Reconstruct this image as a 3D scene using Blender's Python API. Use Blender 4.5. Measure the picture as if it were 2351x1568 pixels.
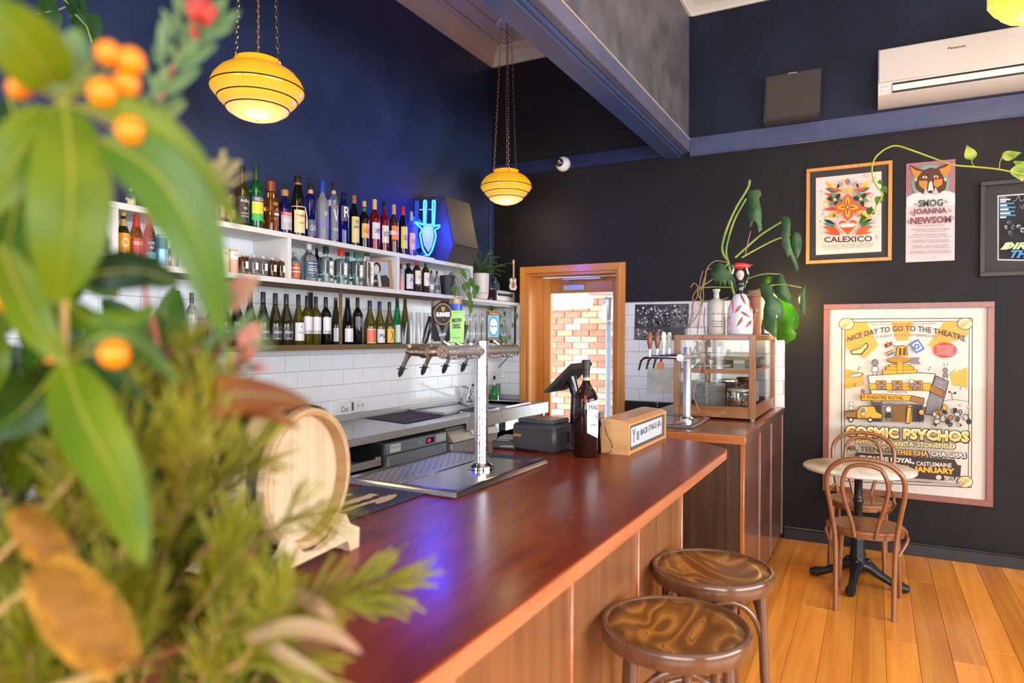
import bpy, bmesh, math, random
from math import pi, sin, cos, radians as rad
from mathutils import Vector, Matrix, noise
V = Vector
random.seed(7)
for _o in list(bpy.data.objects): bpy.data.objects.remove(_o)
sc = bpy.context.scene
COL = sc.collection

# ---------------------------------------------------------------- camera
FW, FH, FPX, CAMH = 2351, 1568, 1561.2, 1.6
_y, _p, _r = rad(28.041), rad(-0.3225), rad(0.227)
CF = V((-sin(_y)*cos(_p), cos(_y)*cos(_p), sin(_p)))
_rr = V((cos(_y), sin(_y), 0)); _uu = _rr.cross(CF)
CR = cos(_r)*_rr + sin(_r)*_uu
CU = -sin(_r)*_rr + cos(_r)*_uu
CO = V((0, 0, CAMH))
cd = bpy.data.cameras.new('camera'); cam = bpy.data.objects.new('camera', cd); COL.objects.link(cam)
M3 = Matrix((CR, CU, -CF)).transposed()
cam.matrix_world = Matrix.Translation(CO) @ M3.to_4x4()
cd.sensor_width = 36; cd.lens = FPX/FW*36; cd.clip_start = .02
cd.dof.use_dof = True; cd.dof.focus_distance = 4.1; cd.dof.aperture_fstop = 2.2
sc.camera = cam

# ---------------------------------------------------------------- world, lights, exposure
sc.view_settings.view_transform = 'Standard'; sc.view_settings.look = 'None'
sc.view_settings.gamma = 1; sc.view_settings.use_curve_mapping = False
sc.view_settings.exposure = -0.32
sc.cycles.use_denoising = True
sc.cycles.max_bounces = 8; sc.cycles.transparent_max_bounces = 12
sc.cycles.caustics_reflective = False; sc.cycles.caustics_refractive = False
sc.cycles.sample_clamp_indirect = 6; sc.cycles.use_adaptive_sampling = True; sc.cycles.adaptive_threshold = 0.02
w = bpy.data.worlds.new('sky'); sc.world = w; w.use_nodes = True
w.node_tree.nodes['Background'].inputs[0].default_value = (.86, .93, 1, 1)
w.node_tree.nodes['Background'].inputs[1].default_value = 8.0

def area(name, loc, size, rot, power, color=(1, 1, 1)):
    l = bpy.data.lights.new(name, 'AREA'); l.shape = 'RECTANGLE'; l.size, l.size_y = size
    l.energy = power; l.color = color
    o = bpy.data.objects.new(name, l); COL.objects.link(o); o.location = loc; o.rotation_euler = rot
    return o
# daylight standing in the window openings behind the camera and along the right-hand wall
area('window_light', (1.6, -3.35, 1.75), (4.6, 2.1), (rad(90), 0, 0), 230, (1, .97, .93))
area('window_light', (4.35, 1.6, 1.75), (5.6, 2.1), (rad(90), 0, rad(90)), 300, (1, .98, .96))
area('window_light', (-2.5, -3.35, 1.8), (1.4, 2.0), (rad(90), 0, 0), 75, (1, .98, .96))


# ---------------------------------------------------------------- pixel -> point on a known plane
def ray(a, b): return CF + (a-FW/2)/FPX*CR - (b-FH/2)/FPX*CU
def P(a, b, ax, v):
    d = ray(a, b); i = 'xyz'.index(ax); return CO + (v-CO[i])/d[i]*d
def D(a, b, k): return CO + k*ray(a, b)
def depth(p): return (V(p)-CO).dot(CF)

# ---------------------------------------------------------------- materials
MC = {}
def _new(name):
    m = bpy.data.materials.new(name); m.use_nodes = True
    nt = m.node_tree; b = nt.nodes['Principled BSDF']; return m, nt, b
def mat(name, c, r=.5, metal=0, spec=.5, noise_s=0, noise_a=.12, bump=0, bump_s=60, coat=0, trans=0, emit=None, es=0, ior=1.45, alpha=1):
    if name in MC: return MC[name]
    m, nt, b = _new(name)
    b.inputs['Base Color'].default_value = (*c, 1); b.inputs['Roughness'].default_value = r
    b.inputs['Metallic'].default_value = metal; b.inputs['Specular IOR Level'].default_value = spec
    b.inputs['Coat Weight'].default_value = coat; b.inputs['Coat Roughness'].default_value = .08
    b.inputs['Transmission Weight'].default_value = trans; b.inputs['IOR'].default_value = ior
    if emit: b.inputs['Emission Color'].default_value = (*emit, 1); b.inputs['Emission Strength'].default_value = es
    tc = nt.nodes.new('ShaderNodeTexCoord')
    if not noise_s and not trans and not emit: noise_s = 35; noise_a = .02
    if noise_s:
        n = nt.nodes.new('ShaderNodeTexNoise'); n.inputs['Scale'].default_value = noise_s; n.inputs['Detail'].default_value = 5
        nt.links.new(tc.outputs['Object'], n.inputs['Vector'])
        rp = nt.nodes.new('ShaderNodeValToRGB')
        rp.color_ramp.elements[0].position = .3; rp.color_ramp.elements[1].position = .7
        rp.color_ramp.elements[0].color = (*[x*(1-noise_a) for x in c], 1)
        rp.color_ramp.elements[1].color = (*[min(1, x*(1+noise_a)) for x in c], 1)
        nt.links.new(n.outputs['Fac'], rp.inputs['Fac']); nt.links.new(rp.outputs['Color'], b.inputs['Base Color'])
    if bump:
        n2 = nt.nodes.new('ShaderNodeTexNoise'); n2.inputs['Scale'].default_value = bump_s; n2.inputs['Detail'].default_value = 4
        nt.links.new(tc.outputs['Object'], n2.inputs['Vector'])
        bp = nt.nodes.new('ShaderNodeBump'); bp.inputs['Strength'].default_value = bump; bp.inputs['Distance'].default_value = .01
        nt.links.new(n2.outputs['Fac'], bp.inputs['Height']); nt.links.new(bp.outputs['Normal'], b.inputs['Normal'])
    MC[name] = m; return m
def wood(name, c1, c2, r=.35, axis='y', scale=9, stretch=.06, coat=0, rand=.0, bump=.03, warp=1.5, contrast=(.3, .7), c3=None, spec=.5):
    if name in MC: return MC[name]
    m, nt, b = _new(name); L = nt.links.new
    tc = nt.nodes.new('ShaderNodeTexCoord'); mp = nt.nodes.new('ShaderNodeMapping')
    s = [scale]*3; s['xyz'.index(axis)] = scale*stretch; mp.inputs['Scale'].default_value = s
    L(tc.outputs['Object'], mp.inputs['Vector'])
    oi = nt.nodes.new('ShaderNodeObjectInfo')
    ml = nt.nodes.new('ShaderNodeVectorMath'); ml.operation = 'MULTIPLY_ADD'
    cb = nt.nodes.new('ShaderNodeCombineXYZ')
    for i in range(3): L(oi.outputs['Random'], cb.inputs[i])
    L(cb.outputs[0], ml.inputs[0]); ml.inputs[1].default_value = (17, 31, 23); L(mp.outputs['Vector'], ml.inputs[2])
    n = nt.nodes.new('ShaderNodeTexNoise'); n.inputs['Scale'].default_value = 1; n.inputs['Detail'].default_value = 8
    n.inputs['Roughness'].default_value = .6; n.inputs['Distortion'].default_value = warp
    L(ml.outputs[0], n.inputs['Vector'])
    rp = nt.nodes.new('ShaderNodeValToRGB'); e = rp.color_ramp.elements
    e[0].position, e[1].position = contrast; e[0].color = (*c1, 1); e[1].color = (*c2, 1)
    if c3: q = e.new(sum(contrast)/2); q.color = (*c3, 1)
    L(n.outputs['Fac'], rp.inputs['Fac'])
    out = rp.outputs['Color']
    if rand:
        hs = nt.nodes.new('ShaderNodeHueSaturation'); mr = nt.nodes.new('ShaderNodeMapRange')
        mr.inputs['To Min'].default_value = 1-rand; mr.inputs['To Max'].default_value = 1+rand
        L(oi.outputs['Random'], mr.inputs['Value']); L(mr.outputs[0], hs.inputs['Value']); L(out, hs.inputs['Color']); out = hs.outputs['Color']
    L(out, b.inputs['Base Color']); b.inputs['Roughness'].default_value = r; b.inputs['Coat Weight'].default_value = coat
    b.inputs['Coat Roughness'].default_value = .12; b.inputs['Specular IOR Level'].default_value = spec
    if bump:
        bp = nt.nodes.new('ShaderNodeBump'); bp.inputs['Strength'].default_value = bump; bp.inputs['Distance'].default_value = .004
        L(n.outputs['Fac'], bp.inputs['Height']); L(bp.outputs['Normal'], b.inputs['Normal'])
    MC[name] = m; return m
def glass(name, c, r=.03, tr=.9):
    return mat(name, c, r, trans=tr, spec=.5, ior=1.45)
def pane_mat(name='pane_glass', tint=(.93, .97, .95), gl=.10, mx_=.6):
    if name in MC: return MC[name]
    m = bpy.data.materials.new(name); m.use_nodes = True; nt = m.node_tree; nt.nodes.clear()
    o = nt.nodes.new('ShaderNodeOutputMaterial'); t = nt.nodes.new('ShaderNodeBsdfTransparent'); t.inputs[0].default_value = (*tint, 1)
    g = nt.nodes.new('ShaderNodeBsdfGlossy'); g.inputs['Roughness'].default_value = .02
    lw = nt.nodes.new('ShaderNodeLayerWeight'); lw.inputs[0].default_value = .15
    mr = nt.nodes.new('ShaderNodeMapRange'); mr.inputs['To Min'].default_value = gl*.4; mr.inputs['To Max'].default_value = mx_
    mx = nt.nodes.new('ShaderNodeMixShader'); L = nt.links.new
    L(lw.outputs['Fresnel'], mr.inputs[0]); L(mr.outputs[0], mx.inputs[0]); L(t.outputs[0], mx.inputs[1]); L(g.outputs[0], mx.inputs[2]); L(mx.outputs[0], o.inputs[0])
    MC[name] = m; return m
def leafmat(name, c1, c2, r=.35, tl=.35, scale=6, spots=None):
    if name in MC: return MC[name]
    m = bpy.data.materials.new(name); m.use_nodes = True; nt = m.node_tree; b = nt.nodes['Principled BSDF']; L = nt.links.new
    tc = nt.nodes.new('ShaderNodeTexCoord'); n = nt.nodes.new('ShaderNodeTexNoise'); n.inputs['Scale'].default_value = scale; n.inputs['Detail'].default_value = 3
    oi = nt.nodes.new('ShaderNodeObjectInfo'); ad = nt.nodes.new('ShaderNodeVectorMath'); ad.operation = 'ADD'
    L(tc.outputs['Object'], ad.inputs[0]); L(oi.outputs['Random'], ad.inputs[1]); L(ad.outputs[0], n.inputs['Vector'])
    rp = nt.nodes.new('ShaderNodeValToRGB'); e = rp.color_ramp.elements; e[0].position = .35; e[1].position = .65
    e[0].color = (*c1, 1); e[1].color = (*c2, 1); L(n.outputs['Fac'], rp.inputs[0]); L(rp.outputs[0], b.inputs['Base Color'])
    b.inputs['Roughness'].default_value = r; b.inputs['Specular IOR Level'].default_value = .3
    t = nt.nodes.new('ShaderNodeBsdfTranslucent'); L(rp.outputs[0], t.inputs[0])
    mx = nt.nodes.new('ShaderNodeMixShader'); mx.inputs[0].default_value = tl
    L(b.outputs[0], mx.inputs[1]); L(t.outputs[0], mx.inputs[2]); L(mx.outputs[0], nt.nodes['Material Output'].inputs[0])
    MC[name] = m; return m
def flat(c, r=.6):
    k = 'print_%02x%02x%02x' % tuple(int(x*255) for x in c)
    return mat(k, tuple((x/12.92 if x < .04045 else ((x+.055)/1.055)**2.4) for x in c), r)
def srgb(*c): return tuple(((x/255)/12.92 if x < 10 else ((x/255+.055)/1.055)**2.4) for x in c)

# ---------------------------------------------------------------- objects
WM = {}
def tag(o, label=None, cat=None, group=None, kind=None):
    if label: o['label'] = label
    if cat: o['category'] = cat
    if group: o['group'] = group
    if kind: o['kind'] = kind
    return o
def thing(name, label, cat, loc=(0, 0, 0), rz=0, group=None):
    o = bpy.data.objects.new(name, None); COL.objects.link(o); o.empty_display_size = .05
    o.location = loc; o.rotation_euler = (0, 0, rz); WM[o.name] = Matrix.Translation(V(loc)) @ Matrix.Rotation(rz, 4, 'Z')
    return tag(o, label, cat, group)
class MB:
    def __init__(s): s.b = bmesh.new(); s.mi = 0
    def _x(s, vs, M):
        if M is not None:
            for v in vs: v.co = M @ v.co
    def _m(s, fs):
        if s.mi:
            for f in fs: f.material_index = s.mi
    def box(s, lo, hi, bev=0, M=None, seg=1):
        lo, hi = V(lo), V(hi); c = (lo+hi)/2; d = hi-lo
        r = bmesh.ops.create_cube(s.b, size=1); vs = r['verts']
        for v in vs: v.co = V((v.co.x*d.x, v.co.y*d.y, v.co.z*d.z))+c
        fs = list({f for v in vs for f in v.link_faces})
        if bev:
            es = list({e for v in vs for e in v.link_edges})
            r = bmesh.ops.bevel(s.b, geom=es, offset=bev, segments=seg, affect='EDGES', profile=.5)
            fs = list({f for v in r['verts'] for f in v.link_faces}); vs = list({v for f in fs for v in f.verts})
        s._x(vs, M); s._m(fs); return s
    def lathe(s, prof, n=20, M=None, sq=0, cap=True, sx=1, sy=1):
        rings = []; vs = []
        for r, z in prof:
            ring = []
            for i in range(n):
                a = 2*pi*i/n; c, d = cos(a), sin(a)
                if sq:
                    k = (abs(c)**sq+abs(d)**sq)**(-1/sq); c *= k; d *= k
                v = s.b.verts.new((r*c*sx, r*d*sy, z)); ring.append(v); vs.append(v)
            rings.append(ring)
        fs = []
        for A, B in zip(rings, rings[1:]):
            for i in range(n): fs.append(s.b.faces.new((A[i], A[(i+1) % n], B[(i+1) % n], B[i])))
        if cap:
            if prof[0][0] > 1e-6: fs.append(s.b.faces.new(rings[0][::-1]))
            if prof[-1][0] > 1e-6: fs.append(s.b.faces.new(rings[-1]))
        s._x(vs, M); s._m(fs); return s
    def cyl(s, p, q, r, r2=None, n=14):
        p, q = V(p), V(q); d = q-p; L = d.length
        M = Matrix.Translation(p) @ d.to_track_quat('Z', 'Y').to_matrix().to_4x4()
        return s.lathe([(r, 0), (r if r2 is None else r2, L)], n, M)
    def sph(s, c, r, n=12, sc_=(1, 1, 1), M=None):
        prof = [(r*sin(pi*i/(n//2+2)), -r*cos(pi*i/(n//2+2))) for i in range(n//2+3)]
        MM = Matrix.Translation(V(c)) @ Matrix.Diagonal((*sc_, 1))
        return s.lathe(prof, n, (M @ MM) if M is not None else MM)
    def tube(s, pts, r, n=8, closed=False, cap=True, flat=1):
        pts = [V(p) for p in pts]; N = len(pts); rs = r if isinstance(r, (list, tuple)) else [r]*N
        rings = []; up = None
        for i, p in enumerate(pts):
            if closed: t = pts[(i+1) % N]-pts[i-1]
            else: t = pts[min(i+1, N-1)]-pts[max(i-1, 0)]
            t.normalize()
            if up is None:
                up = t.orthogonal().normalized()
            up = (up-t*up.dot(t)).normalized(); sd = t.cross(up)
            rings.append([s.b.verts.new(p+rs[i]*(cos(2*pi*k/n)*up+sin(2*pi*k/n)*sd*flat)) for k in range(n)])
        fs = []
        for i in range(N if closed else N-1):
            A, B = rings[i], rings[(i+1) % N]
            sh = 0
            if closed and i == N-1:
                sh = min(range(n), key=lambda k: (A[0].co-B[k].co).length)
            for k in range(n): fs.append(s.b.faces.new((A[k], A[(k+1) % n], B[(k+1+sh) % n], B[(k+sh) % n])))
        if cap and not closed: fs.append(s.b.faces.new(rings[0][::-1])); fs.append(s.b.faces.new(rings[-1]))
        s._m(fs); return s
    def prism(s, pts, ext, M=None):
        e = V(ext); A = [s.b.verts.new(V(p)) for p in pts]; B = [s.b.verts.new(V(p)+e) for p in pts]
        fs = [s.b.faces.new(A), s.b.faces.new(B[::-1])]
        for i in range(len(pts)):
            j = (i+1) % len(pts); fs.append(s.b.faces.new((A[j], A[i], B[i], B[j])))
        s._x(A+B, M); s._m(fs); return s
    def face(s, pts, M=None):
        A = [s.b.verts.new(V(p)) for p in pts]; f = s.b.faces.new(A); s._x(A, M); s._m([f]); return s
    def mesh(s, mats, smooth=40):
        bmesh.ops.recalc_face_normals(s.b, faces=s.b.faces[:])
        me = bpy.data.meshes.new('mesh'); s.b.to_mesh(me); s.b.free()
        for m in (mats if isinstance(mats, (list, tuple)) else [mats]): me.materials.append(m)
        if smooth:
            me.polygons.foreach_set('use_smooth', [True]*len(me.polygons)); me.set_sharp_from_angle(angle=rad(smooth))
        me.update(); return me
def link(name, me, parent=None, world=False):
    o = bpy.data.objects.new(name, me); COL.objects.link(o)
    if parent is not None:
        o.parent = parent; WM[o.name] = WM.get(parent.name, Matrix())
        if world:
            Mi = WM[parent.name].inverted()
            me.transform(Mi)
    else: WM[o.name] = Matrix()
    return o
def part(name, mb, m, parent=None, world=True, smooth=40, label=None, kind=None):
    o = link(name, mb.mesh(m, smooth), parent, world)
    if label: o['label'] = label
    if kind: o['kind'] = kind
    return o
def dup(root, loc=None, rz=None, label=None, parent=None, scale=None):
    c = root.copy(); COL.objects.link(c)
    if parent is not None: c.parent = parent
    else:
        if loc is not None: c.location = loc
        if rz is not None: c.rotation_euler = (0, 0, rz)
        if scale: c.scale = scale
        if label: c['label'] = label
    for ch in root.children: dup(ch, parent=c)
    return c
# text outlines, normalised to the unit box
TC = {}
def tmesh(s, off=0):
    if (s, off) in TC: return TC[(s, off)]
    cu = bpy.data.curves.new('t', 'FONT'); cu.body = s; cu.resolution_u = 2; cu.offset = off; cu.space_line = .85; cu.align_x = 'CENTER'
    o = bpy.data.objects.new('t', cu); COL.objects.link(o); bpy.context.view_layer.update()
    me = o.to_mesh()
    vs = [v.co.copy() for v in me.vertices]; fs = [tuple(p.vertices) for p in me.polygons]
    o.to_mesh_clear(); bpy.data.objects.remove(o); bpy.data.curves.remove(cu)
    if not vs: return [], []
    x0, x1 = min(v.x for v in vs), max(v.x for v in vs); y0, y1 = min(v.y for v in vs), max(v.y for v in vs)
    vs = [((v.x-x0)/(x1-x0 or 1), (v.y-y0)/(y1-y0 or 1)) for v in vs]
    TC[(s, off)] = (vs, fs); return TC[(s, off)]
class Art:
    """flat print: shapes and lettering laid on a plane, thin layers stacked outwards"""
    def __init__(s, fn, n, step=.0006): s.f = fn; s.n = V(n).normalized(); s.b = bmesh.new(); s.ms = []; s.k = 0; s.step = step
    def _mi(s, c):
        if c not in s.ms: s.ms.append(c)
        return s.ms.index(c)
    def pt(s, p): return V(s.f(*p)) if len(p) == 2 else V(p)
    def poly(s, pts, c, up=True):
        if up: s.k += 1
        vs = [s.b.verts.new(s.pt(p)+s.n*s.step*s.k) for p in pts]
        try: f = s.b.faces.new(vs); f.material_index = s._mi(c)
        except ValueError: pass
        return s
    def rect(s, x0, y0, x1, y1, c): return s.poly([(x0, y0), (x1, y0), (x1, y1), (x0, y1)], c)
    def ell(s, cx, cy, rx, ry, c, n=20, rot=0, spike=0):
        pts = []
        for i in range(n):
            a = 2*pi*i/n; k = 1-(spike if i % 2 else 0); x, y = rx*cos(a)*k, ry*sin(a)*k
            pts.append((cx+x*cos(rot)-y*sin(rot), cy+x*sin(rot)+y*cos(rot)))
        return s.poly(pts, c)
    def line(s, pts, w_, c, up=True):
        if up: s.k += 1
        for a, b in zip(pts, pts[1:]):
            dx, dy = b[0]-a[0], b[1]-a[1]; L = math.hypot(dx, dy) or 1; nx, ny = -dy/L*w_/2, dx/L*w_/2
            s.poly([(a[0]+nx, a[1]+ny), (b[0]+nx, b[1]+ny), (b[0]-nx, b[1]-ny), (a[0]-nx, a[1]-ny)], c, False)
        return s
    def text(s, t, TL, TR, BL, c, off=0, arc=0):
        s.k += 1; A, B, C_ = s.pt(TL), s.pt(TR), s.pt(BL); vs, fs = tmesh(t, off); mi = s._mi(c)
        dn = (C_-A)
        bv = [s.b.verts.new(A+(B-A)*x+dn*(1-y)-dn*arc*4*x*(1-x)+s.n*s.step*s.k) for x, y in vs]
        for f in fs:
            if len(set(f)) < 3: continue
            try: q = s.b.faces.new([bv[i] for i in f]); q.material_index = mi
            except ValueError: pass
        return s
    def out(s, parent, name='printed_artwork', label=None, rough=.6):
        me = bpy.data.meshes.new('mesh'); s.b.to_mesh(me); s.b.free()
        for c in s.ms: me.materials.append(c if not isinstance(c, tuple) else flat(c, rough))
        o = link(name, me, parent, True)
        if label: o['label'] = label
        return o
def clip(x, a, b): return max(a, min(b, x))
def bez(p0, p1, p2, p3, n=12):
    p0, p1, p2, p3 = map(V, (p0, p1, p2, p3))
    return [(1-t)**3*p0+3*(1-t)**2*t*p1+3*(1-t)*t*t*p2+t**3*p3 for t in [i/n for i in range(n+1)]]
def cat_(pts, n=6):
    pts = [V(p) for p in pts]; out = []
    for i in range(len(pts)-1):
        a, b, c, d = pts[max(i-1, 0)], pts[i], pts[i+1], pts[min(i+2, len(pts)-1)]
        for k in range(n):
            t = k/n; out.append(.5*((2*b)+(c-a)*t+(2*a-5*b+4*c-d)*t*t+(3*b-a-3*c+d)*t**3))
    out.append(pts[-1]); return out
# ================================================================ SETTING
YB, XL = 5.85, -3.35
NAVY = mat('navy_wall_paint', (.021, .033, .090), .42, noise_s=3, noise_a=.25, bump=.25, bump_s=45)
CHAR = mat('charcoal_wall_paint', (.0085, .0072, .0085), .55, spec=.3, noise_s=2.5, noise_a=.3, bump=.12, bump_s=50)
NAVY2 = mat('navy_upper_paint', (.010, .013, .032), .5, spec=.3, noise_s=3, noise_a=.3, bump=.15, bump_s=50)
PLAST = mat('rough_navy_plaster', (.115, .112, .13), .42, noise_s=5, noise_a=.3, bump=.7, bump_s=120)  # navy lifted to grey: glancing lamp light put into the base colour
RAIL = mat('slate_blue_gloss_paint', (.060, .072, .150), .3, noise_s=6, noise_a=.12, bump=.1, bump_s=60)
BEAMP = mat('blue_beam_paint', (.045, .075, .18), .3, noise_s=6, noise_a=.12, bump=.1, bump_s=60)
CREAM = mat('cream_ceiling_paint', (.62, .56, .44), .5, noise_s=4, noise_a=.05)
BLACKP = mat('black_skirting_paint', (.012, .012, .016), .3, noise_s=8, noise_a=.2)
TILEG = mat('tile_grout', (.42, .43, .46), .8)
TILE = mat('white_glazed_tile', (.80, .82, .87), .12, noise_s=3, noise_a=.03, bump=.05, bump_s=8)
def struct(name, mb, m, smooth=0): o = part(name, mb, m, None, smooth=smooth); o['kind'] = 'structure'; return o

# left wall: charcoal/navy board wall, with the white tiles as its pieces
wl = struct('wall_left', MB().box((-3.5, -3.5, 0), (XL, YB+.15, 4.42)), NAVY)
g = part('grout_bed', MB().box((XL, .9, 1.0), (XL+.004, YB, 1.93)), TILEG, wl)
TW, TH = .2165, .1085
tbL = MB().box((0, .0015, .0015), (.008, TW-.0015, TH-.0015), .0015).mesh(TILE, 0)
tbB = MB().box((.0015, -.008, .0015), (TW-.0015, 0, TH-.0015), .0015).mesh(TILE, 0)
for r in range(8):
    z = 1.045+r*TH
    y = 1.2+(TW/2 if r % 2 else 0)-TW*.4
    while y < YB-.01:
        o = bpy.data.objects.new('tile', tbL); COL.objects.link(o); o.parent = wl; o.location = (XL+.004, y, z)
        if y+TW > YB: o.scale.y = (YB-y)/TW
        y += TW
# back wall with the doorway cut out
DX0, DX1, DZ = -2.955, -2.03, 2.215
wb = struct('wall_back', MB().box((XL-.15, YB, 0), (DX0, YB+.15, 4.42)).box((DX1, YB, 0), (4.6, YB+.15, 4.42)).box((DX0, YB, DZ), (DX1, YB+.15, 4.42)), CHAR)
part('grout_bed', MB().box((-1.965, YB-.004, 1.04), (-.632, YB, 1.92)).box((XL, YB-.004, 1.0), (-3.02, YB, 1.93)), TILEG, wb)
for r in range(8):
    z = 1.045+r*TH
    for x0, x1, ph in ((-1.965, -.632, -.085), (XL+.012, -3.02, .1)):
        x = x0+ph-(TW/2 if r % 2 else 0)
        while x < x1:
            a, b = max(x, x0), min(x+TW, x1)
            if b-a > .02:
                o = bpy.data.objects.new('tile', tbB); COL.objects.link(o); o.parent = wb; o.location = (a, YB-.004, z); o.scale.x = (b-a)/TW
            x += TW
part('upper_wall_skin', MB().box((-1.42, YB-.004, 3.29), (4.5, YB, 4.4)), NAVY2, wb, label='navy painted strip of wall above the rail')
struct('wall_right', MB().box((4.5, -3.5, 0), (4.65, YB, .7)).box((4.5, -3.5, 2.8), (4.65, YB, 4.42)).box((4.5, -3.5, .7), (4.65, -1.3, 2.8)).box((4.5, 4.5, .7), (4.65, YB, 2.8)), CHAR)
struct('wall_front', MB().box((XL, -3.65, 0), (4.5, -3.5, .7)).box((XL, -3.65, 2.85), (4.5, -3.5, 4.42)).box((XL, -3.65, .7), (-3.2, -3.5, 2.85))
       .box((-1.8, -3.65, .7), (-.7, -3.5, 2.85)).box((3.9, -3.65, .7), (4.5, -3.5, 2.85)), CHAR)
for k, (lo, hi) in enumerate((((-3.2, -3.62, .7), (-1.8, -3.56, 2.85)), ((-.7, -3.62, .7), (3.9, -3.56, 2.85)))):
    wn = MB(); x0, x1 = lo[0], hi[0]
    n = 2 if k == 0 else 5
    for i in range(n+1): x = x0+(x1-x0)*i/n; wn.box((x-.03, -3.62, .7), (x+.03, -3.56, 2.85))
    wn.box((x0, -3.62, 1.9), (x1, -3.56, 1.95)); struct('window_%d' % (k+1), wn, CREAM)
wn = MB()
for i in range(6): y = -1.3+5.8*i/5; wn.box((4.56, y-.03, .7), (4.62, y+.03, 2.8))
struct('window_3', wn, CREAM)
struct('ceiling', MB().box((XL-.15, -3.65, 4.42), (4.65, YB+.15, 4.5)), CREAM)
clg = bpy.data.objects['ceiling']
cb = MB()
for i in range(26): cb.box((-1.4+i*.23, -3.5, 4.405), (-1.4+i*.23+.2, YB, 4.42), .004)
part('lining_boards', cb, mat('white_ceiling_paint', (.72, .70, .66), .45), clg, kind='stuff')
cb = MB()
for i in range(10): cb.box((XL+.02+i*.17, -3.5, 4.405), (XL+.02+i*.17+.15, YB, 4.42), .004)
part('lining_boards', cb, CREAM, clg, kind='stuff')
# bulkhead wall above the beam, beam with stepped mouldings, rails, cornices
struct('wall_bulkhead', MB().box((-1.56, -3.5, 3.28), (-1.41, YB, 4.42)), PLAST)
struct('trim_1', MB().box((-1.615, -3.5, 3.155), (-1.475, YB, 3.30), .004).box((-1.475, -3.5, 3.165), (-1.45, YB, 3.30), .003)
       , BEAMP)
struct('trim_7', MB().box((-1.45, -3.5, 3.185), (-1.395, YB, 3.285), .004), mat('lavender_grey_gloss_paint', (.11, .115, .19), .3, noise_s=6))
struct('trim_8', MB().box((-1.41, -3.5, 3.285), (-1.388, YB, 3.296), .002), mat('bead_highlight_paint', (.42, .38, .36), .35))  # pale colour stands in for the highlight along the beam's ledge
struct('trim_2', MB().box((-1.395, YB-.03, 3.155), (4.5, YB, 3.305), .004).box((-1.395, YB-.04, 3.145), (4.5, YB, 3.158), .003), RAIL)
struct('trim_3', MB().box((XL, YB-.03, 3.17), (-1.615, YB, 3.29), .004), mat('dark_navy_gloss_paint', (.016, .024, .07), .3, noise_s=6))
def corn(x0, x1, yy=None):
    prof = [(0, 0), (.0, -.16), (.02, -.16), (.03, -.12), (.07, -.06), (.12, -.03), (.13, 0)]
    return prof
cm = MB()
pr = corn(0, 0)
cm.prism([(XL+a, -3.5, 4.42+b) for a, b in pr], (0, YB+3.5, 0))
cm.prism([(XL, YB-a, 4.42+b) for a, b in pr], (-1.56-XL, 0, 0))
struct('trim_4', cm, mat('cream_cornice_paint', (.60, .51, .36), .45))
cm = MB(); cm.prism([(-1.41, YB-a, 4.42+b*.5) for a, b in pr], (5.9, 0, 0)); cm.prism([(-1.41+a, -3.5, 4.42+b*.5) for a, b in pr], (0, YB+3.5, 0))
struct('trim_5', cm, mat('white_cornice_paint', (.68, .66, .62), .45))
struct('trim_6', MB().box((XL, YB-.07, 1.95), (XL+.03, YB, 3.17), .003), mat('navy_batten_paint', (.02, .035, .10), .35))
struct('baseboard_back', MB().box((-.632, YB-.022, 0), (4.5, YB, .085), .003).box((-.632, YB-.03, .085), (4.5, YB, .10), .004), BLACKP)
struct('baseboard_right', MB().box((4.478, -3.5, 0), (4.5, YB, .1), .003), BLACKP)
# floor and its boards
fl = struct('floor', MB().box((-3.5, -3.65, -.1), (4.65, YB+.15, -.012)), mat('sub_floor_dark', (.05, .022, .008), .7))
FLW = wood('honey_floor_timber', (.62, .17, .014), (1.0, .42, .06), .32, 'y', 10, .05, coat=.2, rand=.2, bump=.02, contrast=(.25, .75))
rng = random.Random(3)
for n in range(-6, 32):
    x = -.085+n*.1465; y = -2.2+rng.random()*1.2
    while y < YB:
        L_ = .9+rng.random()*2.2; y1 = min(YB, y+L_)
        if YB-y1 < .5: y1 = YB
        part('floorboard', MB().box((x+.0008, y+.0008, -.018), (x+.1457, y1-.0008, 0), .0012), FLW, fl, smooth=0)
        y = y1
part('rubber_matting', MB().box((-3.35, -3.5, -.012), (-.985, YB, -.002)), mat('grey_rubber_floor', (.05, .05, .055), .6), fl)
# ---------------------------------------------------------------- door with timber frame
OAK = wood('orange_oiled_timber', (.52, .17, .02), (.72, .30, .055), .3, 'z', 8, .05, coat=.3, bump=.02)
OAKX = wood('orange_oiled_timber_head', (.46, .15, .02), (.66, .27, .05), .3, 'x', 8, .05, coat=.3, bump=.02)
dr = thing('door_1', None, None, (-2.49, YB, 0)); dr['kind'] = 'structure'
part('architrave', MB().box((-3.022, YB-.025, 0), (-2.955, YB, 2.28), .004).box((-2.03, YB-.025, 0), (-1.963, YB, 2.28), .004), OAK, dr)
part('head_architrave', MB().box((-2.955, YB-.025, 2.213), (-2.03, YB, 2.28), .004), OAKX, dr)
part('jamb', MB().box((-2.955, YB, 0), (-2.93, 6.16, 2.215)).box((-2.055, YB, 0), (-2.03, 6.16, 2.215)), OAK, dr)
part('head_jamb', MB().box((-2.93, YB, 2.19), (-2.055, 6.16, 2.215)), OAKX, dr)
part('door_stop', MB().box((-2.93, 6.04, 0), (-2.89, 6.08, 2.19)).box((-2.095, 6.04, 0), (-2.055, 6.08, 2.19)), OAK, dr)
part('stile', MB().box((-2.93, 6.085, .02), (-2.815, 6.13, 2.185), .003).box((-2.17, 6.085, .02), (-2.055, 6.13, 2.185), .003), OAK, dr)
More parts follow.
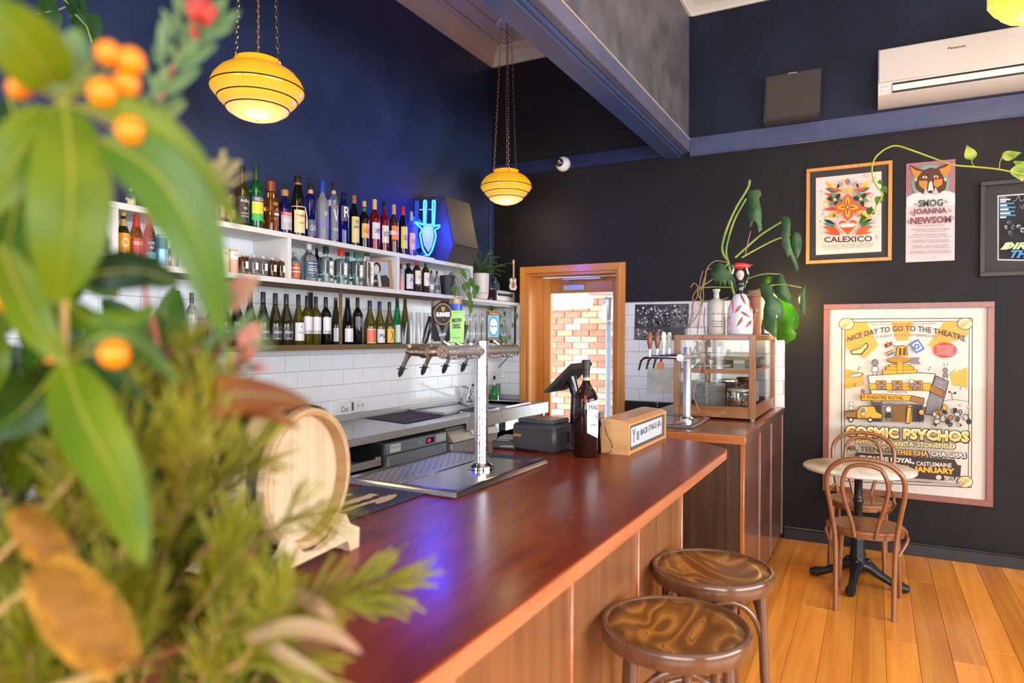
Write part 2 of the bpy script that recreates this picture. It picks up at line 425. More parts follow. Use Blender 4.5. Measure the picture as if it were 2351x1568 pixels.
part('top_rail', MB().box((-2.815, 6.085, 2.035), (-2.17, 6.13, 2.185), .003), OAKX, dr)
part('bottom_rail', MB().box((-2.815, 6.085, .02), (-2.17, 6.13, .28), .003), OAKX, dr)
part('pane', MB().box((-2.815, 6.10, .28), (-2.17, 6.106, 2.035)), pane_mat('door_glass', (.97, .98, .98), .1), dr)
ALU = mat('brushed_aluminium', (.6, .6, .6), .35, metal=.8)
cl = part('door_closer', MB().box((-2.66, 6.03, 2.055), (-2.44, 6.085, 2.115), .006), ALU, dr, label='silver door closer box')
part('closer_arm', MB().tube([(-2.55, 6.05, 2.12), (-2.62, 5.99, 2.155), (-2.63, 5.98, 2.16)], .008, 8).box((-2.64, 5.96, 2.15), (-2.25, 5.985, 2.17), .003).tube([(-2.25, 5.97, 2.16), (-2.2, 6.04, 2.165)], .008, 8), ALU, cl)
# outside: brick wall, ground, patio heater, umbrella
struct('ground_outside', MB().box((-6, YB+.15, -.1), (2, 12, -.02)), mat('pale_paving', (.5, .48, .45), .8))
we = struct('wall_exterior', MB().box((-5.2, 8.62, -.05), (-1.2, 8.8, 4.2)), mat('pale_mortar', (.68, .66, .60), .9))
BR = []
for nm, c in (('red', (.55, .22, .13)), ('orange', (.66, .36, .20)), ('buff', (.70, .48, .30)), ('pale', (.78, .62, .48))):
    BR.append(MB().box((0, 0, 0), (.228, .04, .072), .004).mesh(mat('%s_brick' % nm, c, .85, noise_s=25, noise_a=.2, bump=.4, bump_s=60), 0))
rng = random.Random(11)
for r in range(34):
    for c in range(8):
        o = bpy.data.objects.new('brick', BR[min(3, int(rng.random()*rng.random()*5))]); COL.objects.link(o); o.parent = we
        o.location = (-4.95+c*.24+(.12 if r % 2 else 0), 8.585+rng.random()*.006, .2+r*.084)
hp = P(1396, 900, 'y', 8.0)
ht = thing('patio_heater', 'silver patio gas heater on a pole outside the glass door', 'heater', (hp.x, 8.0, -.02))
WHT = mat('white_enamel', (.75, .76, .78), .3); STL = mat('stainless_steel', (.62, .62, .63), .28, metal=.9)
part('pole', MB().cyl((hp.x, 8, 0), (hp.x, 8, 2.05), .035), mat('grey_blue_pole', (.25, .32, .40), .4), ht)
part('burner', MB().lathe([(.07, 1.80), (.09, 1.84), (.09, 2.08), (.05, 2.1)], 18, Matrix.Translation((hp.x, 8, 0))), STL, ht)
part('reflector_hood', MB().lathe([(.09, 2.14), (.40, 2.14), (.38, 2.19), (.10, 2.27), (0, 2.28)], 28, Matrix.Translation((hp.x, 8, 0))), WHT, ht)
part('base', MB().lathe([(.25, -.02), (.25, .3), (.05, .42)], 20, Matrix.Translation((hp.x, 8, 0))), STL, ht)
um = thing('patio_umbrella', 'white market umbrella edge outside behind the door glass', 'umbrella', (-3.7, 7.3, -.02))
part('canopy', MB().lathe([(.85, 1.97), (.87, 2.07), (.5, 2.25), (0, 2.45)], 8, Matrix.Translation((-3.7, 7.3, 0)), cap=False), mat('white_canvas', (.85, .86, .88), .8), um)
part('pole', MB().cyl((-3.7, 7.3, -.02), (-3.7, 7.3, 2.6), .02), WHT, um)

# ================================================================ BAR COUNTER
BARW = wood('mahogany_bar_top', (.12, .012, .003), (.33, .048, .010), .27, 'y', 5, .25, coat=.06, spec=.32, bump=.015, warp=2.2, contrast=(.25, .8))
BARE = wood('mahogany_edge', (.42, .13, .05), (.60, .22, .10), .28, 'y', 10, .08, coat=.4)
PANW = wood('brown_bar_panel', (.19, .075, .028), (.30, .125, .052), .3, 'z', 14, .05, coat=.35, bump=.02)
bar = thing('bar_counter', 'long dark red timber bar counter with panelled front', 'bar counter', (-1.2, 1.4, 0))
top = [(-1.80, -1.2), (-.66, -1.2), (-.645, .8), (-.642, 3.44), (-.648, 3.50), (-.78, 3.645), (-.98, 3.715), (-1.2, 3.75), (-1.80, 3.76)]
t_ = MB(); t_.prism([(x, y, 1.008) for x, y in top], (0, 0, .042))
bmesh.ops.bevel(t_.b, geom=t_.b.edges[:], offset=.006, segments=2, affect='EDGES')
part('bar_top', t_, BARW, bar, smooth=30)
e_ = MB(); e_.box((-.648, -1.2, 1.002), (-.640, 3.45, 1.044), .003)
e_.prism([(-.642, 3.43, 1.004), (-.640, 3.45, 1.004), (-.646, 3.505, 1.004), (-.777, 3.65, 1.004), (-.78, 3.64, 1.004), (-.65, 3.5, 1.004)], (0, 0, .04))
part('edge_strip', e_, BARE, bar, label='lighter reddish timber edge strip')
ys = [1.70-.59*k for k in range(1, 6)][::-1]+[1.70, 2.29, 2.895]
for a, b in zip(ys, ys[1:]):
    part('front_panel', MB().box((-.745, a+.012, .06), (-.722, b-.006, 1.008), .003), PANW, bar)
    part('batten', MB().box((-.75, b-.004, .06), (-.716, b+.010, 1.008), .003), BARE, bar)
part('end_panel', MB().box((-1.75, 2.907, .06), (-.75, 2.93, 1.008), .002), PANW, bar)
part('kickboard', MB().box((-.79, -1.2, 0), (-.77, 2.9, .06)), BLACKP, bar)
part('carcass', MB().box((-1.72, -1.15, .06), (-1.70, 2.9, 1.0)).box((-1.72, -1.15, .5), (-.75, 2.9, .52)), mat('dark_carcass_board', (.03, .025, .022), .6), bar)
# second counter
CT = wood('brown_counter_top', (.15, .045, .015), (.26, .09, .03), .25, 'x', 6, .2, coat=.4, bump=.015)
CTE = wood('counter_edge_timber', (.36, .11, .03), (.50, .17, .05), .28, 'x', 10, .08, coat=.4)
CP = wood('dark_counter_end_board', (.045, .020, .009), (.10, .048, .022), .4, 'z', 12, .05, bump=.03)
CS = wood('counter_side_board', (.13, .060, .040), (.20, .095, .062), .22, 'z', 12, .05, coat=.5)
c2 = thing('side_counter', 'brown timber side counter under the glass display case', 'counter', (-1.04, 4.9, 0))
part('counter_top', MB().box((-1.47, 3.985, 1.030), (-.637, YB-.012, 1.056), .004), CT, c2)
part('front_edge', MB().box((-1.47, 3.978, 1.002), (-.634, 3.99, 1.05), .003), CTE, c2)
part('side_edge', MB().box((-.642, 3.985, 1.002), (-.632, YB-.012, 1.05), .003), CS, c2)
part('end_board', MB().box((-1.45, 4.0, .05), (-.665, 4.02, 1.005)), CP, c2)
part('corner_post', MB().box((-.665, 3.995, 0), (-.642, 4.03, 1.005), .003), CTE, c2)
yy = [4.03, 4.62, 5.17, YB-.02]
for a, b in zip(yy, yy[1:]):
    part('side_board', MB().box((-.66, a+.003, .04), (-.646, b-.012, 1.004), .002), CS, c2)
    part('batten', MB().box((-.66, b-.012, .04), (-.640, b, 1.004), .002), mat('pinkish_edge_timber', (.33, .17, .13), .25, coat=.4), c2)
part('kickboard', MB().box((-.67, 4.03, 0), (-.66, YB-.03, .04)), BLACKP, c2)
part('inner_side', MB().box((-1.46, 4.02, .05), (-1.44, YB-.02, 1.0)), CP, c2)
# ================================================================ BACK SHELVES
WB = mat('white_shelf_board', (.70, .685, .68), .4, noise_s=4, noise_a=.01)
SX, SZ, MZ, WZ = -3.05, 2.212, 1.945, 1.545      # shelf front, top shelf, middle shelf and wine shelf heights
su = thing('display_shelf', 'long white open shelf unit with square cells full of spirits', 'shelf', (-3.2, 3, 1.9))
part('top_board', MB().box((XL, .82, SZ-.03), (SX, 5.01, SZ), .001), WB, su)
part('lower_board', MB().box((XL, .55, MZ-.03), (SX, 5.01, MZ), .001), WB, su)
for y in (.85, 1.885, 2.93, 3.97, 4.995):
    part('divider', MB().box((XL+.004, y-.014, MZ), (SX-.001, y+.014, SZ-.03), .001), WB, su)
part('back_panel', MB().box((XL, .82, MZ), (XL+.006, 5.0, SZ-.03)), mat('white_back_panel', (.72, .76, .80), .5), su)
se = thing('corner_shelf', 'white shelf between the shelf unit and the door frame', 'shelf', (-3.2, 5.4, 1.9))
part('board', MB().box((XL, 5.012, MZ-.035), (SX+.01, YB-.004, MZ-.008), .001), WB, se)
part('support_angle', MB().box((XL, 5.012, MZ-.06), (SX, YB-.004, MZ-.035), .001), mat('grey_steel_angle', (.25, .24, .24), .4, metal=.5), se)
GOLD = mat('bronze_steel', (.24, .17, .09), .35, metal=.8); BSTL = mat('black_steel', (.02, .02, .022), .4, metal=.4)
wr = thing('wine_rack', 'bronze steel hanging rack holding the row of wine bottles', 'rack', (-3.2, 3, 1.5))
part('shelf_plate', MB().box((XL+.03, .8, WZ-.012), (SX-.003, 5.80, WZ), .001), BSTL, wr)
part('front_bar', MB().box((SX-.004, .8, WZ-.028), (SX+.004, 5.80, WZ+.006), .001), GOLD, wr)
part('upper_bar', MB().box((SX-.03, .8, MZ-.058), (SX-.01, 5.80, MZ-.032), .001), mat('dark_bronze_steel', (.10, .075, .05), .4, metal=.7), wr)
for y in (1.2, 3.365, 5.79):
    part('upright', MB().box((SX-.006, y-.012, WZ), (SX+.004, y+.012, MZ-.05), .001), GOLD if y < 5 else BSTL, wr)
    part('rear_upright', MB().box((XL+.03, y-.010, WZ), (XL+.05, y+.010, MZ-.05), .001), BSTL, wr)

# ---------------------------------------------------------------- bottles
G = dict(dark=glass('near_black_glass', (.006, .006, .005), .06, .15), green=glass('bottle_green_glass', (.02, .16, .03), .04, .8),
 vgreen=glass('vivid_green_glass', (.01, .35, .09), .04, .85), olive=glass('olive_glass', (.13, .115, .006), .04, .6), dolive=glass('dark_olive_glass', (.04, .035, .008), .05, .4),
 amber=glass('amber_spirit', (.50, .16, .02), .03, .85), brown=glass('brown_glass', (.14, .045, .01), .04, .6), clear=glass('clear_glass', (.86, .89, .90), .03, .92),
 blue=glass('deep_blue_glass', (.02, .03, .32), .03, .8), ltblue=glass('pale_blue_glass', (.30, .62, .78), .03, .9), frost=glass('frosted_glass', (.62, .62, .72), .35, .7),
 red=glass('red_liqueur_glass', (.42, .01, .012), .03, .7), lilac=glass('violet_glass', (.30, .22, .55), .03, .8), aqua=glass('aqua_glass', (.55, .80, .75), .03, .92),
 white=mat('matt_white_glass', (.78, .76, .72), .3), sky=mat('sky_blue_can', (.25, .50, .66), .35, metal=.2), cream=mat('cream_can', (.80, .72, .55), .35), pink=mat('salmon_can', (.85, .38, .30), .35), teal=mat('teal_can', (.10, .22, .25), .4))
SH = dict(
 bord=[(.93, 0), (1, .02), (1, .60), (.96, .65), (.62, .73), (.38, .77), (.34, .80), (.33, .98)],
 burg=[(.93, 0), (1, .02), (1, .42), (.93, .50), (.62, .64), (.40, .75), (.34, .82), (.33, .98)],
 ries=[(.93, 0), (1, .02), (1, .40), (.88, .52), (.60, .70), (.42, .82), (.38, .98)],
 spir=[(.95, 0), (1, .02), (1, .62), (.90, .68), (.50, .74), (.40, .77), (.38, .93)],
 scot=[(.9, 0), (1, .02), (1, .58), (.92, .64), (.52, .70), (.42, .73), (.46, .79), (.38, .83), (.36, .96)],
 deca=[(.97, 0), (1, .02), (1, .62), (.92, .66), (.45, .68), (.42, .80)],
 squa=[(.97, 0), (1, .02), (1, .66), (.85, .71), (.42, .73), (.38, .86)],
 roun=[(.93, 0), (1, .03), (1, .55), (.88, .65), (.5, .74), (.34, .78), (.30, .86)],
 monk=[(.95, 0), (1, .02), (1, .47), (.97, .50), (1.0, .53), (.62, .78), (.48, .82), (.46, .9)],
 shou=[(.93, 0), (1, .02), (1, .55), (.85, .65), (.42, .80), (.38, .95)],
 tall=[(.95, 0), (1, .02), (1, .70), (.92, .75), (.48, .80), (.42, .93)],
 beer=[(.93, 0), (1, .02), (1, .52), (.90, .62), (.55, .74), (.42, .80), (.38, .97)],
 flas=[(.95, 0), (1, .02), (1, .68), (.85, .74), (.38, .84), (.36, .90)],
 jar=[(.97, 0), (1, .02), (1, .78), (.9, .82), (.5, .84), (.5, .90)],
 can=[(.85, 0), (1, .04), (1, .93), (.85, .99)], caraf=[(.8, 0), (1, .02), (1, .40), (.75, .60), (.45, .72), (.45, .9), (.6, 1)],
 glas=[(.75, 0), (1, 1)])
SQ = dict(deca=7, squa=6, jar=8, flas=0)
CAPM = {}
def capm(c):
    if c not in CAPM: CAPM[c] = mat('cap_%02x%02x%02x' % c, srgb(*c), .35)
    return CAPM[c]
def sleeve(R, z0, z1, fc, half, m, parent, name='label', sq=0, label=None):
    mb = MB(); n = 8 if not sq else 1
    if sq:
        mb.box((R*.97, -R*.80, z0), (R*1.01, R*.80, z1)); M = Matrix.Rotation(fc, 4, 'Z'); mb._x(mb.b.verts, M)
    else:
        A = []; Bv = []
        for i in range(n+1):
            a = fc-half+2*half*i/n
            A.append(mb.b.verts.new((R*1.008*cos(a), R*1.008*sin(a), z0))); Bv.append(mb.b.verts.new((R*1.008*cos(a), R*1.008*sin(a), z1)))
        for i in range(n): mb.b.faces.new((A[i], A[i+1], Bv[i+1], Bv[i]))
    return part(name, mb, m, parent, False, 60, label)
def wraptext(s, R, zc, h, wid, fc, m, parent, sq=0, off=0):
    vs, fs = tmesh(s, off)
    if not vs: return
    b = bmesh.new(); R2 = R*1.02+.0004; bv = []
    for x, y in vs:
        u = (x-.5)*wid; z = zc+(y-.5)*h
        if sq: c, d = R2, u; p = (c*cos(fc)-d*sin(fc), c*sin(fc)+d*cos(fc), z)
        else: a = fc+u/R2; p = (R2*cos(a), R2*sin(a), z)
        bv.append(b.verts.new(p))
    for f in fs:
        if len(set(f)) < 3: continue
        try: b.faces.new([bv[i] for i in f])
        except ValueError: pass
    me = bpy.data.meshes.new('mesh'); b.to_mesh(me); b.free(); me.materials.append(m)
    return link('lettering', me, parent)
def bottle(px, top, wpx, zs, shape, gl, cap, lab, label, name='bottle', cat='bottle', group=None, x=-3.13, text=None, tc=(20, 20, 20), caph=.08, capw=None, fc=rad(-12), band=None, liquid=None, H=None, half=rad(62), tsz=None, y=None):
    p = P(px, top, 'x', x) if y is None else V((x, y, zs+H)); R = wpx/FPX*depth(p)/2
    if H is None: H = p.z-zs
    prof = SH[shape]; sq = SQ.get(shape, 0)
    if sq: R = R*.80
    t = thing(name, label, cat, (x, p.y, zs), 0, group)
    n = 20 if sq else 18
    sc2 = [(r*R, z*H) for r, z in prof]
    part('glass_body' if shape != 'can' else 'can_body', MB().lathe(sc2, n, sq=sq), G[gl], t, False, 50)
    if cap:
        rt = (capw or prof[-1][0]*1.12)*R
        z0 = H*(1-caph)
        if shape in ('bord', 'burg', 'ries'): z0 = H*(.80 if caph < .1 else 1-caph); rt = R*.37
        part('cap', MB().lathe([(rt, min(z0, prof[-1][1]*H-.001)), (rt*1.0, H*.99), (rt*.9, H)], 14), capm(cap), t, False)
    if shape == 'can':
        part('lid', MB().lathe([(R*.85, H*.985), (R*.9, H), (R*.8, H), (R*.78, H*.985)], 16), STL, t, False)
    if shape == 'monk':
        part('cord', MB().tube([(R*1.02*cos(a), R*1.02*sin(a), H*.485) for a in [2*pi*i/16 for i in range(16)]], .003, 6, closed=True)
             .tube([(R*.9, R*.55, H*.48), (R*1.0, R*.75, H*.35), (R*.95, R*.8, H*.2), (R*.95, R*.8, H*.14)], [.003, .003, .005, .004], 6), capm((235, 220, 180)), t, False)
    if band:
        for z0, z1, c in band:
            # a coloured band around the bottle at that height
            rr = max(R*r for r, z in prof if True) if z1 < .6 else None
            def rad_at(zz):
                for (r0, a0), (r1, a1) in zip(prof, prof[1:]):
                    if a0 <= zz <= a1: return (r0+(r1-r0)*(zz-a0)/(a1-a0 or 1))*R
                return prof[-1][0]*R
            part('band', MB().lathe([(rad_at(z0)*1.03, z0*H), (rad_at(z1)*1.03, z1*H)], n, sq=sq, cap=False), capm(c), t, False)
    if lab:
        for k, (z0, z1, c) in enumerate(lab if isinstance(lab, list) else [lab]):
            sleeve(R*(1+.006*k), z0*H, z1*H, fc, half, capm(c), t, sq=sq)
        if text:
            zt0, zt1, _ = (lab if isinstance(lab, list) else [lab])[0]
            for i, (s_, zc, hh, ww) in enumerate(tsz or [(text, (zt0+zt1)/2, .10, 1.3)]):
                wraptext(s_, R*1.02, zc*H, hh*H, ww*R, fc, capm(tc), t, sq)
    return t
TOPG, MIDG, WING = 'spirit bottles on the top shelf', 'bottles in the middle shelf cells', 'wine bottles on the steel rack'
B = bottle
# top shelf, from behind the bouquet to the neon sign
B(300, 432, 20, SZ, 'roun', 'clear', (200, 190, 150), (.15, .4, (205, 190, 130)), 'stubby clear bottle at the far left end of the top shelf', group=TOPG)
B(345, 312, 30, SZ, 'bord', 'amber', (60, 45, 25), (.2, .5, (190, 170, 110)), 'tall amber bottle behind the bouquet leaves on the top shelf', group=TOPG)
B(388, 357, 29, SZ, 'scot', 'dolive', (120, 95, 60), (.15, .5, (60, 50, 40)), 'dark bottle with a bronze cap between leaves on the top shelf', group=TOPG)
B(431, 385, 30, SZ, 'roun', 'clear', (220, 220, 225), (.15, .45, (215, 200, 140)), 'clear round bottle with glass stopper on the top shelf', group=TOPG)
B(466, 405, 30, SZ, 'spir', 'olive', (150, 130, 60), (.2, .5, (225, 215, 170)), 'yellowish bottle with a pale label behind leaf edge', group=TOPG)
B(500, 442, 32, SZ, 'deca', 'clear', (210, 205, 190), (.2, .6, (220, 205, 150)), 'squat square clear bottle left of the black scotch bottle', group=TOPG)
B(528, 448, 24, SZ, 'spir', 'brown', (120, 90, 50), (.2, .5, (170, 150, 110)), 'short brown bottle beside the black scotch bottle', group=TOPG)
B(556, 383, 31, SZ, 'scot', 'dolive', (25, 20, 18), (.06, .50, (52, 46, 44)), 'dark green scotch bottle with black capsule and white script', group=TOPG, text='Ardbeg', tc=(225, 215, 210), tsz=[('Ardbeg', .42, .07, 1.5), ('TEN', .30, .04, .5), ('ISLAY SINGLE MALT', .22, .025, 1.3), ('SCOTCH WHISKY', .17, .025, 1.2)], caph=.16, band=[(.84, .97, (90, 55, 30))])
B(588, 380, 32, SZ, 'bord', 'vgreen', (30, 55, 38), [(.13, .50, (215, 200, 60)), (.13, .24, (60, 170, 90)), (.42, .50, (80, 75, 150))], 'bright green mezcal bottle with a purple yellow and green label', group=TOPG, text='VIDA', tc=(210, 220, 90), tsz=[('VIDA', .46, .045, 1.5), ('MEZCAL', .33, .05, 1.0)], caph=.24)
B(622, 417, 36, SZ, 'deca', 'amber', (115, 50, 22), [(.12, .42, (110, 60, 40)), (.33, .37, (225, 215, 200))], 'square amber tequila decanter with a fat wooden stopper', group=TOPG, text='1800', tc=(205, 180, 110), caph=.19, capw=.78, tsz=[('1800', .55, .07, 1.1), ('TEQUILA', .26, .04, 1.0)])
B(654, 436, 31, SZ, 'roun', 'blue', (170, 120, 80), [(.10, .46, (175, 175, 180)), (.42, .49, (200, 60, 45))], 'squat blue tinted bottle with copper cap and grey drawing label', group=TOPG, text='SILVER', tc=(240, 240, 240), caph=.10, capw=.55, tsz=[('SILVER', .455, .04, 1.2), ('M W M', .3, .10, 1.4)])
B(684, 404, 32, SZ, 'monk', 'dark', (40, 30, 20), [(.06, .43, (232, 205, 160))], 'black monk-shaped liqueur bottle with a cream label and rope cord', group=TOPG, text='Frangelico', tc=(150, 50, 30), caph=.12, band=[(.85, .88, (150, 100, 50))], tsz=[('Frangelico', .34, .06, 1.5), ('LIQUEUR', .22, .03, 1.0)])
B(713, 421, 25, SZ, 'tall', 'blue', (25, 28, 50), (.05, .34, (90, 95, 120)), 'deep blue gin bottle with dark cap and copper collar', group=TOPG, band=[(.81, .88, (200, 150, 110))], text='GIN', tc=(210, 215, 230), caph=.12)
B(740, 416, 29, SZ, 'spir', 'frost', (30, 70, 170), (.22, .34, (120, 115, 170)), 'frosted clear vodka bottle with a blue capsule', group=TOPG, caph=.20, text='V', tc=(230, 230, 240), tsz=[('V', .45, .08, .6)])
B(766, 418, 22, SZ, 'tall', 'clear', (40, 36, 38), (.06, .62, (120, 118, 122)), 'slim clear bottle with white ball cap and grey script', group=TOPG, caph=.18, band=[(.95, .995, (235, 225, 205)), (.80, .86, (205, 165, 135))], text='Vinea', tc=(235, 235, 235), tsz=[('V', .45, .20, 1.2), ('VODKA', .22, .05, 1.3)])
B(789, 443, 25, SZ, 'tall', 'blue', (25, 22, 30), (.45, .74, (70, 65, 85)), 'dark blue ornate bottle with a black cork top', group=TOPG, text='R', tc=(235, 235, 240), tsz=[('R', .62, .2, 1.1)], caph=.12)
B(813, 449, 24, SZ, 'shou', 'dark', (150, 105, 60), (.08, .58, (215, 195, 115)), 'black bitters bottle with a tan cap and tall yellow label', group=TOPG, text='AMARO', tc=(50, 60, 70), caph=.16, tsz=[('AMARO', .38, .06, 1.4), ('N', .48, .08, .6)])
B(836, 462, 24, SZ, 'spir', 'dark', (185, 160, 120), (.22, .52, (225, 170, 95)), 'dark bottle with green neck band and orange-tan label', group=TOPG, text='ALPI', tc=(140, 80, 40), caph=.12, band=[(.78, .86, (50, 110, 50))])
B(860, 458, 25, SZ, 'spir', 'red', (200, 170, 120), (.22, .54, (205, 205, 215)), 'bright red liqueur bottle with a tan top and silver label', group=TOPG, text='CAMPO', tc=(40, 40, 60), caph=.20)
B(882, 463, 22, SZ, 'spir', 'red', (25, 25, 35), (.18, .52, (215, 205, 195)), 'slim dark red bottle with black cap and white label', group=TOPG, text='BITTER', tc=(60, 60, 110), caph=.14)
B(904, 470, 23, SZ, 'spir', 'brown', (190, 145, 95), (.28, .56, (235, 130, 40)), 'dark brown aperitif bottle with an orange and white label', group=TOPG, text='AVERNA', tc=(190, 40, 30), caph=.20, band=[(.38, .46, (240, 225, 210))])
B(925, 474, 21, SZ, 'shou', 'dark', (200, 30, 30), (.14, .58, (215, 195, 80)), 'dark bottle with a red capsule and long yellow label', group=TOPG, text='OLD', tc=(70, 60, 30), caph=.18)
B(944, 486, 19, SZ, 'shou', 'lilac', (150, 155, 160), (.16, .52, (215, 165, 160)), 'clear violet bottle with a grey cap beside the neon goat', group=TOPG, text='SUZE', tc=(120, 80, 90), caph=.20)
# middle cells
B(283, 487, 27, MZ, 'beer', 'dolive', (205, 180, 90), (.20, .58, (238, 165, 35)), 'green beer bottle with an orange oval label in the left cell', group=MIDG, name='beer_bottle', half=rad(70), text='O', tc=(230, 225, 210), tsz=[('O', .40, .18, 1.1)], band=[(.72, .86, (190, 170, 90))])
B(313, 488, 27, MZ, 'beer', 'amber', (190, 50, 40), (.20, .50, (190, 70, 50)), 'amber beer bottle with a red and white label', group=MIDG, name='beer_bottle', text='PERONI', tc=(240, 230, 220), band=[(.72, .92, (195, 60, 45))], tsz=[('PERONI', .40, .07, 1.6)])
B(343, 489, 27, MZ, 'beer', 'brown', (170, 130, 60), [(.20, .52, (35, 50, 60)), (.12, .25, (90, 160, 185))], 'brown beer bottle with a dark and light blue label', group=MIDG, name='beer_bottle', text='PACIFIC ALE', tc=(230, 230, 235), tsz=[('PACIFIC', .42, .05, 1.2), ('ALE', .34, .05, .7)])
B(371, 540, 25, MZ, 'can', 'sky', None, (.55, .9, (70, 110, 130)), 'light blue beer can beside the beer bottles', group=MIDG, name='drink_can', cat='can')
B(398, 560, 22, MZ, 'jar', 'aqua', (190, 190, 190), None, 'small greenish glass jar at the left of the shelf cell', group=MIDG)
B(490, 572, 22, MZ, 'jar', 'aqua', (200, 205, 200), (.2, .6, (205, 215, 120)), 'small jar with a yellow-green label beside the cream can', group=MIDG)
B(513, 571, 25, MZ, 'can', 'cream', None, (.45, .8, (240, 232, 215)), 'cream coloured drink can with a gold rim', group=MIDG, name='drink_can', cat='can', text='G', tc=(50, 60, 110), tsz=[('G', .80, .12, .5)])
B(535, 574, 23, MZ, 'can', 'pink', None, (.60, .93, (238, 228, 220)), 'pink and white drink can with a gold rim', group=MIDG, name='drink_can', cat='can', text='G', tc=(50, 60, 110), tsz=[('G', .80, .12, .5)])
for k, (px, tp, gl) in enumerate(((559, 582, 'red'), (582, 585, 'clear'), (603.5, 588, 'clear'), (624, 591, 'red'), (645, 593, 'red'))):
    B(px, tp, 22, MZ, 'jar', 'brown' if gl == 'red' else 'clear', (185, 180, 178), (.28, .62, (222, 218, 226)), ['first', 'second', 'third', 'fourth', 'fifth'][k]+' small square flask with silver cap from the pink can', name='flask', group='small square flasks in the shelf cell', caph=.16, x=-3.1)
for k, (px, tp) in enumerate(((570, 588), (592, 591), (614, 594), (635, 597))):
    B(px, tp, 19, MZ, 'jar', 'brown', (165, 130, 120), (.28, .62, (215, 205, 205)), 'small dark flask in the second row, behind the '+['first and second', 'second and third', 'third and fourth', 'fourth and fifth'][k]+' front flasks', name='flask', group='small square flasks in the shelf cell', caph=.16, x=-3.22)
B(676, 578, 26, MZ, 'roun', 'clear', (170, 170, 175), [(.08, .58, (205, 105, 60)), (.40, .44, (235, 225, 215)), (.27, .31, (235, 225, 215))], 'clear bottle with an orange wave label half behind the divider', group=MIDG)
t = B(709, 561, 38, MZ, 'roun', 'clear', (205, 205, 208), (.10, .55, (30, 75, 110)), 'big round clear bottle with a blue wave label', group=MIDG, caph=.14, capw=.33, text='HARBOUR', tc=(225, 215, 195), tsz=[('HARBOUR', .22, .045, 1.3), ('VODKA', .15, .03, .7), ('~~~~', .48, .05, 1.3), ('______', .40, .02, 1.3), ('______', .34, .02, 1.3), ('~~~~', .29, .05, 1.3)])
B(727, 568, 14, MZ, 'tall', 'dark', (20, 20, 24), None, 'black topped bottle standing behind the blue wave bottle', group=MIDG, x=-3.25)
B(748, 567, 34, MZ, 'squa', 'aqua', (25, 42, 55), (.28, .60, (215, 212, 222)), 'square clear gin bottle with a dark navy cap', group=MIDG, caph=.19, capw=.50, text='GIN', tc=(110, 110, 125))
B(782, 572, 30, MZ, 'squa', 'aqua', (200, 45, 35), (.28, .60, (225, 220, 228)), 'square clear gin bottle with a red cap and tag', group=MIDG, caph=.20, capw=.50, text='♦', tc=(200, 50, 35), tsz=[('o', .54, .06, .4), ('GIN', .42, .03, .8)])
B(797, 578, 24, MZ, 'spir', 'ltblue', (22, 42, 60), (.2, .55, (170, 200, 215)), 'pale blue gin bottle behind the red capped one', group=MIDG, x=-3.22, caph=.14)
B(818, 577, 30, MZ, 'squa', 'aqua', (15, 105, 75), (.28, .60, (222, 226, 225)), 'square clear gin bottle with a green cap', group=MIDG, caph=.20, capw=.50, text='o', tc=(40, 140, 60), tsz=[('o', .54, .06, .4), ('GIN', .42, .03, .8)])
B(843, 577, 30, MZ, 'squa', 'clear', (28, 36, 40), (.12, .70, (222, 220, 208)), 'square clear bottle with black cap and tall paper label', group=MIDG, caph=.12, capw=.40, text='BOTANIC', tc=(120, 120, 110), tsz=[('o', .50, .12, .7), ('BOTANIC', .36, .04, 1.1)])
B(921, 606, 16, MZ, 'deca', 'pink', (60, 40, 35), (.35, .75, (120, 170, 190)), 'pink and blue patterned bottle against the divider', group=MIDG)
B(937.5, 605, 23, MZ, 'flas', 'dark', (25, 20, 18), (.10, .62, (205, 200, 200)), 'black flask bottle with a white label in the right cell', group=MIDG, text='I', tc=(80, 75, 75), tsz=[('A', .42, .16, .9)])
B(957, 591, 20, MZ, 'bord', 'dolive', (190, 30, 45), (.24, .62, (222, 215, 195)), 'olive vermouth bottle with a red capsule', group=MIDG, text='V', tc=(120, 110, 100), caph=.24)
B(977, 595, 19, MZ, 'bord', 'dolive', (35, 35, 90), (.22, .60, (222, 215, 195)), 'olive vermouth bottle with a navy capsule', group=MIDG, text='V', tc=(120, 110, 100), caph=.24)
B(990, 621, 14, MZ, 'roun', 'clear', (60, 50, 45), (.2, .4, (215, 210, 190)), 'small clear tasting bottle left of its twin', group=MIDG)
B(1003, 622, 14, MZ, 'roun', 'clear', (60, 45, 40), (.2, .4, (60, 60, 62)), 'small clear tasting bottle beside the black plant pot', group=MIDG)
# wine rack
dem = dict(group=WING, name='wine_bottle', text='demi', tc=(225, 222, 225))
for k, (px, tp, gl) in enumerate(((515, 664, 'olive'), (544, 664, 'dark'), (574, 667, 'dark'), (604, 670, 'dark'), (632, 673, 'dolive'), (657, 675, 'dolive'))):
    B(px, tp, 30, WZ, 'burg', gl, (40, 38, 42), (.12, .36, (62, 58, 66)), ['yellow-green', 'second', 'third', 'fourth', 'fifth', 'sixth'][k]+' wine bottle with a grey label in white lowercase print'+(' half hidden by blossom' if k < 3 else ''), tsz=[('demi', .27, .07, 1.5), ('_____', .14, .008, 1.0)], **dem)
B(685, 676, 27, WZ, 'burg', 'olive', (25, 26, 30), (.10, .45, (222, 220, 224)), 'olive wine bottle with tall plain white label', group=WING, name='wine_bottle', text='Shaw', tc=(130, 130, 140), tsz=[('Shaw', .26, .04, 1.1), ('~', .37, .04, .4)])
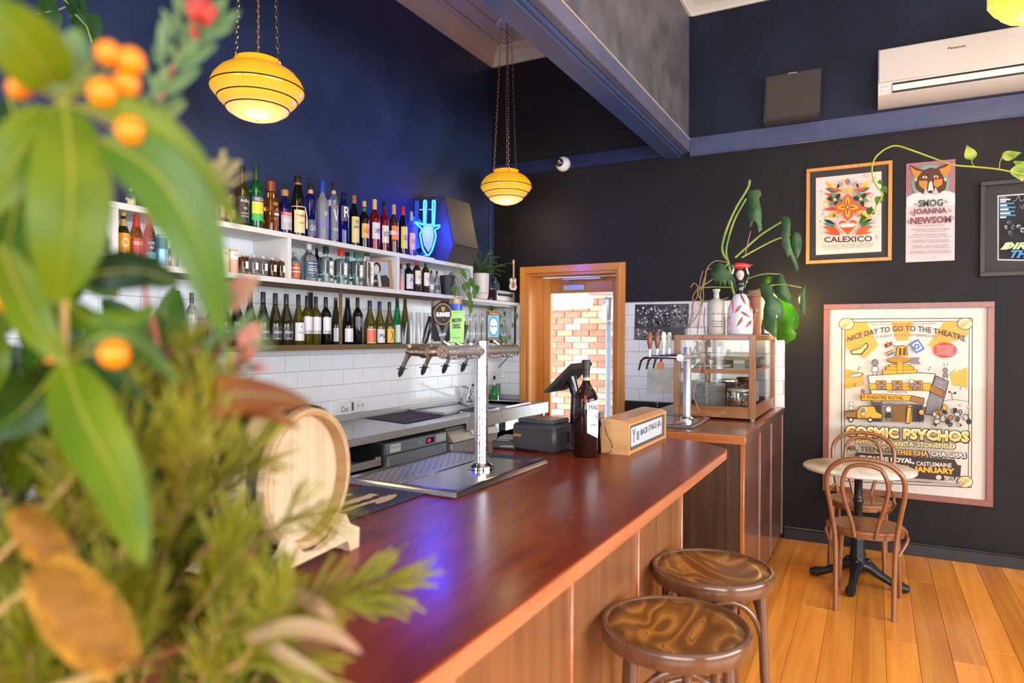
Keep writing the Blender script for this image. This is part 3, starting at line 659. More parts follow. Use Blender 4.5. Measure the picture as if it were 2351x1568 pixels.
for k, (px, tp, gl) in enumerate(((705, 679, 'olive'), (725, 681, 'olive'), (748, 682, 'dark'))):
    B(px, tp, 25, WZ, 'bord', gl, (25, 26, 34), (.24, .58, (222, 219, 224)), ['first', 'second', 'third'][k]+' of three wine bottles whose white labels form one band', group=WING, name='wine_bottle', text='FAIR', tc=(90, 85, 100), tsz=[('FAIR', .28, .06, 1.5)])
B(771, 683, 21, WZ, 'ries', 'dolive', (30, 45, 32), (.08, .36, (215, 216, 222)), 'slim dark wine bottle left of the bronze upright', group=WING, name='wine_bottle')
B(798, 683, 26, WZ, 'ries', 'dark', (55, 60, 45), (.07, .35, (222, 220, 222)), 'dark wine bottle with small white label right of the bronze upright', group=WING, name='wine_bottle', tsz=[('wine', .15, .03, .5)], text='w', tc=(170, 170, 170))
B(821, 683, 24, WZ, 'bord', 'dark', (28, 28, 32), (.38, .58, (95, 92, 108)), 'black wine bottle with a small round grey label', group=WING, name='wine_bottle')
B(849, 690, 28, WZ, 'burg', 'olive', (45, 45, 55), [(.04, .36, (235, 225, 200)), (.055, .345, (225, 105, 75))], 'gold-green wine bottle with a coral label', group=WING, name='wine_bottle')
B(871.5, 692, 25, WZ, 'burg', 'olive', (30, 40, 100), (.05, .36, (215, 212, 222)), 'gold-green wine bottle with blue cap and white label', group=WING, name='wine_bottle', text='~', tc=(90, 90, 100))
B(894, 693, 23, WZ, 'burg', 'olive', (35, 45, 58), (.05, .37, (240, 180, 60)), 'gold-green wine bottle with a yellow label', group=WING, name='wine_bottle', text='X', tc=(150, 100, 30), tsz=[('X', .21, .26, 1.2)])
B(912, 684, 21, WZ, 'ries', 'vgreen', (15, 80, 70), (.05, .42, (190, 200, 195)), 'bright green wine bottle with a pale grey label', group=WING, name='wine_bottle')
B(930, 684, 20, WZ, 'ries', 'olive', (130, 200, 50), (.05, .40, (40, 40, 42)), 'golden wine bottle with a lime green cap', group=WING, name='wine_bottle')
for px, tp, sh, gl, cp, lb, nm in ((408, 668, 'bord', 'dolive', (30, 30, 30), (205, 205, 190), 'dark green wine bottle glimpsed behind the long leaf'), (440, 672, 'bord', 'clear', (60, 60, 60), (205, 200, 170), 'clear bottle with a cream label behind the long leaf'), (486, 668, 'burg', 'dolive', (40, 40, 40), (62, 58, 66), 'dark wine bottle behind the pink blossom'),
        (365, 690, 'bord', 'clear', (200, 200, 205), (200, 190, 200), 'clear glass bottle behind the green leaf in the rack')):
    B(px, tp, 26, WZ, sh, gl, cp, (.12, .36, lb), nm, group=WING, name='wine_bottle')
# carafes and stacked glasses on the steel rack
for k, px in enumerate((950, 968, 986, 1004)):
    B(px, 716+k*2, 17, WZ, 'glas', 'clear', None, None, ['first', 'second', 'third', 'fourth'][k]+' tall stack of clear glasses right of the lime capped bottle', name='glass_stack', cat='glassware', group='stacks of glasses on the rack')
for k, px in enumerate((1066, 1080, 1094, 1108)):
    B(px, 722, 15, WZ, 'caraf', 'clear', None, None, ['first', 'second', 'third', 'fourth'][k]+' clear carafe behind the green tap badge', name='carafe', cat='carafe', group='carafes on the rack')
for k, px in enumerate((1147, 1158)):
    B(px, 735, 11, WZ+.01, 'caraf', 'clear', None, None, ['left', 'right'][k]+' small glass bottle right of the blue pale ale badge', name='carafe', cat='carafe', group='carafes on the rack')
# bottles on the steel bench, glimpsed behind the foliage
BZ = 1.003
for px, tp, c, gl, nm in ((405, 800, (215, 50, 45), 'clear', 'clear bottle with a red top on the bench, behind the blossom'), (440, 775, (30, 25, 30), 'dark', 'black bottle on the bench behind the blossom'), (480, 780, (40, 40, 60), 'aqua', 'greenish bottle with a dark top on the bench')):
    B(px, tp+30, 28, BZ, 'bord', gl, c, (.2, .5, (200, 200, 205)), nm, x=-3.22, group='bottles on the steel bench')

# ---------------------------------------------------------------- photo frame, pots, amplifier, guitar
pf = thing('portrait_photograph', 'small wooden framed black and white portrait photograph leaning in shelf cell', 'picture', (-3.2, 3.85, MZ))
fa, fb = P(857, 600, 'x', -3.16), P(898, 606, 'x', -3.16)
fy0, fy1 = fa.y, fb.y
fr = MB(); M = Matrix.Translation((-3.18, fy0-.02, MZ)) @ Matrix.Rotation(rad(-38), 4, 'Z') @ Matrix.Rotation(rad(-10), 4, 'Y')
fw, fh = .16, .215
for lo, hi in (((0, 0, 0), (.014, fw, .014)), ((0, 0, fh-.014), (.014, fw, fh)), ((0, 0, 0), (.014, .014, fh)), ((0, fw-.014, 0), (.014, fw, fh))): fr.box(lo, hi, .001, M)
part('frame', fr, mat('light_timber_frame', (.45, .20, .09), .4), pf)
part('backing', MB().box((.001, .004, .004), (.006, fw-.004, fh-.004), 0, M), mat('brown_backing', (.2, .12, .06), .7), pf)
A = Art(lambda x, y: M @ V((.0075, x*fw, (1-y)*fh)), M.to_3x3() @ V((1, 0, 0)))
A.rect(.05, .04, .95, .96, (.62, .65, .70)); A.poly([(.08, .96), (.12, .62), (.35, .50), (.55, .55), (.80, .52), (.94, .70), (.94, .96)], (.13, .12, .12))
A.ell(.38, .28, .17, .19, (.10, .09, .09)); A.ell(.35, .33, .12, .16, (.80, .80, .80)); A.poly([(.36, .46), (.5, .5), (.55, .96), (.42, .96)], (.75, .75, .76)); A.ell(.28, .74, .08, .05, (.6, .6, .6), 7); A.out(pf, 'photograph')

LEAFP = leafmat('pothos_leaf', (.05, .16, .02), (.14, .30, .04)); LEAFD = leafmat('dark_leaf', (.015, .06, .015), (.04, .11, .03), tl=.2)
FERN = leafmat('fern_leaf', (.08, .22, .03), (.20, .38, .06))
def leaf(mb, base, d, up, L, W_, cup=.15, bend=.2, n=6, shape='heart', fold=.12):
    d = V(d).normalized(); up = V(up); up = (up-d*up.dot(d)).normalized(); s = d.cross(up); base = V(base)
    pr_ = {'heart': lambda t: (sin(pi*min(1, t*1.0)**.62)) * (1-.15*t), 'lance': lambda t: sin(pi*t**.85)**.9, 'oblong': lambda t: sin(pi*t**1.0)**.55, 'needle': lambda t: .9*(1-t*.4)}[shape]
    rows = []
    for i in range(n+1):
        t = i/n; c = base+d*L*t*(1-.15*bend*t)-up*L*bend*t*t; w_ = W_/2*max(.04, pr_(t))
        rows.append([mb.b.verts.new(c+s*w_*k+up*(abs(k)*fold*w_*1.6-(abs(k)**2)*cup*w_)) for k in (-1, -.5, 0, .5, 1)])
    for a, b in zip(rows, rows[1:]):
        for k in range(4):
            f = mb.b.faces.new((a[k], a[k+1], b[k+1], b[k])); f.material_index = mb.mi
bp_ = P(1027, 640, 'x', -3.12)
pp = thing('potted_pothos', 'trailing pothos in a black pot at the right end of shelf cell', 'plant', (-3.12, bp_.y, MZ))
part('pot', MB().lathe([(.05, 0), (.065, .16), (.06, .165), (.055, .14)], 20, Matrix.Translation((-3.12, bp_.y, MZ))), mat('black_pot', (.02, .02, .022), .5), pp)
rng = random.Random(5); st = MB(); c0 = V((-3.12, bp_.y, MZ+.15))
tips = [(1058, 625), (1082, 640), (1072, 670), (1048, 700), (1062, 735), (1090, 660), (1040, 660), (1055, 680), (1078, 700), (1066, 652)]
for k, (px, py) in enumerate(tips):
    e = P(px, py, 'x', -2.98+rng.random()*.06); st.tube(bez(c0, c0+V((.05, .03, .10)), e+V((0, 0, .10)), e, 8), .002, 5)
    for q in range(2):
        mb = MB(); leaf(mb, e+V((0, rng.uniform(-.03, .03), rng.uniform(-.02, .03))), (rng.uniform(.1, .5), rng.uniform(-.5, .7), -1), (1, -.5, .2), rng.uniform(.07, .10), rng.uniform(.045, .06))
        part('leaf', mb, LEAFP, pp)
part('stem', st, LEAFP, pp)
wp = P(1103, 690, 'x', -3.12)
fp = thing('potted_fern', 'feathery fern in a white two-part pot on corner shelf', 'plant', (-3.12, wp.y, MZ-.008))
MM = Matrix.Translation((-3.12, wp.y, MZ-.008))
part('pot', MB().lathe([(.062, .055), (.074, .06), (.078, .235), (.073, .235), (.07, .2)], 24, MM), mat('white_ceramic_pot', (.70, .66, .62), .35), fp)
part('pot_base', MB().lathe([(.05, 0), (.066, .012), (.073, .052), (.07, .055)], 24, MM), mat('white_ceramic_pot', (.70, .66, .62), .35), fp)
fm = MB(); rng = random.Random(8); c0 = MM @ V((0, 0, .22))
for k in range(60):
    a = rng.uniform(0, 2*pi); el = rng.uniform(.3, 1.4); L_ = rng.uniform(.12, .30)
    dv = V((cos(a)*cos(el), sin(a)*cos(el)+.15, sin(el))); pts = bez(c0, c0+dv*L_*.5, c0+dv*L_*.9+V((0, 0, -.01)), c0+dv*L_+V((cos(a)*.03, sin(a)*.03, -.05)), 9)
    fm.tube(pts, .0012, 4)
    for i, q in enumerate(pts[2:]):
        s = dv.cross(V((0, 0, 1))).normalized()
        for sg in (-1, 1): leaf(fm, q, s*sg+dv*.5, (0, 0, 1), .045*(1-i*.08), .012, n=2, shape='lance')
part('fronds', fm, FERN, fp, kind='stuff')
ap0, ap1 = P(1143, 662, 'x', -3.06), P(1195, 668, 'x', -3.06)
am = thing('amplifier', 'silver faced amplifier with knobs on the corner shelf', 'amplifier', (-3.2, 5.5, MZ-.008))
part('case', MB().box((-3.3, ap0.y, MZ-.006), (-3.08, 5.82, MZ+.10), .003), mat('maroon_black_case', (.06, .02, .03), .4), am)
part('front_panel', MB().box((-3.08, ap0.y+.003, MZ), (-3.07, 5.817, MZ+.092), .001), mat('silver_faceplate', (.5, .5, .5), .35, metal=.6), am)
for k in range(6): part('knob', MB().cyl((-3.07, ap0.y+.04+k*.045, MZ+.055), (-3.055, ap0.y+.04+k*.045, MZ+.055), .012 if k < 5 else .018), BSTL, am)
gp = P(1177, 655, 'y', 5.74)
gt = thing('miniature_guitar', 'small white electric guitar model standing on the amplifier', 'guitar', (gp.x, gp.y, MZ+.10))
gm = Matrix.Translation((gp.x, gp.y, MZ+.10)) @ Matrix.Rotation(rad(-28), 4, 'Z')
part('body', MB().prism([(0, y, z) for y, z in ((-.03, .01), (-.045, .04), (-.032, .075), (-.04, .11), (-.02, .125), (-.008, .105), (.01, .105), (.03, .125), (.035, .105), (.03, .07), (.042, .035), (.025, .006))], (.012, 0, 0), gm), mat('white_guitar_lacquer', (.7, .66, .62), .3), gt)
part('neck', MB().box((.010, -.007, .08), (.02, .007, .255), .001, gm).prism([(.01, y, z) for y, z in ((-.008, .255), (-.014, .275), (-.006, .30), (.008, .295), (.009, .255))], (.01, 0, 0), gm), mat('maple_neck', (.60, .38, .20), .4), gt)
part('pickguard', MB().prism([(.012, y, z) for y, z in ((-.02, .03), (-.02, .08), (0, .095), (.018, .08), (.016, .03))], (.002, 0, 0), gm), mat('rose_pickguard', (.35, .15, .12), .4), gt)
rj = P(1133, 650, 'x', -3.2)
B(1137, 628, 22, MZ, 'roun', 'ltblue', None, None, 'small pale blue glass jar between fern and amplifier', name='glass_jar', cat='jar', x=-3.14)
bt = thing('tape_ball', 'tiny blue ball of tape on the corner shelf edge', 'tape', (-3.07, P(1126, 683, 'x', -3.07).y, MZ-.008))
part('roll', MB().sph((0, 0, .012), .018, sc_=(1, 1.3, .7)), mat('blue_tape', (.05, .10, .5), .5), bt, False)
tp = thing('trailing_plant', 'green trailing plant hanging beneath the corner shelf by the door frame', 'plant', (-3.08, 5.5, MZ-.04))
rng = random.Random(9); st = MB()
for k in range(13):
    a = P(rng.uniform(1112, 1190), 700, 'x', -3.06); e = P(rng.uniform(1120, 1192), rng.uniform(712, 790), 'x', -3.03)
    a.z = MZ-.045; a.y = min(a.y, 5.78); e.y = min(e.y, 5.8)
    st.tube([a, (a+e)/2+V((.02, 0, 0)), e], .0015, 4)
    mb = MB(); leaf(mb, e, (.3, rng.uniform(-.6, .6), -1), (1, -.4, .2), rng.uniform(.05, .085), .04); part('leaf', mb, LEAFP, tp)
part('stem', st, LEAFP, tp)

# ---------------------------------------------------------------- neon goat sign and loudspeaker
NX = -3.13
ns = thing('neon_sign', 'glowing blue neon goat head sign on the top shelf', 'neon sign', (NX, 4.3, SZ))
NEON = mat('cyan_neon_tube', (.1, .3, .6), .3, emit=(.010, .15, 1.0), es=7)
npx = [(1130, 860), (1155, 850), (1200, 870), (1245, 880), (1262, 855), (1262, 560), (1280, 530), (1295, 560), (1285, 860), (1300, 885), (1370, 885), (1390, 860), (1392, 560), (1410, 535), (1428, 560), (1415, 880), (1425, 910), (1450, 900), (1495, 895), (1485, 930), (1440, 955), (1425, 985), (1440, 1040), (1425, 1130), (1390, 1250), (1345, 1330), (1320, 1345), (1290, 1320), (1240, 1230), (1215, 1100), (1205, 1030), (1225, 985), (1225, 945), (1180, 900)]
def crop2(cx, cy): return (780+cx/6.5306, 380+cy/6.5306)
pts = [P(*crop2(a, b), 'x', NX+.04) for a, b in npx]
sm = []
N_ = len(pts)
for i in range(N_):
    a, b, c, d = pts[i-1], pts[i], pts[(i+1) % N_], pts[(i+2) % N_]
    for t in (0, .25, .5, .75): sm.append(.5*((2*b)+(c-a)*t+(2*a-5*b+4*c-d)*t*t+(3*b-a-3*c+d)*t**3))
part('neon_tube', MB().tube(sm, .0072, 8, closed=True), NEON, ns)
lo, hi = min(p.y for p in pts), max(p.y for p in pts); zt = max(p.z for p in pts)
part('clear_backing', MB().box((NX, lo-.01, SZ), (NX+.004, hi+.02, zt+.02)), pane_mat('acrylic', (.9, .93, 1), .08), ns)
part('face_panel', MB().prism([P(*crop2(a, b), 'x', NX+.02) for a, b in ((1250, 905), (1400, 905), (1410, 1040), (1385, 1200), (1325, 1300), (1260, 1200), (1230, 1040))], (.003, 0, 0)), mat('grey_face_panel', (.35, .36, .42), .4), ns)
part('lit_foot', MB().box((NX-.03, lo+.04, SZ), (NX+.03, hi-.05, SZ+.02), .004), mat('white_plastic', (.8, .8, .8), .4), ns)
part('tube_clip', MB().cyl(pts[5]+V((-.04, 0, -.05)), pts[5]+V((-.002, 0, -.05)), .005).cyl(pts[12]+V((-.04, 0, -.05)), pts[12]+V((-.002, 0, -.05)), .005).cyl(pts[26]+V((-.04, 0, .0)), pts[26]+V((-.002, 0, 0)), .005), mat('white_plastic', (.8, .8, .8), .4), ns)
l = bpy.data.lights.new('neon_glow', 'POINT'); l.energy = 42; l.color = (.02, .05, 1); l.shadow_soft_size = .16; o = bpy.data.objects.new('neon_glow', l); COL.objects.link(o); o.location = (NX+.10, (lo+hi)/2+.03, SZ+.22)
sp = thing('loudspeaker', 'black angular loudspeaker cabinet beside the blue neon sign', 'speaker', (-3.2, 4.75, SZ))
ya = 4.56
q1, q2, q3 = P(1019, 448, 'y', ya), P(1040, 561, 'y', ya), P(1027, 592, 'y', ya)
yb_ = P(1098, 571, 'x', q2.x).y
SPM = mat('black_speaker_board', (.035, .030, .030), .55, noise_s=40, noise_a=.2, bump=.2, bump_s=150)
part('cabinet', MB().prism([(-3.34, ya, SZ), (q3.x, ya, SZ), (q2.x, ya, q2.z), (q1.x, ya, q1.z), (-3.34, ya, q1.z)], (0, yb_-ya, 0)), SPM, sp, smooth=0)
n_ = V((q2.z-q1.z, 0, q1.x-q2.x)).normalized()
if n_.x < 0: n_ = -n_
part('grille', MB().prism([V((q1.x, ya+.01, q1.z-.01)), V((q2.x, ya+.01, q2.z+.006)), V((q2.x, yb_-.01, q2.z+.006)), V((q1.x, yb_-.01, q1.z-.01))], n_*.006), mat('perforated_grille', (.05, .042, .04), .6, bump=.5, bump_s=400), sp, smooth=0)
# ================================================================ STEEL BENCH AND WHAT STANDS BELOW AND ON IT
def PP(px, py, p0, n):
    d = ray(px, py); n = V(n); return CO + d*((V(p0)-CO).dot(n)/d.dot(n))
BX, BZ0 = -2.70, 1.0
SS = mat('brushed_stainless', (.42, .43, .45), .25, metal=.85, noise_s=14, noise_a=.12)
SSL = mat('satin_stainless', (.60, .59, .58), .35, metal=.6)
DK = mat('dark_gap_black', (.015, .015, .017), .6)
bn = thing('steel_bench', 'long stainless steel back bench with a raised rear lip', 'bench', (-3.0, 3.6, 0))
bt_ = MB(); y0, y1 = -.8, YB-.05
bt_.box((XL+.012, y0, BZ0-.03), (BX, 4.62, BZ0), .002).box((XL+.012, 5.02, BZ0-.03), (BX, 5.14, BZ0), .002).box((XL+.012, 4.62, BZ0-.03), (-3.22, 5.02, BZ0)).box((-2.80, 4.62, BZ0-.03), (BX, 5.02, BZ0))
bt_.box((XL+.012, 5.14, BZ0-.03), (-3.24, 5.62, BZ0)).box((-2.80, 5.14, BZ0-.03), (BX, 5.62, BZ0)).box((XL+.012, 5.62, BZ0-.03), (BX, y1, BZ0))
part('worktop', bt_, SS, bn)
part('rear_lip', MB().box((XL+.012, y0, BZ0), (XL+.03, y1, BZ0+.05), .002), SSL, bn)
part('front_fascia', MB().box((BX-.003, y0, BZ0-.045), (BX+.001, 4.35, BZ0-.003), .001).box((BX-.003, 4.35, BZ0-.10), (BX+.001, y1, BZ0-.003), .001), SSL, bn)
for a, b, lb in ((4.62, 5.02, None), (5.14, 5.62, None)):
    x0, x1 = -3.22 if a < 5 else -3.24, -2.80; s = MB()
    s.box((x0, a, .80), (x1, b, .805)).box((x0-.003, a, .80), (x0, b, BZ0+.003)).box((x1, a, .80), (x1+.003, b, BZ0+.003)).box((x0, a-.003, .80), (x1, a, BZ0+.003)).box((x0, b, .80), (x1, b+.003, BZ0+.003))
    s.tube([(x0, a, BZ0+.003), (x1, a, BZ0+.003), (x1, b, BZ0+.003), (x0, b, BZ0+.003)], .005, 6, closed=True)
    part('sink_bowl', s, mat('bright_stainless', (.75, .76, .77), .2, metal=.8), bn)
for y in (.5, 2.2, 4.42, 5.7): part('leg', MB().box((BX-.04, y, 0), (BX-.005, y+.035, BZ0-.03), .002), SSL, bn)
# under-bench fridge
a0, a1 = P(887, 1020, 'x', BX-.01).y, P(1024, 1000, 'x', BX-.01).y
fr_ = thing('underbench_fridge', 'grey underbench bar fridge with red digital thermostat', 'fridge', (-2.95, (a0+a1)/2, 0))
GB = mat('blue_grey_appliance', (.26, .31, .36), .3, metal=.3); zt = BZ0-.075
part('cabinet', MB().box((XL+.05, a0, .04), (BX-.03, a1, zt), .003), mat('grey_cabinet', (.12, .13, .14), .4), fr_)
part('control_panel', MB().box((BX-.03, a0, zt-.07), (BX-.006, a1, zt), .002), GB, fr_)
part('door', MB().box((BX-.03, a0, .06), (BX-.002, a1, zt-.078), .003).box((BX-.002, a0+.07, .09), (BX+.0, a1-.02, zt-.10), .0008), GB, fr_)
part('door_handle', MB().box((BX-.004, a0+.01, .2), (BX+.004, a0+.06, zt-.09), .003), GB, fr_)
ym = a0+(a1-a0)*.68
th = part('thermostat', MB().box((BX-.006, ym-.035, zt-.055), (BX-.002, ym+.06, zt-.015), .001), DK, fr_, label='black thermostat housing')
part('digits', MB().box((BX-.002, ym-.02, zt-.046), (BX-.001, ym+.012, zt-.024)), mat('red_led_display', (.5, .02, .05), .4, emit=(1, .03, .08), es=.9), th)
part('rating_plate', MB().box((BX-.006, ym+.085, zt-.06), (BX-.004, a1-.01, zt-.008)), mat('grey_plate', (.45, .45, .47), .4), fr_)
part('lock', MB().cyl((BX-.006, a0+(a1-a0)*.52, zt-.035), (BX, a0+(a1-a0)*.52, zt-.035), .012), SSL, fr_)
A = Art(lambda y, z: V((BX-.005, y, z)), (1, 0, 0))
A.poly([(a0+.03, zt-.01), (a0+.14, zt-.01), (a0+.14, zt-.06), (a0+.03, zt-.06)], (.85, .87, .86)); A.text('Enomatic', (a0+.04, zt-.018), (a0+.13, zt-.018), (a0+.04, zt-.036), (.1, .45, .7)); A.out(fr_, 'brand_sticker')
# glass washer
b0, b1 = P(1034, 1000, 'x', BX).y, P(1140, 1000, 'x', BX).y
gw = thing('glass_washer', 'stainless underbench glass washer right of the fridge', 'dishwasher', (-2.95, (b0+b1)/2, 0))
part('cabinet', MB().box((XL+.05, b0, .04), (BX-.03, b1, zt), .003), mat('grey_cabinet', (.12, .13, .14), .4), gw)
part('control_panel', MB().prism([(BX-.05, b0, zt+.01), (BX+.03, b0, zt-.085), (BX-.03, b0, zt-.085)], (0, b1-b0, 0)), mat('champagne_steel', (.50, .46, .40), .3, metal=.5), gw, smooth=0)
part('door', MB().box((BX-.03, b0, .08), (BX+.01, b1, zt-.095), .004), SSL, gw)
part('badge', MB().prism([(BX-.018, (b0+b1)/2-.06, zt-.02), (BX+.018, (b0+b1)/2-.06, zt-.065), (BX+.02, (b0+b1)/2-.06, zt-.063), (BX-.016, (b0+b1)/2-.06, zt-.018)], (0, .13, 0)), mat('white_badge', (.7, .72, .74), .4), gw)
# drawers left of the fridge
d1 = a0-.02; d0 = d1-.75
dw = thing('drawer_unit', 'dark underbench drawer unit with steel drawer fronts left of fridge', 'drawers', (-2.95, (d0+d1)/2, 0))
part('cabinet', MB().box((XL+.05, d0, .04), (XL+.09, d1, zt)).box((XL+.05, d1-.01, .04), (BX-.03, d1, zt)).box((XL+.05, d0, .04), (BX-.03, d0+.01, zt)).box((XL+.05, d0, .04), (BX-.03, d1, .06)), DK, dw)
for z in (.80, .68, .50, .30):
    dd = part('drawer', MB().box((BX-.03, d0+.02, z), (BX-.01, d1-.03, z+.045), .002).box((XL+.2, d0+.03, z), (BX-.03, d1-.04, z+.006)), SSL, dw)
    part('drawer_handle', MB().box((BX-.012, d1-.09, z+.03), (BX+.004, d1-.05, z+.06), .002), SSL, dd)
# things on the bench
tr = thing('drain_tray', 'rimmed steel draining tray lying on the back bench', 'tray', (-2.95, 3.9, BZ0))
tp_ = [P(a, b, 'z', BZ0+.012) for a, b in ((890, 939), (1020, 951), (1084, 936), (974, 920))]
for p in tp_: p.x = clip(p.x, XL+.05, BX+.02)
m_ = MB(); m_.prism([(p.x, p.y, BZ0+.003) for p in tp_], (0, 0, .004)); m_.tube([(p.x, p.y, BZ0+.016) for p in tp_], .009, 6, closed=True)
part('pan', m_, SS, tr)
cl_ = MB(); cq = [P(a, b, 'z', BZ0) for a, b in ((781, 956), (932, 973), (1017, 957), (850, 940))]
for p in cq: p.x = clip(p.x, XL+.04, BX-.005)
gr = []
for i in range(15):
    row = []
    for j in range(11):
        u, v = i/14, j/10; q = (cq[0]*(1-u)+cq[1]*u)*(1-v)+(cq[3]*(1-u)+cq[2]*u)*v
        row.append(cl_.b.verts.new((q.x, q.y, BZ0+.006+.007*max(0, noise.noise((u*3, v*4, 1)))+(.004*sin(u*9+v*3) if 0 < i < 14 and 0 < j < 10 else 0))))
    gr.append(row)
for i in range(14):
    for j in range(10): cl_.b.faces.new((gr[i][j], gr[i+1][j], gr[i+1][j+1], gr[i][j+1]))
ct = part('tea_towel', cl_, mat('charcoal_purple_cloth', (.075, .055, .075), .9, bump=.4, bump_s=300)); tag(ct, 'dark purple-grey cloth spread over the steel bench', 'cloth')
sm_ = ct.modifiers.new('s', 'SOLIDIFY'); sm_.thickness = .003
for nm, (ax, ay), lb, wd in (('power_outlet', (782, 937), 'white box on tiles with scribbled lettering left of the socket', .16), ('power_outlet', (818, 931), 'white double power socket on tiles above the purple cloth', .17)):
    q = P(ax, ay, 'x', XL+.013); q.z = max(q.z, 1.085)
    t = thing(nm, lb, 'power outlet', (XL+.013, q.y, q.z))
    part('plate', MB().box((0, -wd/2, -.045), (.03 if ax < 800 else .012, wd/2, .045), .002), WHT, t, False)
    A = Art(lambda y, z: V((.031 if ax < 800 else .013, y, z)), (1, 0, 0))
    if ax < 800: A.text('Coc', (-.03, .015), (.05, .015), (-.03, -.025), (.25, .25, .25), 0)
    else:
        for yy2 in (.0, .045): A.rect(yy2-.003, -.01, yy2+.001, .01, (.3, .3, .3)); A.rect(yy2+.012, -.01, yy2+.016, .01, (.3, .3, .3))
        A.rect(-.065, -.03, -.045, .03, (.35, .35, .38))
    me = A.out(None, 'print'); me.parent = t
CHR = mat('polished_chrome', (.75, .76, .78), .08, metal=1)
q = P(1022, 922, 'z', BZ0); q.x = clip(q.x, XL+.08, -3.2)
f1 = thing('lever_faucet', 'chrome faucet with a long straight sloping spout at bench', 'faucet', (q.x, q.y, BZ0))
part('body', MB().cyl((0, 0, 0), (0, 0, .13), .020).cyl((0, -.03, .0), (0, -.03, .09), .01), CHR, f1, False)
e = P(1086, 884, 'x', -3.05)-V((q.x, q.y, BZ0)); part('spout', MB().tube([(0, 0, .04), (e.x*.5, e.y*.5, e.z*.5+.01), tuple(e)], .011, 10), CHR, f1, False)
e2 = P(1058, 886, 'x', q.x)-V((q.x, q.y, BZ0)); part('lever', MB().tube([(0, 0, .13), (0, e2.y*.5, .155), (0, e2.y, .16)], [.012, .006, .005], 8), CHR, f1, False)
q = V((-3.27, 5.40, BZ0)); q = P(1143, 911, 'x', -3.26); 
f2 = thing('gooseneck_faucet', 'chrome gooseneck faucet beside the green soap bottle', 'faucet', (-3.26, q.y, BZ0))
part('body', MB().cyl((0, 0, 0), (0, 0, .06), .022), CHR, f2, False)
hh = P(1150, 864, 'x', -3.2).z-BZ0
part('spout', MB().tube([(0, 0, .05), (0, 0, hh-.07)]+[(.07*(1-cos(a)), .02*(1-cos(a)), hh-.07+.07*sin(a)) for a in [pi*i/10 for i in range(1, 11)]]+[(.14, .04, hh-.12)], .010, 10), CHR, f2, False)
q = P(1157, 905, 'x', -3.2)
so = thing('dish_soap', 'green dish soap bottle standing behind the gooseneck faucet', 'soap', (-3.24, min(q.y, 5.72), BZ0))
part('bottle_body', MB().lathe([(.03, 0), (.034, .01), (.034, .09), (.015, .12), (.012, .14)], 16, sq=3), mat('green_detergent', (.02, .35, .06), .2, trans=.3), so, False)
part('cap', MB().cyl((0, 0, .14), (0, 0, .165), .013), WHT, so, False); sleeve(.034, .03, .08, -.3, 1, mat('soap_label', (.12, .55, .3), .4), so)
q0, q1_ = P(1116, 822, 'x', XL+.13), P(1156, 880, 'x', XL+.13)
pd = thing('paper_towel_dispenser', 'white plastic paper towel dispenser on tiles above the sinks', 'dispenser', (XL+.012, (q0.y+q1_.y)/2, q1_.z))
H_ = q0.z-q1_.z; w2 = abs(q1_.y-q0.y)*.45
part('cover', MB().prism([(0, -w2, 0), (.09, -w2, 0), (.13, -w2, H_*.5), (.14, -w2, H_*.85), (.10, -w2, H_), (0, -w2, H_)], (0, 2*w2, 0)), mat('white_plastic_gloss', (.74, .76, .80), .25), pd, False, smooth=0)
part('window', MB().box((.112, -.02, H_*.18), (.116, .015, H_*.32)), DK, pd, False)
q = P(1188, 805, 'y', YB-.02)
pc = thing('appliance_lead', 'grey power cord with a black plug in the tiled corner', 'cord', (q.x, q.y, q.z))
part('plug', MB().cyl(q+V((0, .01, 0)), q+V((0, -.03, 0)), .018), BSTL, pc)
part('cord', MB().tube(bez(q+V((0, -.03, 0)), q+V((-.08, -.08, -.05)), P(1130, 865, 'x', -3.3), P(1095, 905, 'x', -3.32)), .005, 6), mat('grey_cable', (.12, .12, .12), .5), pc)
q = P(1190, 700, 'y', YB-.015)
wc = part('cable', MB().tube(cat_([P(a, b, 'y', YB-.018) for a, b in ((1193, 700), (1192, 750), (1186, 775), (1176, 795), (1172, 812), (1180, 825))]), .004, 6), WHT); tag(wc, 'white cable hanging down the tiles beside the door frame', 'cable')
og = thing('orange', 'round orange fruit on the steel bench left of the barrel', 'fruit', (-3.05, P(572, 900, 'x', -3.05).y, BZ0))
part('fruit', MB().sph((0, 0, .075), .075, 16), mat('orange_peel', (.85, .33, .06), .5, bump=.3, bump_s=200), og, False)

# ================================================================ ON THE BAR: TAP TOWER
FROST = mat('frosted_chrome', (.50, .48, .50), .22, metal=.9, noise_s=300, noise_a=.6, bump=.35, bump_s=300)
CHRW = mat('wet_chrome', (.72, .73, .78), .10, metal=1, bump=.12, bump_s=160)
BRONZ = mat('iced_bronze', (.30, .22, .17), .25, metal=.85, noise_s=160, noise_a=.6, bump=.3, bump_s=220)
def tower(name, label, cx, cy, zb, ztop, zbar, ya, yb, r, rb, fy, badges=None):
    t = thing(name, label, 'beer tap', (cx, cy, zb))
    part('column', MB().lathe([(r, .012), (r, ztop-zb-.006), (r*1.06, ztop-zb-.006), (r*1.06, ztop-zb), (0, ztop-zb+.004)], 28, Matrix.Translation((cx, cy, zb))), CHRW, t)
    part('flange', MB().lathe([(r*1.9, 0), (r*1.9, .008), (r*1.1, .024)], 28, Matrix.Translation((cx, cy, zb))), CHR, t)
    part('crossbar', MB().cyl((cx, ya, zbar), (cx, yb, zbar), rb, n=24), FROST, t)
    for yq in (ya-.006, yb): part('end_cap', MB().cyl((cx, yq, zbar), (cx, yq+.006, zbar), rb*1.02, n=24), BRONZ if r > .027 else CHR, t)
    return t
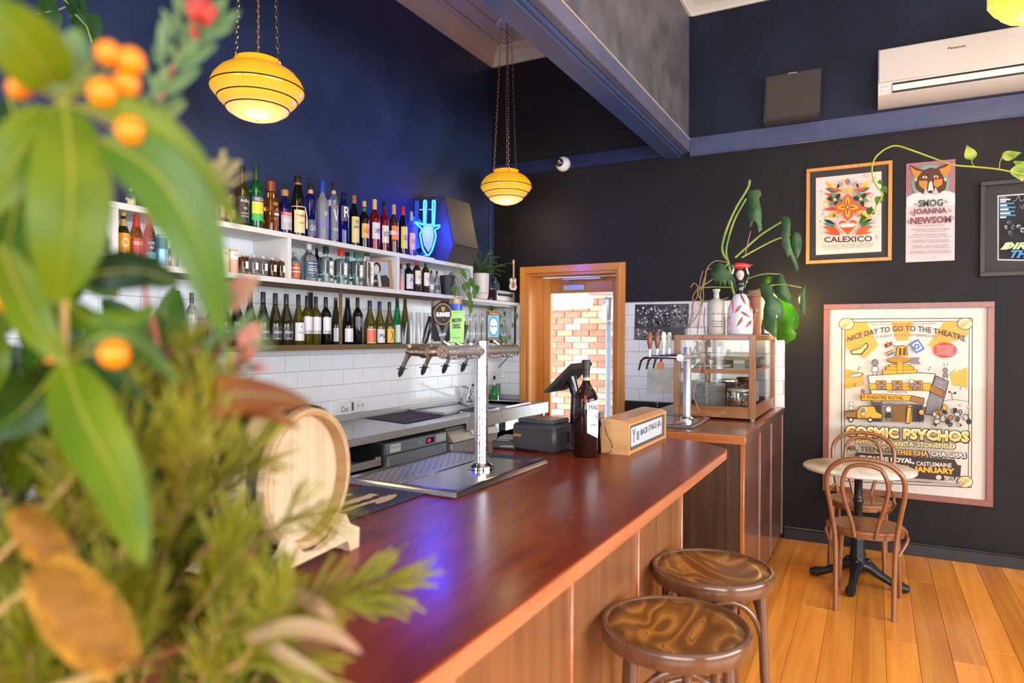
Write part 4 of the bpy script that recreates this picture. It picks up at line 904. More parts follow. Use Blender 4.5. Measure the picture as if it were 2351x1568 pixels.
t1 = tower('beer_tap_tower', 'frosty chrome T-shaped beer tap tower on the main bar', -1.42, 2.40, 1.066, 1.585, 1.545, 2.12, 2.69, .0285, .0255, None)
TZ = 1.545; TIP = mat('black_rubber_spout', (.02, .018, .02), .5); BLK = mat('gloss_black_plastic', (.012, .012, .014), .15, coat=.5)
for k, (sx, sy) in enumerate(((920, 850), (972, 850), (1020, 847), (1063, 847))):
    e = P(sx, sy, 'x', -1.60); y = e.y; y_ = clip(y, 2.135, 2.6)
    f = part('faucet', MB().tube([(-1.44, y_, TZ), (-1.50, y, TZ), (-1.55, y, TZ), (-1.565, y, TZ+.005)], [.017, .019, .016, .017], 12)
         .tube([(-1.555, y, TZ), (-1.575, y, TZ-.03), (-1.592, y, TZ-.062)], [.013, .009, .008], 10).cyl((-1.56, y, TZ), (-1.56, y, TZ+.03), .011), BRONZ if k < 2 else CHRW, t1)
    part('spout_tip', MB().tube([(-1.59, y, TZ-.058), (-1.602, y, TZ-.085), (-1.607, y, TZ-.097)], [.0105, .010, .004], 10).box((-1.61, y-.014, TZ-.068), (-1.58, y+.014, TZ-.064), .001), TIP, f)
    part('shank_collar', MB().cyl((-1.47, y, TZ), (-1.50, y, TZ), .024), BRONZ, f)
h1 = P(927, 793, 'x', -1.56); part('handle', MB().tube([(-1.56, h1.y, TZ+.03), (-1.562, h1.y+.004, TZ+.07), (-1.565, h1.y+.012, P(935, 741, 'x', -1.565).z)], [.010, .013, .016], 10, flat=.7), BLK, t1, label='plain black tapered handle')
h2 = P(974, 790, 'x', -1.56); e = P(990, 727, 'x', -1.54); part('handle', MB().tube([(-1.56, h2.y, TZ+.03), ((-1.56+e.x)/2, (h2.y+e.y)/2, (h2.z+e.z)/2), e], [.010, .015, .011], 10), BLK, t1, label='slim black leaning handle')
NB = V((.66, -.75, .05)).normalized()
def badge(p0, outline, thick, m, name, label):
    pts = [PP(a, b, p0, NB) for a, b in outline]
    b = MB().prism(pts, -NB*thick); bmesh.ops.bevel(b.b, geom=b.b.edges[:], offset=.0015, segments=1, affect='EDGES')
    o = part(name, b, m, t1, smooth=0, label=label)
    return o, Art(lambda x, y: PP(x, y, p0, NB), NB)
def c5(x, y): return (900+x/6.5306, 660+y/6.5306)
# black stout badge
p0 = (-1.43, 2.17, 1.65)
o, A = badge(p0, [c5(*q) for q in ((598, 195), (860, 205), (872, 800), (640, 812), (600, 770))], .03, BLK, 'tap_badge', 'black stout tap badge with a round emblem')
A.poly([c5(*q) for q in ((612, 205), (700, 195), (740, 205), (612, 290))], (.35, .35, .38)); A.poly([c5(*q) for q in ((650, 540), (700, 560), (790, 800), (740, 808))], (.36, .37, .40)); A.poly([c5(*q) for q in ((800, 560), (858, 540), (780, 800), (745, 700))], (.25, .26, .29))
cx, cy = c5(762, 400); A.ell(cx, cy, 20.5, 24.5, (.72, .52, .27), 40); A.ell(cx, cy, 19, 23, (.10, .10, .12), 40); A.ell(cx, cy, 17.5, 21.5, (.03, .03, .035), 40)
A.poly([c5(*q) for q in ((738, 285), (760, 300), (792, 283), (790, 335), (775, 358), (762, 362), (742, 340))], (.62, .48, .26)); A.text('GUINNESS', c5(660, 372), c5(864, 372), c5(660, 440), (.93, .93, .93), .03); A.text('o', c5(757, 475), c5(785, 475), c5(757, 500), (.4, .4, .4))
A.text('draught', c5(700, 690), c5(805, 672), c5(705, 745), (.85, .86, .9)); A.out(o, 'emblem', rough=.3)
# green badge with can behind
p0 = (-1.43, 2.27, 1.65)
o, A = badge(p0, [c5(*q) for q in ((872, 345), (1090, 345), (1075, 832), (850, 820))], .006, mat('lime_green_card', (.36, .72, .22), .4), 'tap_badge', 'lime green rectangular tap badge')
for q in ([(900, 380), (960, 350), (1010, 350), (905, 470)], [(870, 700), (1000, 610), (1060, 640), (880, 760)], [(960, 780), (1070, 700), (1068, 760), (1000, 810)], [(1040, 350), (1088, 420), (1086, 350)]): A.poly([c5(*z) for z in q], (.55, .88, .40))
A.text('MOON', c5(905, 465), c5(1042, 455), c5(905, 530), (.10, .20, .16), .04); A.text('DOG.', c5(915, 545), c5(1035, 540), c5(915, 620), (.10, .20, .16), .04); A.text('HAZY IPA', c5(910, 740), c5(1015, 735), c5(910, 770), (.15, .28, .20)); A.text('FINE BEER MADE HERE', c5(925, 370), c5(1045, 366), c5(925, 384), (.25, .45, .25)); A.out(o, 'lettering', rough=.4)
pc_ = PP(*c5(955, 250), (-1.47, 2.31, 1.7), NB); k_ = depth(pc_)
r_ = 100/6.53/FPX*k_; zc_ = PP(*c5(955, 180), (-1.47, 2.31, 1.7), NB).z; zb_ = PP(*c5(955, 420), (-1.47, 2.31, 1.7), NB).z
cn = part('can_top', MB().lathe([(r_, zb_), (r_, zc_-.012), (r_*.82, zc_), (r_*.80, zc_+.002), (r_*.74, zc_-.003), (0, zc_-.004)], 24, Matrix.Translation((pc_.x, pc_.y, 0))), mat('copper_silver_can', (.62, .42, .30), .25, metal=.7), t1, label='drink can fixed behind the green badge')
part('blue_band', MB().lathe([(r_*1.01, zb_), (r_*1.01, zb_+(zc_-zb_)*.72)], 24, Matrix.Translation((pc_.x, pc_.y, 0)), cap=False), mat('royal_blue_print', (.015, .06, .42), .3), cn)
e0, e1 = P(1060, 792, 'y', 2.36), P(1070, 746, 'y', 2.36)
part('handle', MB().tube([e0, e1], [.007, .011], 10), BLK, t1, label='short black handle behind the green badge')
# pale ale badge
p0 = (-1.43, 2.56, 1.65)
o, A = badge(p0, [c5(*q) for q in ((1430, 345), (1600, 345), (1590, 800), (1425, 790))], .022, mat('dark_brown_badge_wood', (.10, .045, .03), .35), 'tap_badge', 'blue and cream pale ale tap badge')
A.poly([c5(*q) for q in ((1436, 352), (1596, 352), (1586, 792), (1431, 784))], (.72, .56, .33)); A.poly([c5(*q) for q in ((1440, 358), (1592, 358), (1590, 415), (1440, 415))], (.15, .09, .07)); A.poly([c5(*q) for q in ((1440, 420), (1606, 420), (1598, 745), (1436, 745))], (.36, .62, .78))
cx, cy = c5(1520, 585); A.ell(cx, cy, 11, 21.5, (.12, .30, .48), 36); A.ell(cx, cy, 10, 20, (.36, .62, .78), 36); A.ell(cx, cy, 8.6, 18, (.86, .90, .86), 36); A.text('Pale Ale', c5(1468, 560), c5(1570, 560), c5(1468, 600), (.08, .14, .2), .02); A.text('Sandbank', c5(1462, 368), c5(1580, 372), c5(1462, 402), (.9, .65, .3), .02)
A.poly([c5(*q) for q in ((1436, 750), (1592, 750), (1588, 788), (1434, 780))], (.15, .09, .07)); A.text('MAKERS OF FINE ALE', c5(1440, 760), c5(1585, 764), c5(1440, 778), (.9, .65, .3)); A.out(o, 'emblem', rough=.4)
part('badge_stem', MB().cyl((-1.43, 2.57, TZ+.02), PP(*c5(1510, 790), p0, NB), .008).cyl((-1.43, 2.19, TZ+.02), PP(*c5(760, 800), (-1.44, 2.18, 1.65), NB), .010).cyl((-1.43, 2.28, TZ+.02), PP(*c5(960, 820), (-1.44, 2.28, 1.65), NB), .009), CHR, t1)
rng = random.Random(4); ic = MB()
for k in range(150):
    y = rng.uniform(2.14, 2.68); a = rng.uniform(-2.4, -.7); rr_ = rng.uniform(.003, .007)
    if abs(y-2.4) < .03: continue
    ic.sph((-1.42+.026*cos(a), y, TZ+.026*sin(a)), rr_, 5)
part('ice_beads', ic, mat('icy_droplets', (.35, .34, .38), .1, trans=.5), t1, kind='stuff')
# drip tray 1
def drip(name, label, x0, x1, y0, y1, zb, h, split, parentless=True):
    t = thing(name, label, 'drip tray', ((x0+x1)/2, (y0+y1)/2, zb)); m = MB(); b = .022
    O_ = [(x0, y0), (x1, y0), (x1, y1), (x0, y1)]
    def ring(d, z): return [(x0+d, y0+d, z), (x1-d, y0+d, z), (x1-d, y1-d, z), (x0+d, y1-d, z)]
    R_ = [ring(0, zb), ring(.004, zb+h*.7), ring(b*.7, zb+h), ring(b, zb+h), ring(b*1.15, zb+h*.6)]
    rv = [[m.b.verts.new(p) for p in r] for r in R_]
    for A_, B_ in zip(rv, rv[1:]):
        for i in range(4): m.b.faces.new((A_[i], A_[(i+1) % 4], B_[(i+1) % 4], B_[i]))
    m.b.faces.new(rv[-1]); m.b.faces.new(rv[0][::-1])
    bmesh.ops.bevel(m.b, geom=[e for e in m.b.edges if abs((e.verts[0].co-e.verts[1].co).z) > 1e-4 or True], offset=.003, segments=2, affect='EDGES')
    part('tray_body', m, mat('tray_steel', (.55, .53, .52), .16, metal=1, noise_s=8, noise_a=.06), t)
    z = zb+h*.6
    part('grate', MB().box((x0+b+.006, y0+b+.008, z), (split, y1-b-.008, z+.003), .001), mat('grate_steel', (.45, .43, .43), .2, metal=1), t)
    hm = MB(); nx = int((split-x0-b-.03)/.028)
    for i in range(nx):
        for j in range(int((y1-y0-2*b-.04)/.024)):
            x, y = x0+b+.025+i*.028+(.008 if j % 2 else 0), y0+b+.03+j*.024
            hm.lathe([(.004, z+.0034), (.0, z+.0035)], 6, Matrix.Translation((x, y, 0)))
    part('drain_holes', hm, DK, t, kind='stuff')
    return t
drip('drip_tray', 'large steel drip tray under the frosty tap tower', -1.765, -1.255, 1.958, 2.705, 1.051, .022, -1.53)
# bar mat
mt = thing('bar_mat', 'black rubber bar mat with cream lettering left of the drip tray', 'bar mat', (-1.5, 1.6, 1.051))
part('mat_base', MB().box((-1.64, 1.10, 1.0505), (-1.382, 1.945, 1.057), .002), mat('black_rubber', (.03, .035, .045), .5), mt)
nb = MB()
for i in range(28):
    for j in range(52): nb.box((-1.632+i*.0087, 1.36+j*.011, 1.057), (-1.632+i*.0087+.004, 1.36+j*.011+.005, 1.0595))
part('rubber_studs', nb, mat('grey_rubber_studs', (.07, .075, .09), .5), mt, kind='stuff')
A = Art(lambda x, y: V((x, y, 1.0595)), (0, 0, 1))
rng = random.Random(12)
for x0_, ya_, yb_2, h_ in ((-1.46, 1.60, 1.86, .03), (-1.52, 1.50, 1.84, .05), (-1.585, 1.62, 1.8, .022)):
    pts = []; n = 12
    for i in range(n+1): pts.append((x0_+h_*(.5+.3*rng.random()), ya_+(yb_2-ya_)*i/n))
    for i in range(n, -1, -1): pts.append((x0_-h_*(.3*rng.random()), ya_+(yb_2-ya_)*i/n))
    A.poly(pts, (.86, .76, .55))
A.ell(-1.43, 1.80, .018, .07, (.86, .76, .55), 16, rot=.2); A.out(mt, 'moulded_lettering')

# ---------------------------------------------------------------- barrel on stand
KEG = wood('pale_barrel_timber', (.58, .42, .25), (.80, .64, .43), .45, 'z', 9, .08, bump=.05)
KEG2 = wood('barrel_stave_timber', (.42, .27, .14), (.62, .44, .26), .45, 'x', 9, .08, bump=.05)
kb = thing('wooden_barrel', 'small pale oak barrel lying on its side on the bar', 'barrel', (-1.19, 1.212, 1.05))
KC = V((-1.19, 1.212, 1.262)); KR = .166; KL = .34
def ringx(mb, prof, n=40):
    M = Matrix.Translation((0, KC.y, KC.z)) @ Matrix.Rotation(rad(90), 4, 'Y'); mb.lathe([(r, x) for r, x in prof], n, M, cap=False); return mb
for k in range(20):
    mb = MB(); a0_, a1_ = 2*pi*k/20+.006, 2*pi*(k+1)/20-.006; rows = []
    for i in range(9):
        t = i/8; x = KC.x-KL*t; R = KR*(1+.12*sin(pi*t)); row = []
        for a in (a0_, (a0_+a1_)/2, a1_):
            row.append((mb.b.verts.new((x, KC.y+R*cos(a), KC.z+R*sin(a))), mb.b.verts.new((x, KC.y+(R-.016)*cos(a), KC.z+(R-.016)*sin(a)))))
        rows.append(row)
    for A_, B_ in zip(rows, rows[1:]):
        for j in range(2):
            mb.b.faces.new((A_[j][0], A_[j+1][0], B_[j+1][0], B_[j][0])); mb.b.faces.new((A_[j][1], B_[j][1], B_[j+1][1], A_[j+1][1]))
        mb.b.faces.new((A_[0][0], B_[0][0], B_[0][1], A_[0][1])); mb.b.faces.new((A_[2][0], A_[2][1], B_[2][1], B_[2][0]))
    for row in (rows[0], rows[-1]):
        for j in range(2): mb.b.faces.new((row[j][0], row[j][1], row[j+1][1], row[j+1][0]))
    part('stave', mb, KEG2, kb)
for k in range(5):
    y0_, y1_ = -.155+.31*k/5+.0006, -.155+.31*(k+1)/5-.0006; pts = []
    for i in range(9):
        y = y0_+(y1_-y0_)*i/8; pts.append((KC.x-.032, KC.y+y, KC.z+math.sqrt(max(1e-5, .152**2-y*y))))
    for i in range(8, -1, -1):
        y = y0_+(y1_-y0_)*i/8; pts.append((KC.x-.032, KC.y+y, KC.z-math.sqrt(max(1e-5, .152**2-y*y))))
    part('head_board', MB().prism(pts, (-.012, 0, 0)), KEG, kb, smooth=0)
part('chime_ring', ringx(MB(), [(.150, KC.x-.034), (.151, KC.x), (.158, KC.x+.003), (.166, KC.x-.001), (.167, KC.x-.02)]), wood('tan_chime_timber', (.42, .24, .10), (.62, .42, .22), .45, 'x', 9, .08), kb)
HOOP = mat('dark_iron_hoop', (.03, .028, .028), .4, metal=.7)
for t in (.085, .30, .70, .92): R = KR*(1+.12*sin(pi*t))+.001; part('hoop', ringx(MB(), [(R, KC.x-KL*t-.012), (R+.003, KC.x-KL*t-.012), (R+.003, KC.x-KL*t+.012), (R, KC.x-KL*t+.012)]), HOOP, kb)
ks = thing('barrel_stand', 'pale wooden scrolled cradle under the small barrel', 'stand', (-1.19, 1.212, 1.05))
for xx in (-1.165, -1.5):
    yz = [(-.20, .0), (-.13, .0), (-.12, .02), (.06, .045), (.10, .035), (.135, 0), (.165, 0), (.16, .05), (.14, .055), (.115, .075), (.10, .12), (.085, .115), (.05, .058), (0, .046), (-.05, .058), (-.10, .09), (-.13, .13), (-.17, .09), (-.20, .05)]
    yz = [(-.17, 0), (-.13, 0), (-.12, .03), (.12, .03), (.13, 0), (.17, 0), (.172, .05), (.13, .07), (.11, .10), (.095, .088), (.06, .052), (0, .040), (-.06, .052), (-.095, .088), (-.11, .10), (-.13, .07), (-.172, .05)]
    part('cradle', MB().prism([(xx, 1.212+y, 1.0505+z) for y, z in yz], (-.022, 0, 0)), KEG, ks, smooth=0)
part('rail', MB().box((-1.5, 1.212-.15, 1.055), (-1.187, 1.212-.125, 1.085), .002), KEG, ks); part('rail', MB().box((-1.5, 1.212+.125, 1.055), (-1.187, 1.212+.15, 1.085), .002), KEG, ks)

for o in (kb, ks): o.rotation_euler.z = rad(8)

# ---------------------------------------------------------------- point of sale things
ep = thing('card_terminal', 'grey card payment terminal lying behind the tap column', 'card terminal', (-1.62, 3.0, 1.051))
GP_ = mat('dark_grey_plastic', (.045, .045, .050), .4); LGP = mat('mid_grey_plastic', (.30, .29, .29), .4)
mtx = Matrix.Translation((-1.60, 2.98, 1.051)) @ Matrix.Rotation(rad(8), 4, 'Z')
part('body', MB().box((-.075, -.05, 0), (.075, .12, .040), .006, mtx), GP_, ep); part('printer_lid', MB().box((-.06, .0, .04), (.06, .11, .052), .004, mtx), LGP, ep)
part('side_trim', MB().prism([(-.03, -.052, .012), (.072, -.052, .012), (.072, -.052, .034), (.05, -.052, .034), (.04, -.052, .022), (-.03, -.052, .018)], (0, .002, 0), mtx), LGP, ep)
for i in range(3):
    for j in range(3): part('key', MB().box((-.05+i*.022, -.042+j*.013, .040), (-.034+i*.022, -.033+j*.013, .044), .001, mtx), LGP, ep)
rp_ = thing('receipt_printer', 'black receipt printer on the bar left of wine bottle', 'printer', (-1.43, 3.0, 1.051), rad(-5))
part('body', MB().box((-.125, -.08, 0), (.115, .11, .135), .014), GP_, rp_, False); part('lid', MB().box((-.10, -.07, .135), (.10, .10, .158), .008).box((-.05, -.075, .150), (.03, -.05, .163), .004), mat('charcoal_plastic', (.07, .07, .08), .3), rp_, False)
part('seam', MB().box((-.122, -.0815, .105), (.112, -.079, .107)), DK, rp_, False)
A = Art(lambda x, z: V((x, -.081, z)), (0, -1, 0)); A.rect(-.112, .07, -.07, .083, (.72, .50, .32)); A.text('x050', (-.105, .080), (-.077, .080), (-.105, .073), (.4, .25, .12)); o = A.out(None, 'sticker'); o.parent = rp_
A = Art(lambda y, z: V((.116, y, z)), (1, 0, 0)); A.text('epson', (-.03, .108), (-.005, .108), (-.03, .100), (.5, .5, .55)); A.rect(.03, .03, .075, .10, (.35, .05, .15)); A.rect(.038, .04, .067, .09, (.03, .03, .03)); o = A.out(None, 'print'); o.parent = rp_
# tablet on stand
tb = thing('sales_tablet', 'black sales tablet tilted on a stand behind the wine bottle', 'tablet', (-1.27, 3.14, 1.051))
y0 = 3.02; a_, b_ = P(1246, 899, 'y', y0), P(1311, 833, 'y', y0); e_ = V((0, .27, 0)); u_ = (b_-a_).normalized(); nn = u_.cross(V((0, 1, 0))).normalized()
if nn.z > 0: nn = -nn
tm = MB().prism([a_, b_, b_+e_, a_+e_], nn*.016); bmesh.ops.bevel(tm.b, geom=tm.b.edges[:], offset=.006, segments=2, affect='EDGES'); part('case', tm, GP_, tb)
part('back_ridge', MB().prism([a_+u_*.03+e_*.08+nn*.016, b_-u_*.03+e_*.08+nn*.016, b_-u_*.03+e_*.92+nn*.016, a_+u_*.03+e_*.92+nn*.016], nn*.004), mat('matt_black_plastic', (.02, .02, .022), .5), tb, smooth=0)
part('screen', MB().prism([a_+u_*.015+e_*.05-nn*.001, b_-u_*.015+e_*.05-nn*.001, b_-u_*.015+e_*.95-nn*.001, a_+u_*.015+e_*.95-nn*.001], -nn*.001), mat('dark_screen', (.01, .01, .02), .1), tb, smooth=0)
mid = (a_+b_)/2+e_*.5+nn*.018
part('stand_neck', MB().tube([(mid.x+.02, mid.y, 1.06), (mid.x+.03, mid.y, mid.z-.08), (mid.x+.012, mid.y, mid.z-.02), mid], [.024, .022, .026, .036], 14), BLK, tb)
part('stand_base', MB().box((mid.x-.08, mid.y-.10, 1.051), (mid.x+.10, mid.y+.10, 1.066), .006), GP_, tb)
# magnum
mg = thing('magnum_bottle', 'large dark red wine bottle with a slanted white label on the bar', 'bottle', (-1.183, 2.957, 1.0505))
R = .0565; H = .448
part('glass_body', MB().lathe([(.93*R, 0), (R, .006), (R, .262), (R*.97, .275), (R*.80, .30), (R*.5, .322), (R*.34, .34), (R*.29, .36), (R*.28, .44)], 32), glass('dark_red_brown_glass', (.030, .010, .008), .04, .35), mg, False, 60)
part('capsule', MB().lathe([(R*.30, .375), (R*.30, .40), (R*.34, .402), (R*.36, .44), (R*.33, H), (0, H)], 20), mat('matt_black_capsule', (.02, .02, .022), .4), mg, False)
part('neck_band', MB().lathe([(R*.31, .352), (R*.31, .366)], 20, cap=False), capm((190, 195, 150)), mg, False)
lm = MB(); n = 12; fc = rad(-25); top_ = []; bot_ = []
for i in range(n+1):
    t = i/n; a = fc+rad(-38)+rad(78)*t; top_.append(lm.b.verts.new((R*1.01*cos(a), R*1.01*sin(a), .252+.018*t))); bot_.append(lm.b.verts.new((R*1.01*cos(a), R*1.01*sin(a), .115-.03*clip(t*1.2, 0, 1)+(.02 if t > .9 else 0))))
for i in range(n): lm.b.faces.new((top_[i], top_[i+1], bot_[i+1], bot_[i]))
part('label', lm, capm((225, 232, 232)), mg, False)
for s_, zc, hh, ww, aa in (('MAiLL', .232, .022, .064, 2), ('ROSSO VENDEMMIA', .196, .005, .05, 0), ('dal 1891', .188, .004, .04, 0), ('Y', .178, .03, .012, 16), ('EMILIO', .150, .009, .045, 0)): wraptext(s_, R*1.01, zc, hh, ww, fc+rad(aa), capm((70, 75, 80)) if s_ != 'MAiLL' else DK, mg, 0)
part('red_seal', MB().box((R*.97*cos(-1.25)-.004, R*sin(-1.25)-.002, .255), (R*.97*cos(-1.25)+.006, R*sin(-1.25)+.001, .285)), capm((190, 60, 30)), mg, False)
sj = thing('spray_bottle', 'small dark bottle partly hidden between the magnum and the timber sign', 'bottle', (-1.15, 3.045-.02, 1.0505)); sj.location = (-1.165, 3.10, 1.0505)
part('glass_body', MB().lathe([(.022, 0), (.024, .01), (.024, .11), (.014, .14), (.013, .155)], 16), G['dark'], sj, False); part('cap', MB().cyl((0, 0, .155), (0, 0, .19), .018), capm((120, 95, 90)), sj, False)
# timber light-box sign
BAM = wood('honey_bamboo', (.62, .30, .10), (.78, .43, .18), .35, 'x', 10, .1, coat=.3)
lb = thing('timber_sign_box', 'honey timber box sign with a white lettered panel on the bar', 'sign', (-1.08, 3.37, 1.0505))
x0, x1, y0, y1, z0 = -1.146, -1.008, 3.06, 3.70, 1.0505
pr_ = [(x0, z0), (x1, z0), (x1, z0+.150), (x1-.03, z0+.160), (x0+.02, z0+.166), (x0, z0+.164)]
part('case', MB().prism([(x, y0, z) for x, z in pr_], (0, .016, 0)).prism([(x, y1-.016, z) for x, z in pr_], (0, .016, 0)).box((x0+.001, y0+.002, z0+.001), (x1-.006, y1-.002, z0+.014)).box((x0+.001, y0+.002, z0+.002), (x0+.012, y1-.002, z0+.16)).prism([(x1+.001, y0-.002, z0+.147), (x1-.029, y0-.002, z0+.161), (x0+.02, y0-.002, z0+.167), (x0-.001, y0-.002, z0+.165), (x0-.001, y0-.002, z0+.150), (x1+.001, y0-.002, z0+.138)], (0, y1-y0+.004, 0)).box((x1-.013, y0+.002, z0+.001), (x1-.001, y1-.002, z0+.018)), BAM, lb, smooth=0)
part('inner_frame', MB().box((x1-.012, y0+.016, z0+.018), (x1-.006, y1-.016, z0+.138)), mat('brown_mount', (.14, .09, .085), .5), lb)
part('sign_panel', MB().box((x1-.006, y0+.045, z0+.034), (x1-.004, y1-.07, z0+.124)), mat('pale_blue_acrylic', (.62, .70, .74), .3), lb)
A = Art(lambda y, z: V((x1-.004, y, z)), (1, 0, 0)); ya, yb2 = y0+.06, y1-.09
A.text('Y', (ya, z0+.115), (ya+.05, z0+.115), (ya, z0+.05), (.05, .05, .06)); A.text('II', (ya+.07, z0+.098), (ya+.10, z0+.098), (ya+.07, z0+.055), (.05, .05, .06)); A.text('BACK STALLS -JLL', (ya+.13, z0+.100), (yb2, z0+.112), (ya+.13, z0+.062), (.05, .05, .06)); A.out(lb, 'lettering')
sc_ = part('sign_cord', MB().tube(cat_([(x0+.02, y0-.004, z0+.155), (x0+.03, y0-.012, z0+.10), (x0+.06, y0-.018, z0+.05), (x0+.055, y0-.03, z0+.012), (x0+.0, y0-.035, z0+.005), (x0-.05, y0+.0, z0+.004)]), .002, 6), BLK); tag(sc_, 'thin black cord drooping down the end of the timber sign', 'cord')

# ================================================================ ON THE SIDE COUNTER
CZ = 1.056
drip('drip_tray', 'small clear edged drip tray under the rear tap tower', -1.36, -.965, 4.13, 4.66, CZ+.0005, .016, -1.1)
t2 = thing('beer_tap_tower', 'satin steel tap tower with four tap handles on side counter', 'beer tap', (-1.077, 4.46, CZ))
zc = 1.478; SAT = mat('satin_tap_steel', (.55, .58, .60), .3, metal=.8)
part('column', MB().lathe([(.026, 0), (.026, .47), (.022, .475)], 24, Matrix.Translation((-1.077, 4.46, CZ+.012))), SAT, t2)
part('flange', MB().lathe([(.045, .011), (.045, .022), (.03, .035)], 20, Matrix.Translation((-1.077, 4.46, CZ))), CHR, t2)
part('crossbar', MB().cyl((-1.077, 4.27, zc), (-1.077, 4.64, zc), .023, n=20), SAT, t2)
for k, (hx, hm_) in enumerate(((1492, 'w'), (1509, 'w'), (1524, 'g'), (1537, 'g'))):
    h = P(hx, 806, 'x', -1.30); y = h.y
    f = part('faucet', MB().tube([(-1.08, clip(y, 4.28, 4.62), zc), (-1.20, y, zc), (-1.29, y, zc)], [.012, .013, .012], 10).tube([(-1.28, y, zc), (-1.34, y, zc-.01), (-1.36, y, zc-.03)], .008, 8).cyl((-1.30, y, zc), (-1.30, y, zc+.05), .011), CHR, t2)
    part('spout_tip', MB().cyl((-1.358, y, zc-.025), (-1.375, y, zc-.09), .008, .006), BSTL, f)
    mm_ = mat('red_brown_handle', (.20, .06, .03), .3) if hm_ == 'w' else mat('pale_green_handle', (.72, .78, .70), .25)
    part('handle', MB().tube([(-1.30, y, zc+.05), (-1.30, y, zc+.09), (-1.30, y, zc+.14), (-1.30, y, zc+.165)], [.010, .019, .020, .012], 12, flat=.7), mm_, t2, label='brown timber handle' if hm_ == 'w' else 'pale green oval handle')
part('emblem_disc', MB().cyl((-1.20, 4.27, zc-.05), (-1.20, 4.262, zc-.05), .025), mat('copper_disc', (.35, .12, .06), .3, metal=.6), t2)
# display case
CW = wood('case_timber', (.20, .065, .012), (.34, .125, .028), .35, 'x', 14, .08, coat=.3); CWZ = wood('case_post_timber', (.20, .075, .02), (.36, .15, .045), .35, 'z', 14, .08, coat=.3)
dc = thing('display_case', 'timber framed glass display case on the side counter', 'display case', (-.955, 5.2, CZ))
X0, X1, Y0, Y1, Z0, Z1 = -1.226, -.688, 4.69, 5.72, CZ+.012, 1.625
for x in (X0, X1-.04):
    for y in (Y0, Y1-.035): part('post', MB().box((x, y, Z0), (x+.04, y+.035, Z1), .002), CWZ, dc); part('foot', MB().cyl((x+.02, y+.02, CZ), (x+.02, y+.02, Z0), .014), LGP, dc)
for z0, z1 in ((Z0, Z0+.075), (Z1-.035, Z1), (1.365, 1.395)):
    part('front_rail', MB().box((X0+.04, Y0+.004, z0), (X1-.04, Y0+.03, z1), .002), CW, dc)
    part('rear_rail', MB().box((X0+.04, Y1-.03, z0), (X1-.04, Y1-.004, z1), .002), CW, dc)
    if z0 != 1.365:
        for x in (X0+.004, X1-.034): part('side_rail', MB().box((x, Y0+.035, z0), (x+.03, Y1-.035, z1), .002), CW, dc)
part('base_board', MB().box((X0+.01, Y0+.01, Z0+.005), (X1-.01, Y1-.01, Z0+.02)), CW, dc)
PG = pane_mat('case_glass', (.96, .98, .96), .05)
part('glass_top', MB().box((X0+.02, Y0+.02, Z1-.012), (X1-.02, Y1-.02, Z1-.006)), PG, dc)
part('glass_shelf', MB().box((X0+.02, Y0+.03, 1.397), (X1-.02, Y1-.03, 1.403)), pane_mat('green_edge_glass', (.80, .93, .86), .2), dc)
for xq in (X0+.015, X1-.019): part('side_pane', MB().box((xq, Y0+.03, Z0+.07), (xq+.004, Y1-.03, Z1-.03)), PG, dc)
part('front_pane', MB().box((X0+.035, Y0+.014, Z0+.07), (X1-.035, Y0+.018, Z1-.03)), PG, dc)
part('shelf_rail', MB().box((X1-.03, Y0+.035, 1.378), (X1-.014, Y1-.035, 1.396)), CW, dc)
PL = mat('white_plate_glaze', (.72, .69, .68), .2)
pp_ = P(1630, 905, 'y', 5.0)
pm = MB().lathe([(.04, 0), (.05, .004), (.105, .014), (.106, .017), (.05, .008), (0, .007)], 28).mesh(PL)
zz = Z0+.0205
for k in range(19):
    o = link('dinner_plate', pm, None); o.location = (pp_.x, 5.02, zz+k*.0095); tag(o, 'top white plate of the tall stack inside the display case' if k == 18 else 'bottom white plate of the tall stack inside the display case' if k == 0 else 'white plate within the tall stack inside the display case', 'plate', 'stack of plates in the display case')
def jar(px, y, r, h, lidm, body, label, content=None):
    p = P(px, 900, 'y', y); t = thing('storage_jar', label, 'jar', (p.x, y, zz))
    part('glass_body', MB().lathe([(r*.95, 0), (r, .008), (r, h*.82), (r*.85, h*.9), (r*.85, h*.94)], 24), body, t, False)
    part('lid', MB().lathe([(r*.98, h*.92), (r*.98, h*.98), (r*.9, h), (0, h)], 24), lidm, t, False)
    if content:
        m = MB(); rg = random.Random(2)
        for k in range(260):
            a = rg.uniform(0, 2*pi); q = r*.88*math.sqrt(rg.uniform(.5, 1)); m.sph((q*cos(a), q*sin(a), .012+rg.uniform(0, h*.5)), .007, 5)
        part('contents', m, content, t, False, kind='stuff')
    return t
jar(1696, 4.88, .080, .165, mat('pale_wood_lid', (.55, .45, .33), .4), pane_mat('jar_glass', (.95, .96, .97), .3), 'glass jar of brown nut mix with a pale lid', mat('brown_nuts', (.30, .13, .06), .6, noise_s=80, noise_a=.6))
jar(1670, 5.22, .075, .21, SSL, glass('dark_jar', (.10, .03, .03), .05, .5), 'dark filled clip-top jar behind the nut jar')
jar(1712, 5.35, .07, .22, mat('dark_lid', (.05, .03, .03), .4), G['brown'], 'brown jar with a dark lid at the back of the case')
bd = thing('serving_board', 'grey timber cake stand board on the glass shelf of the case', 'board', (-.93, 5.25, 1.4035))
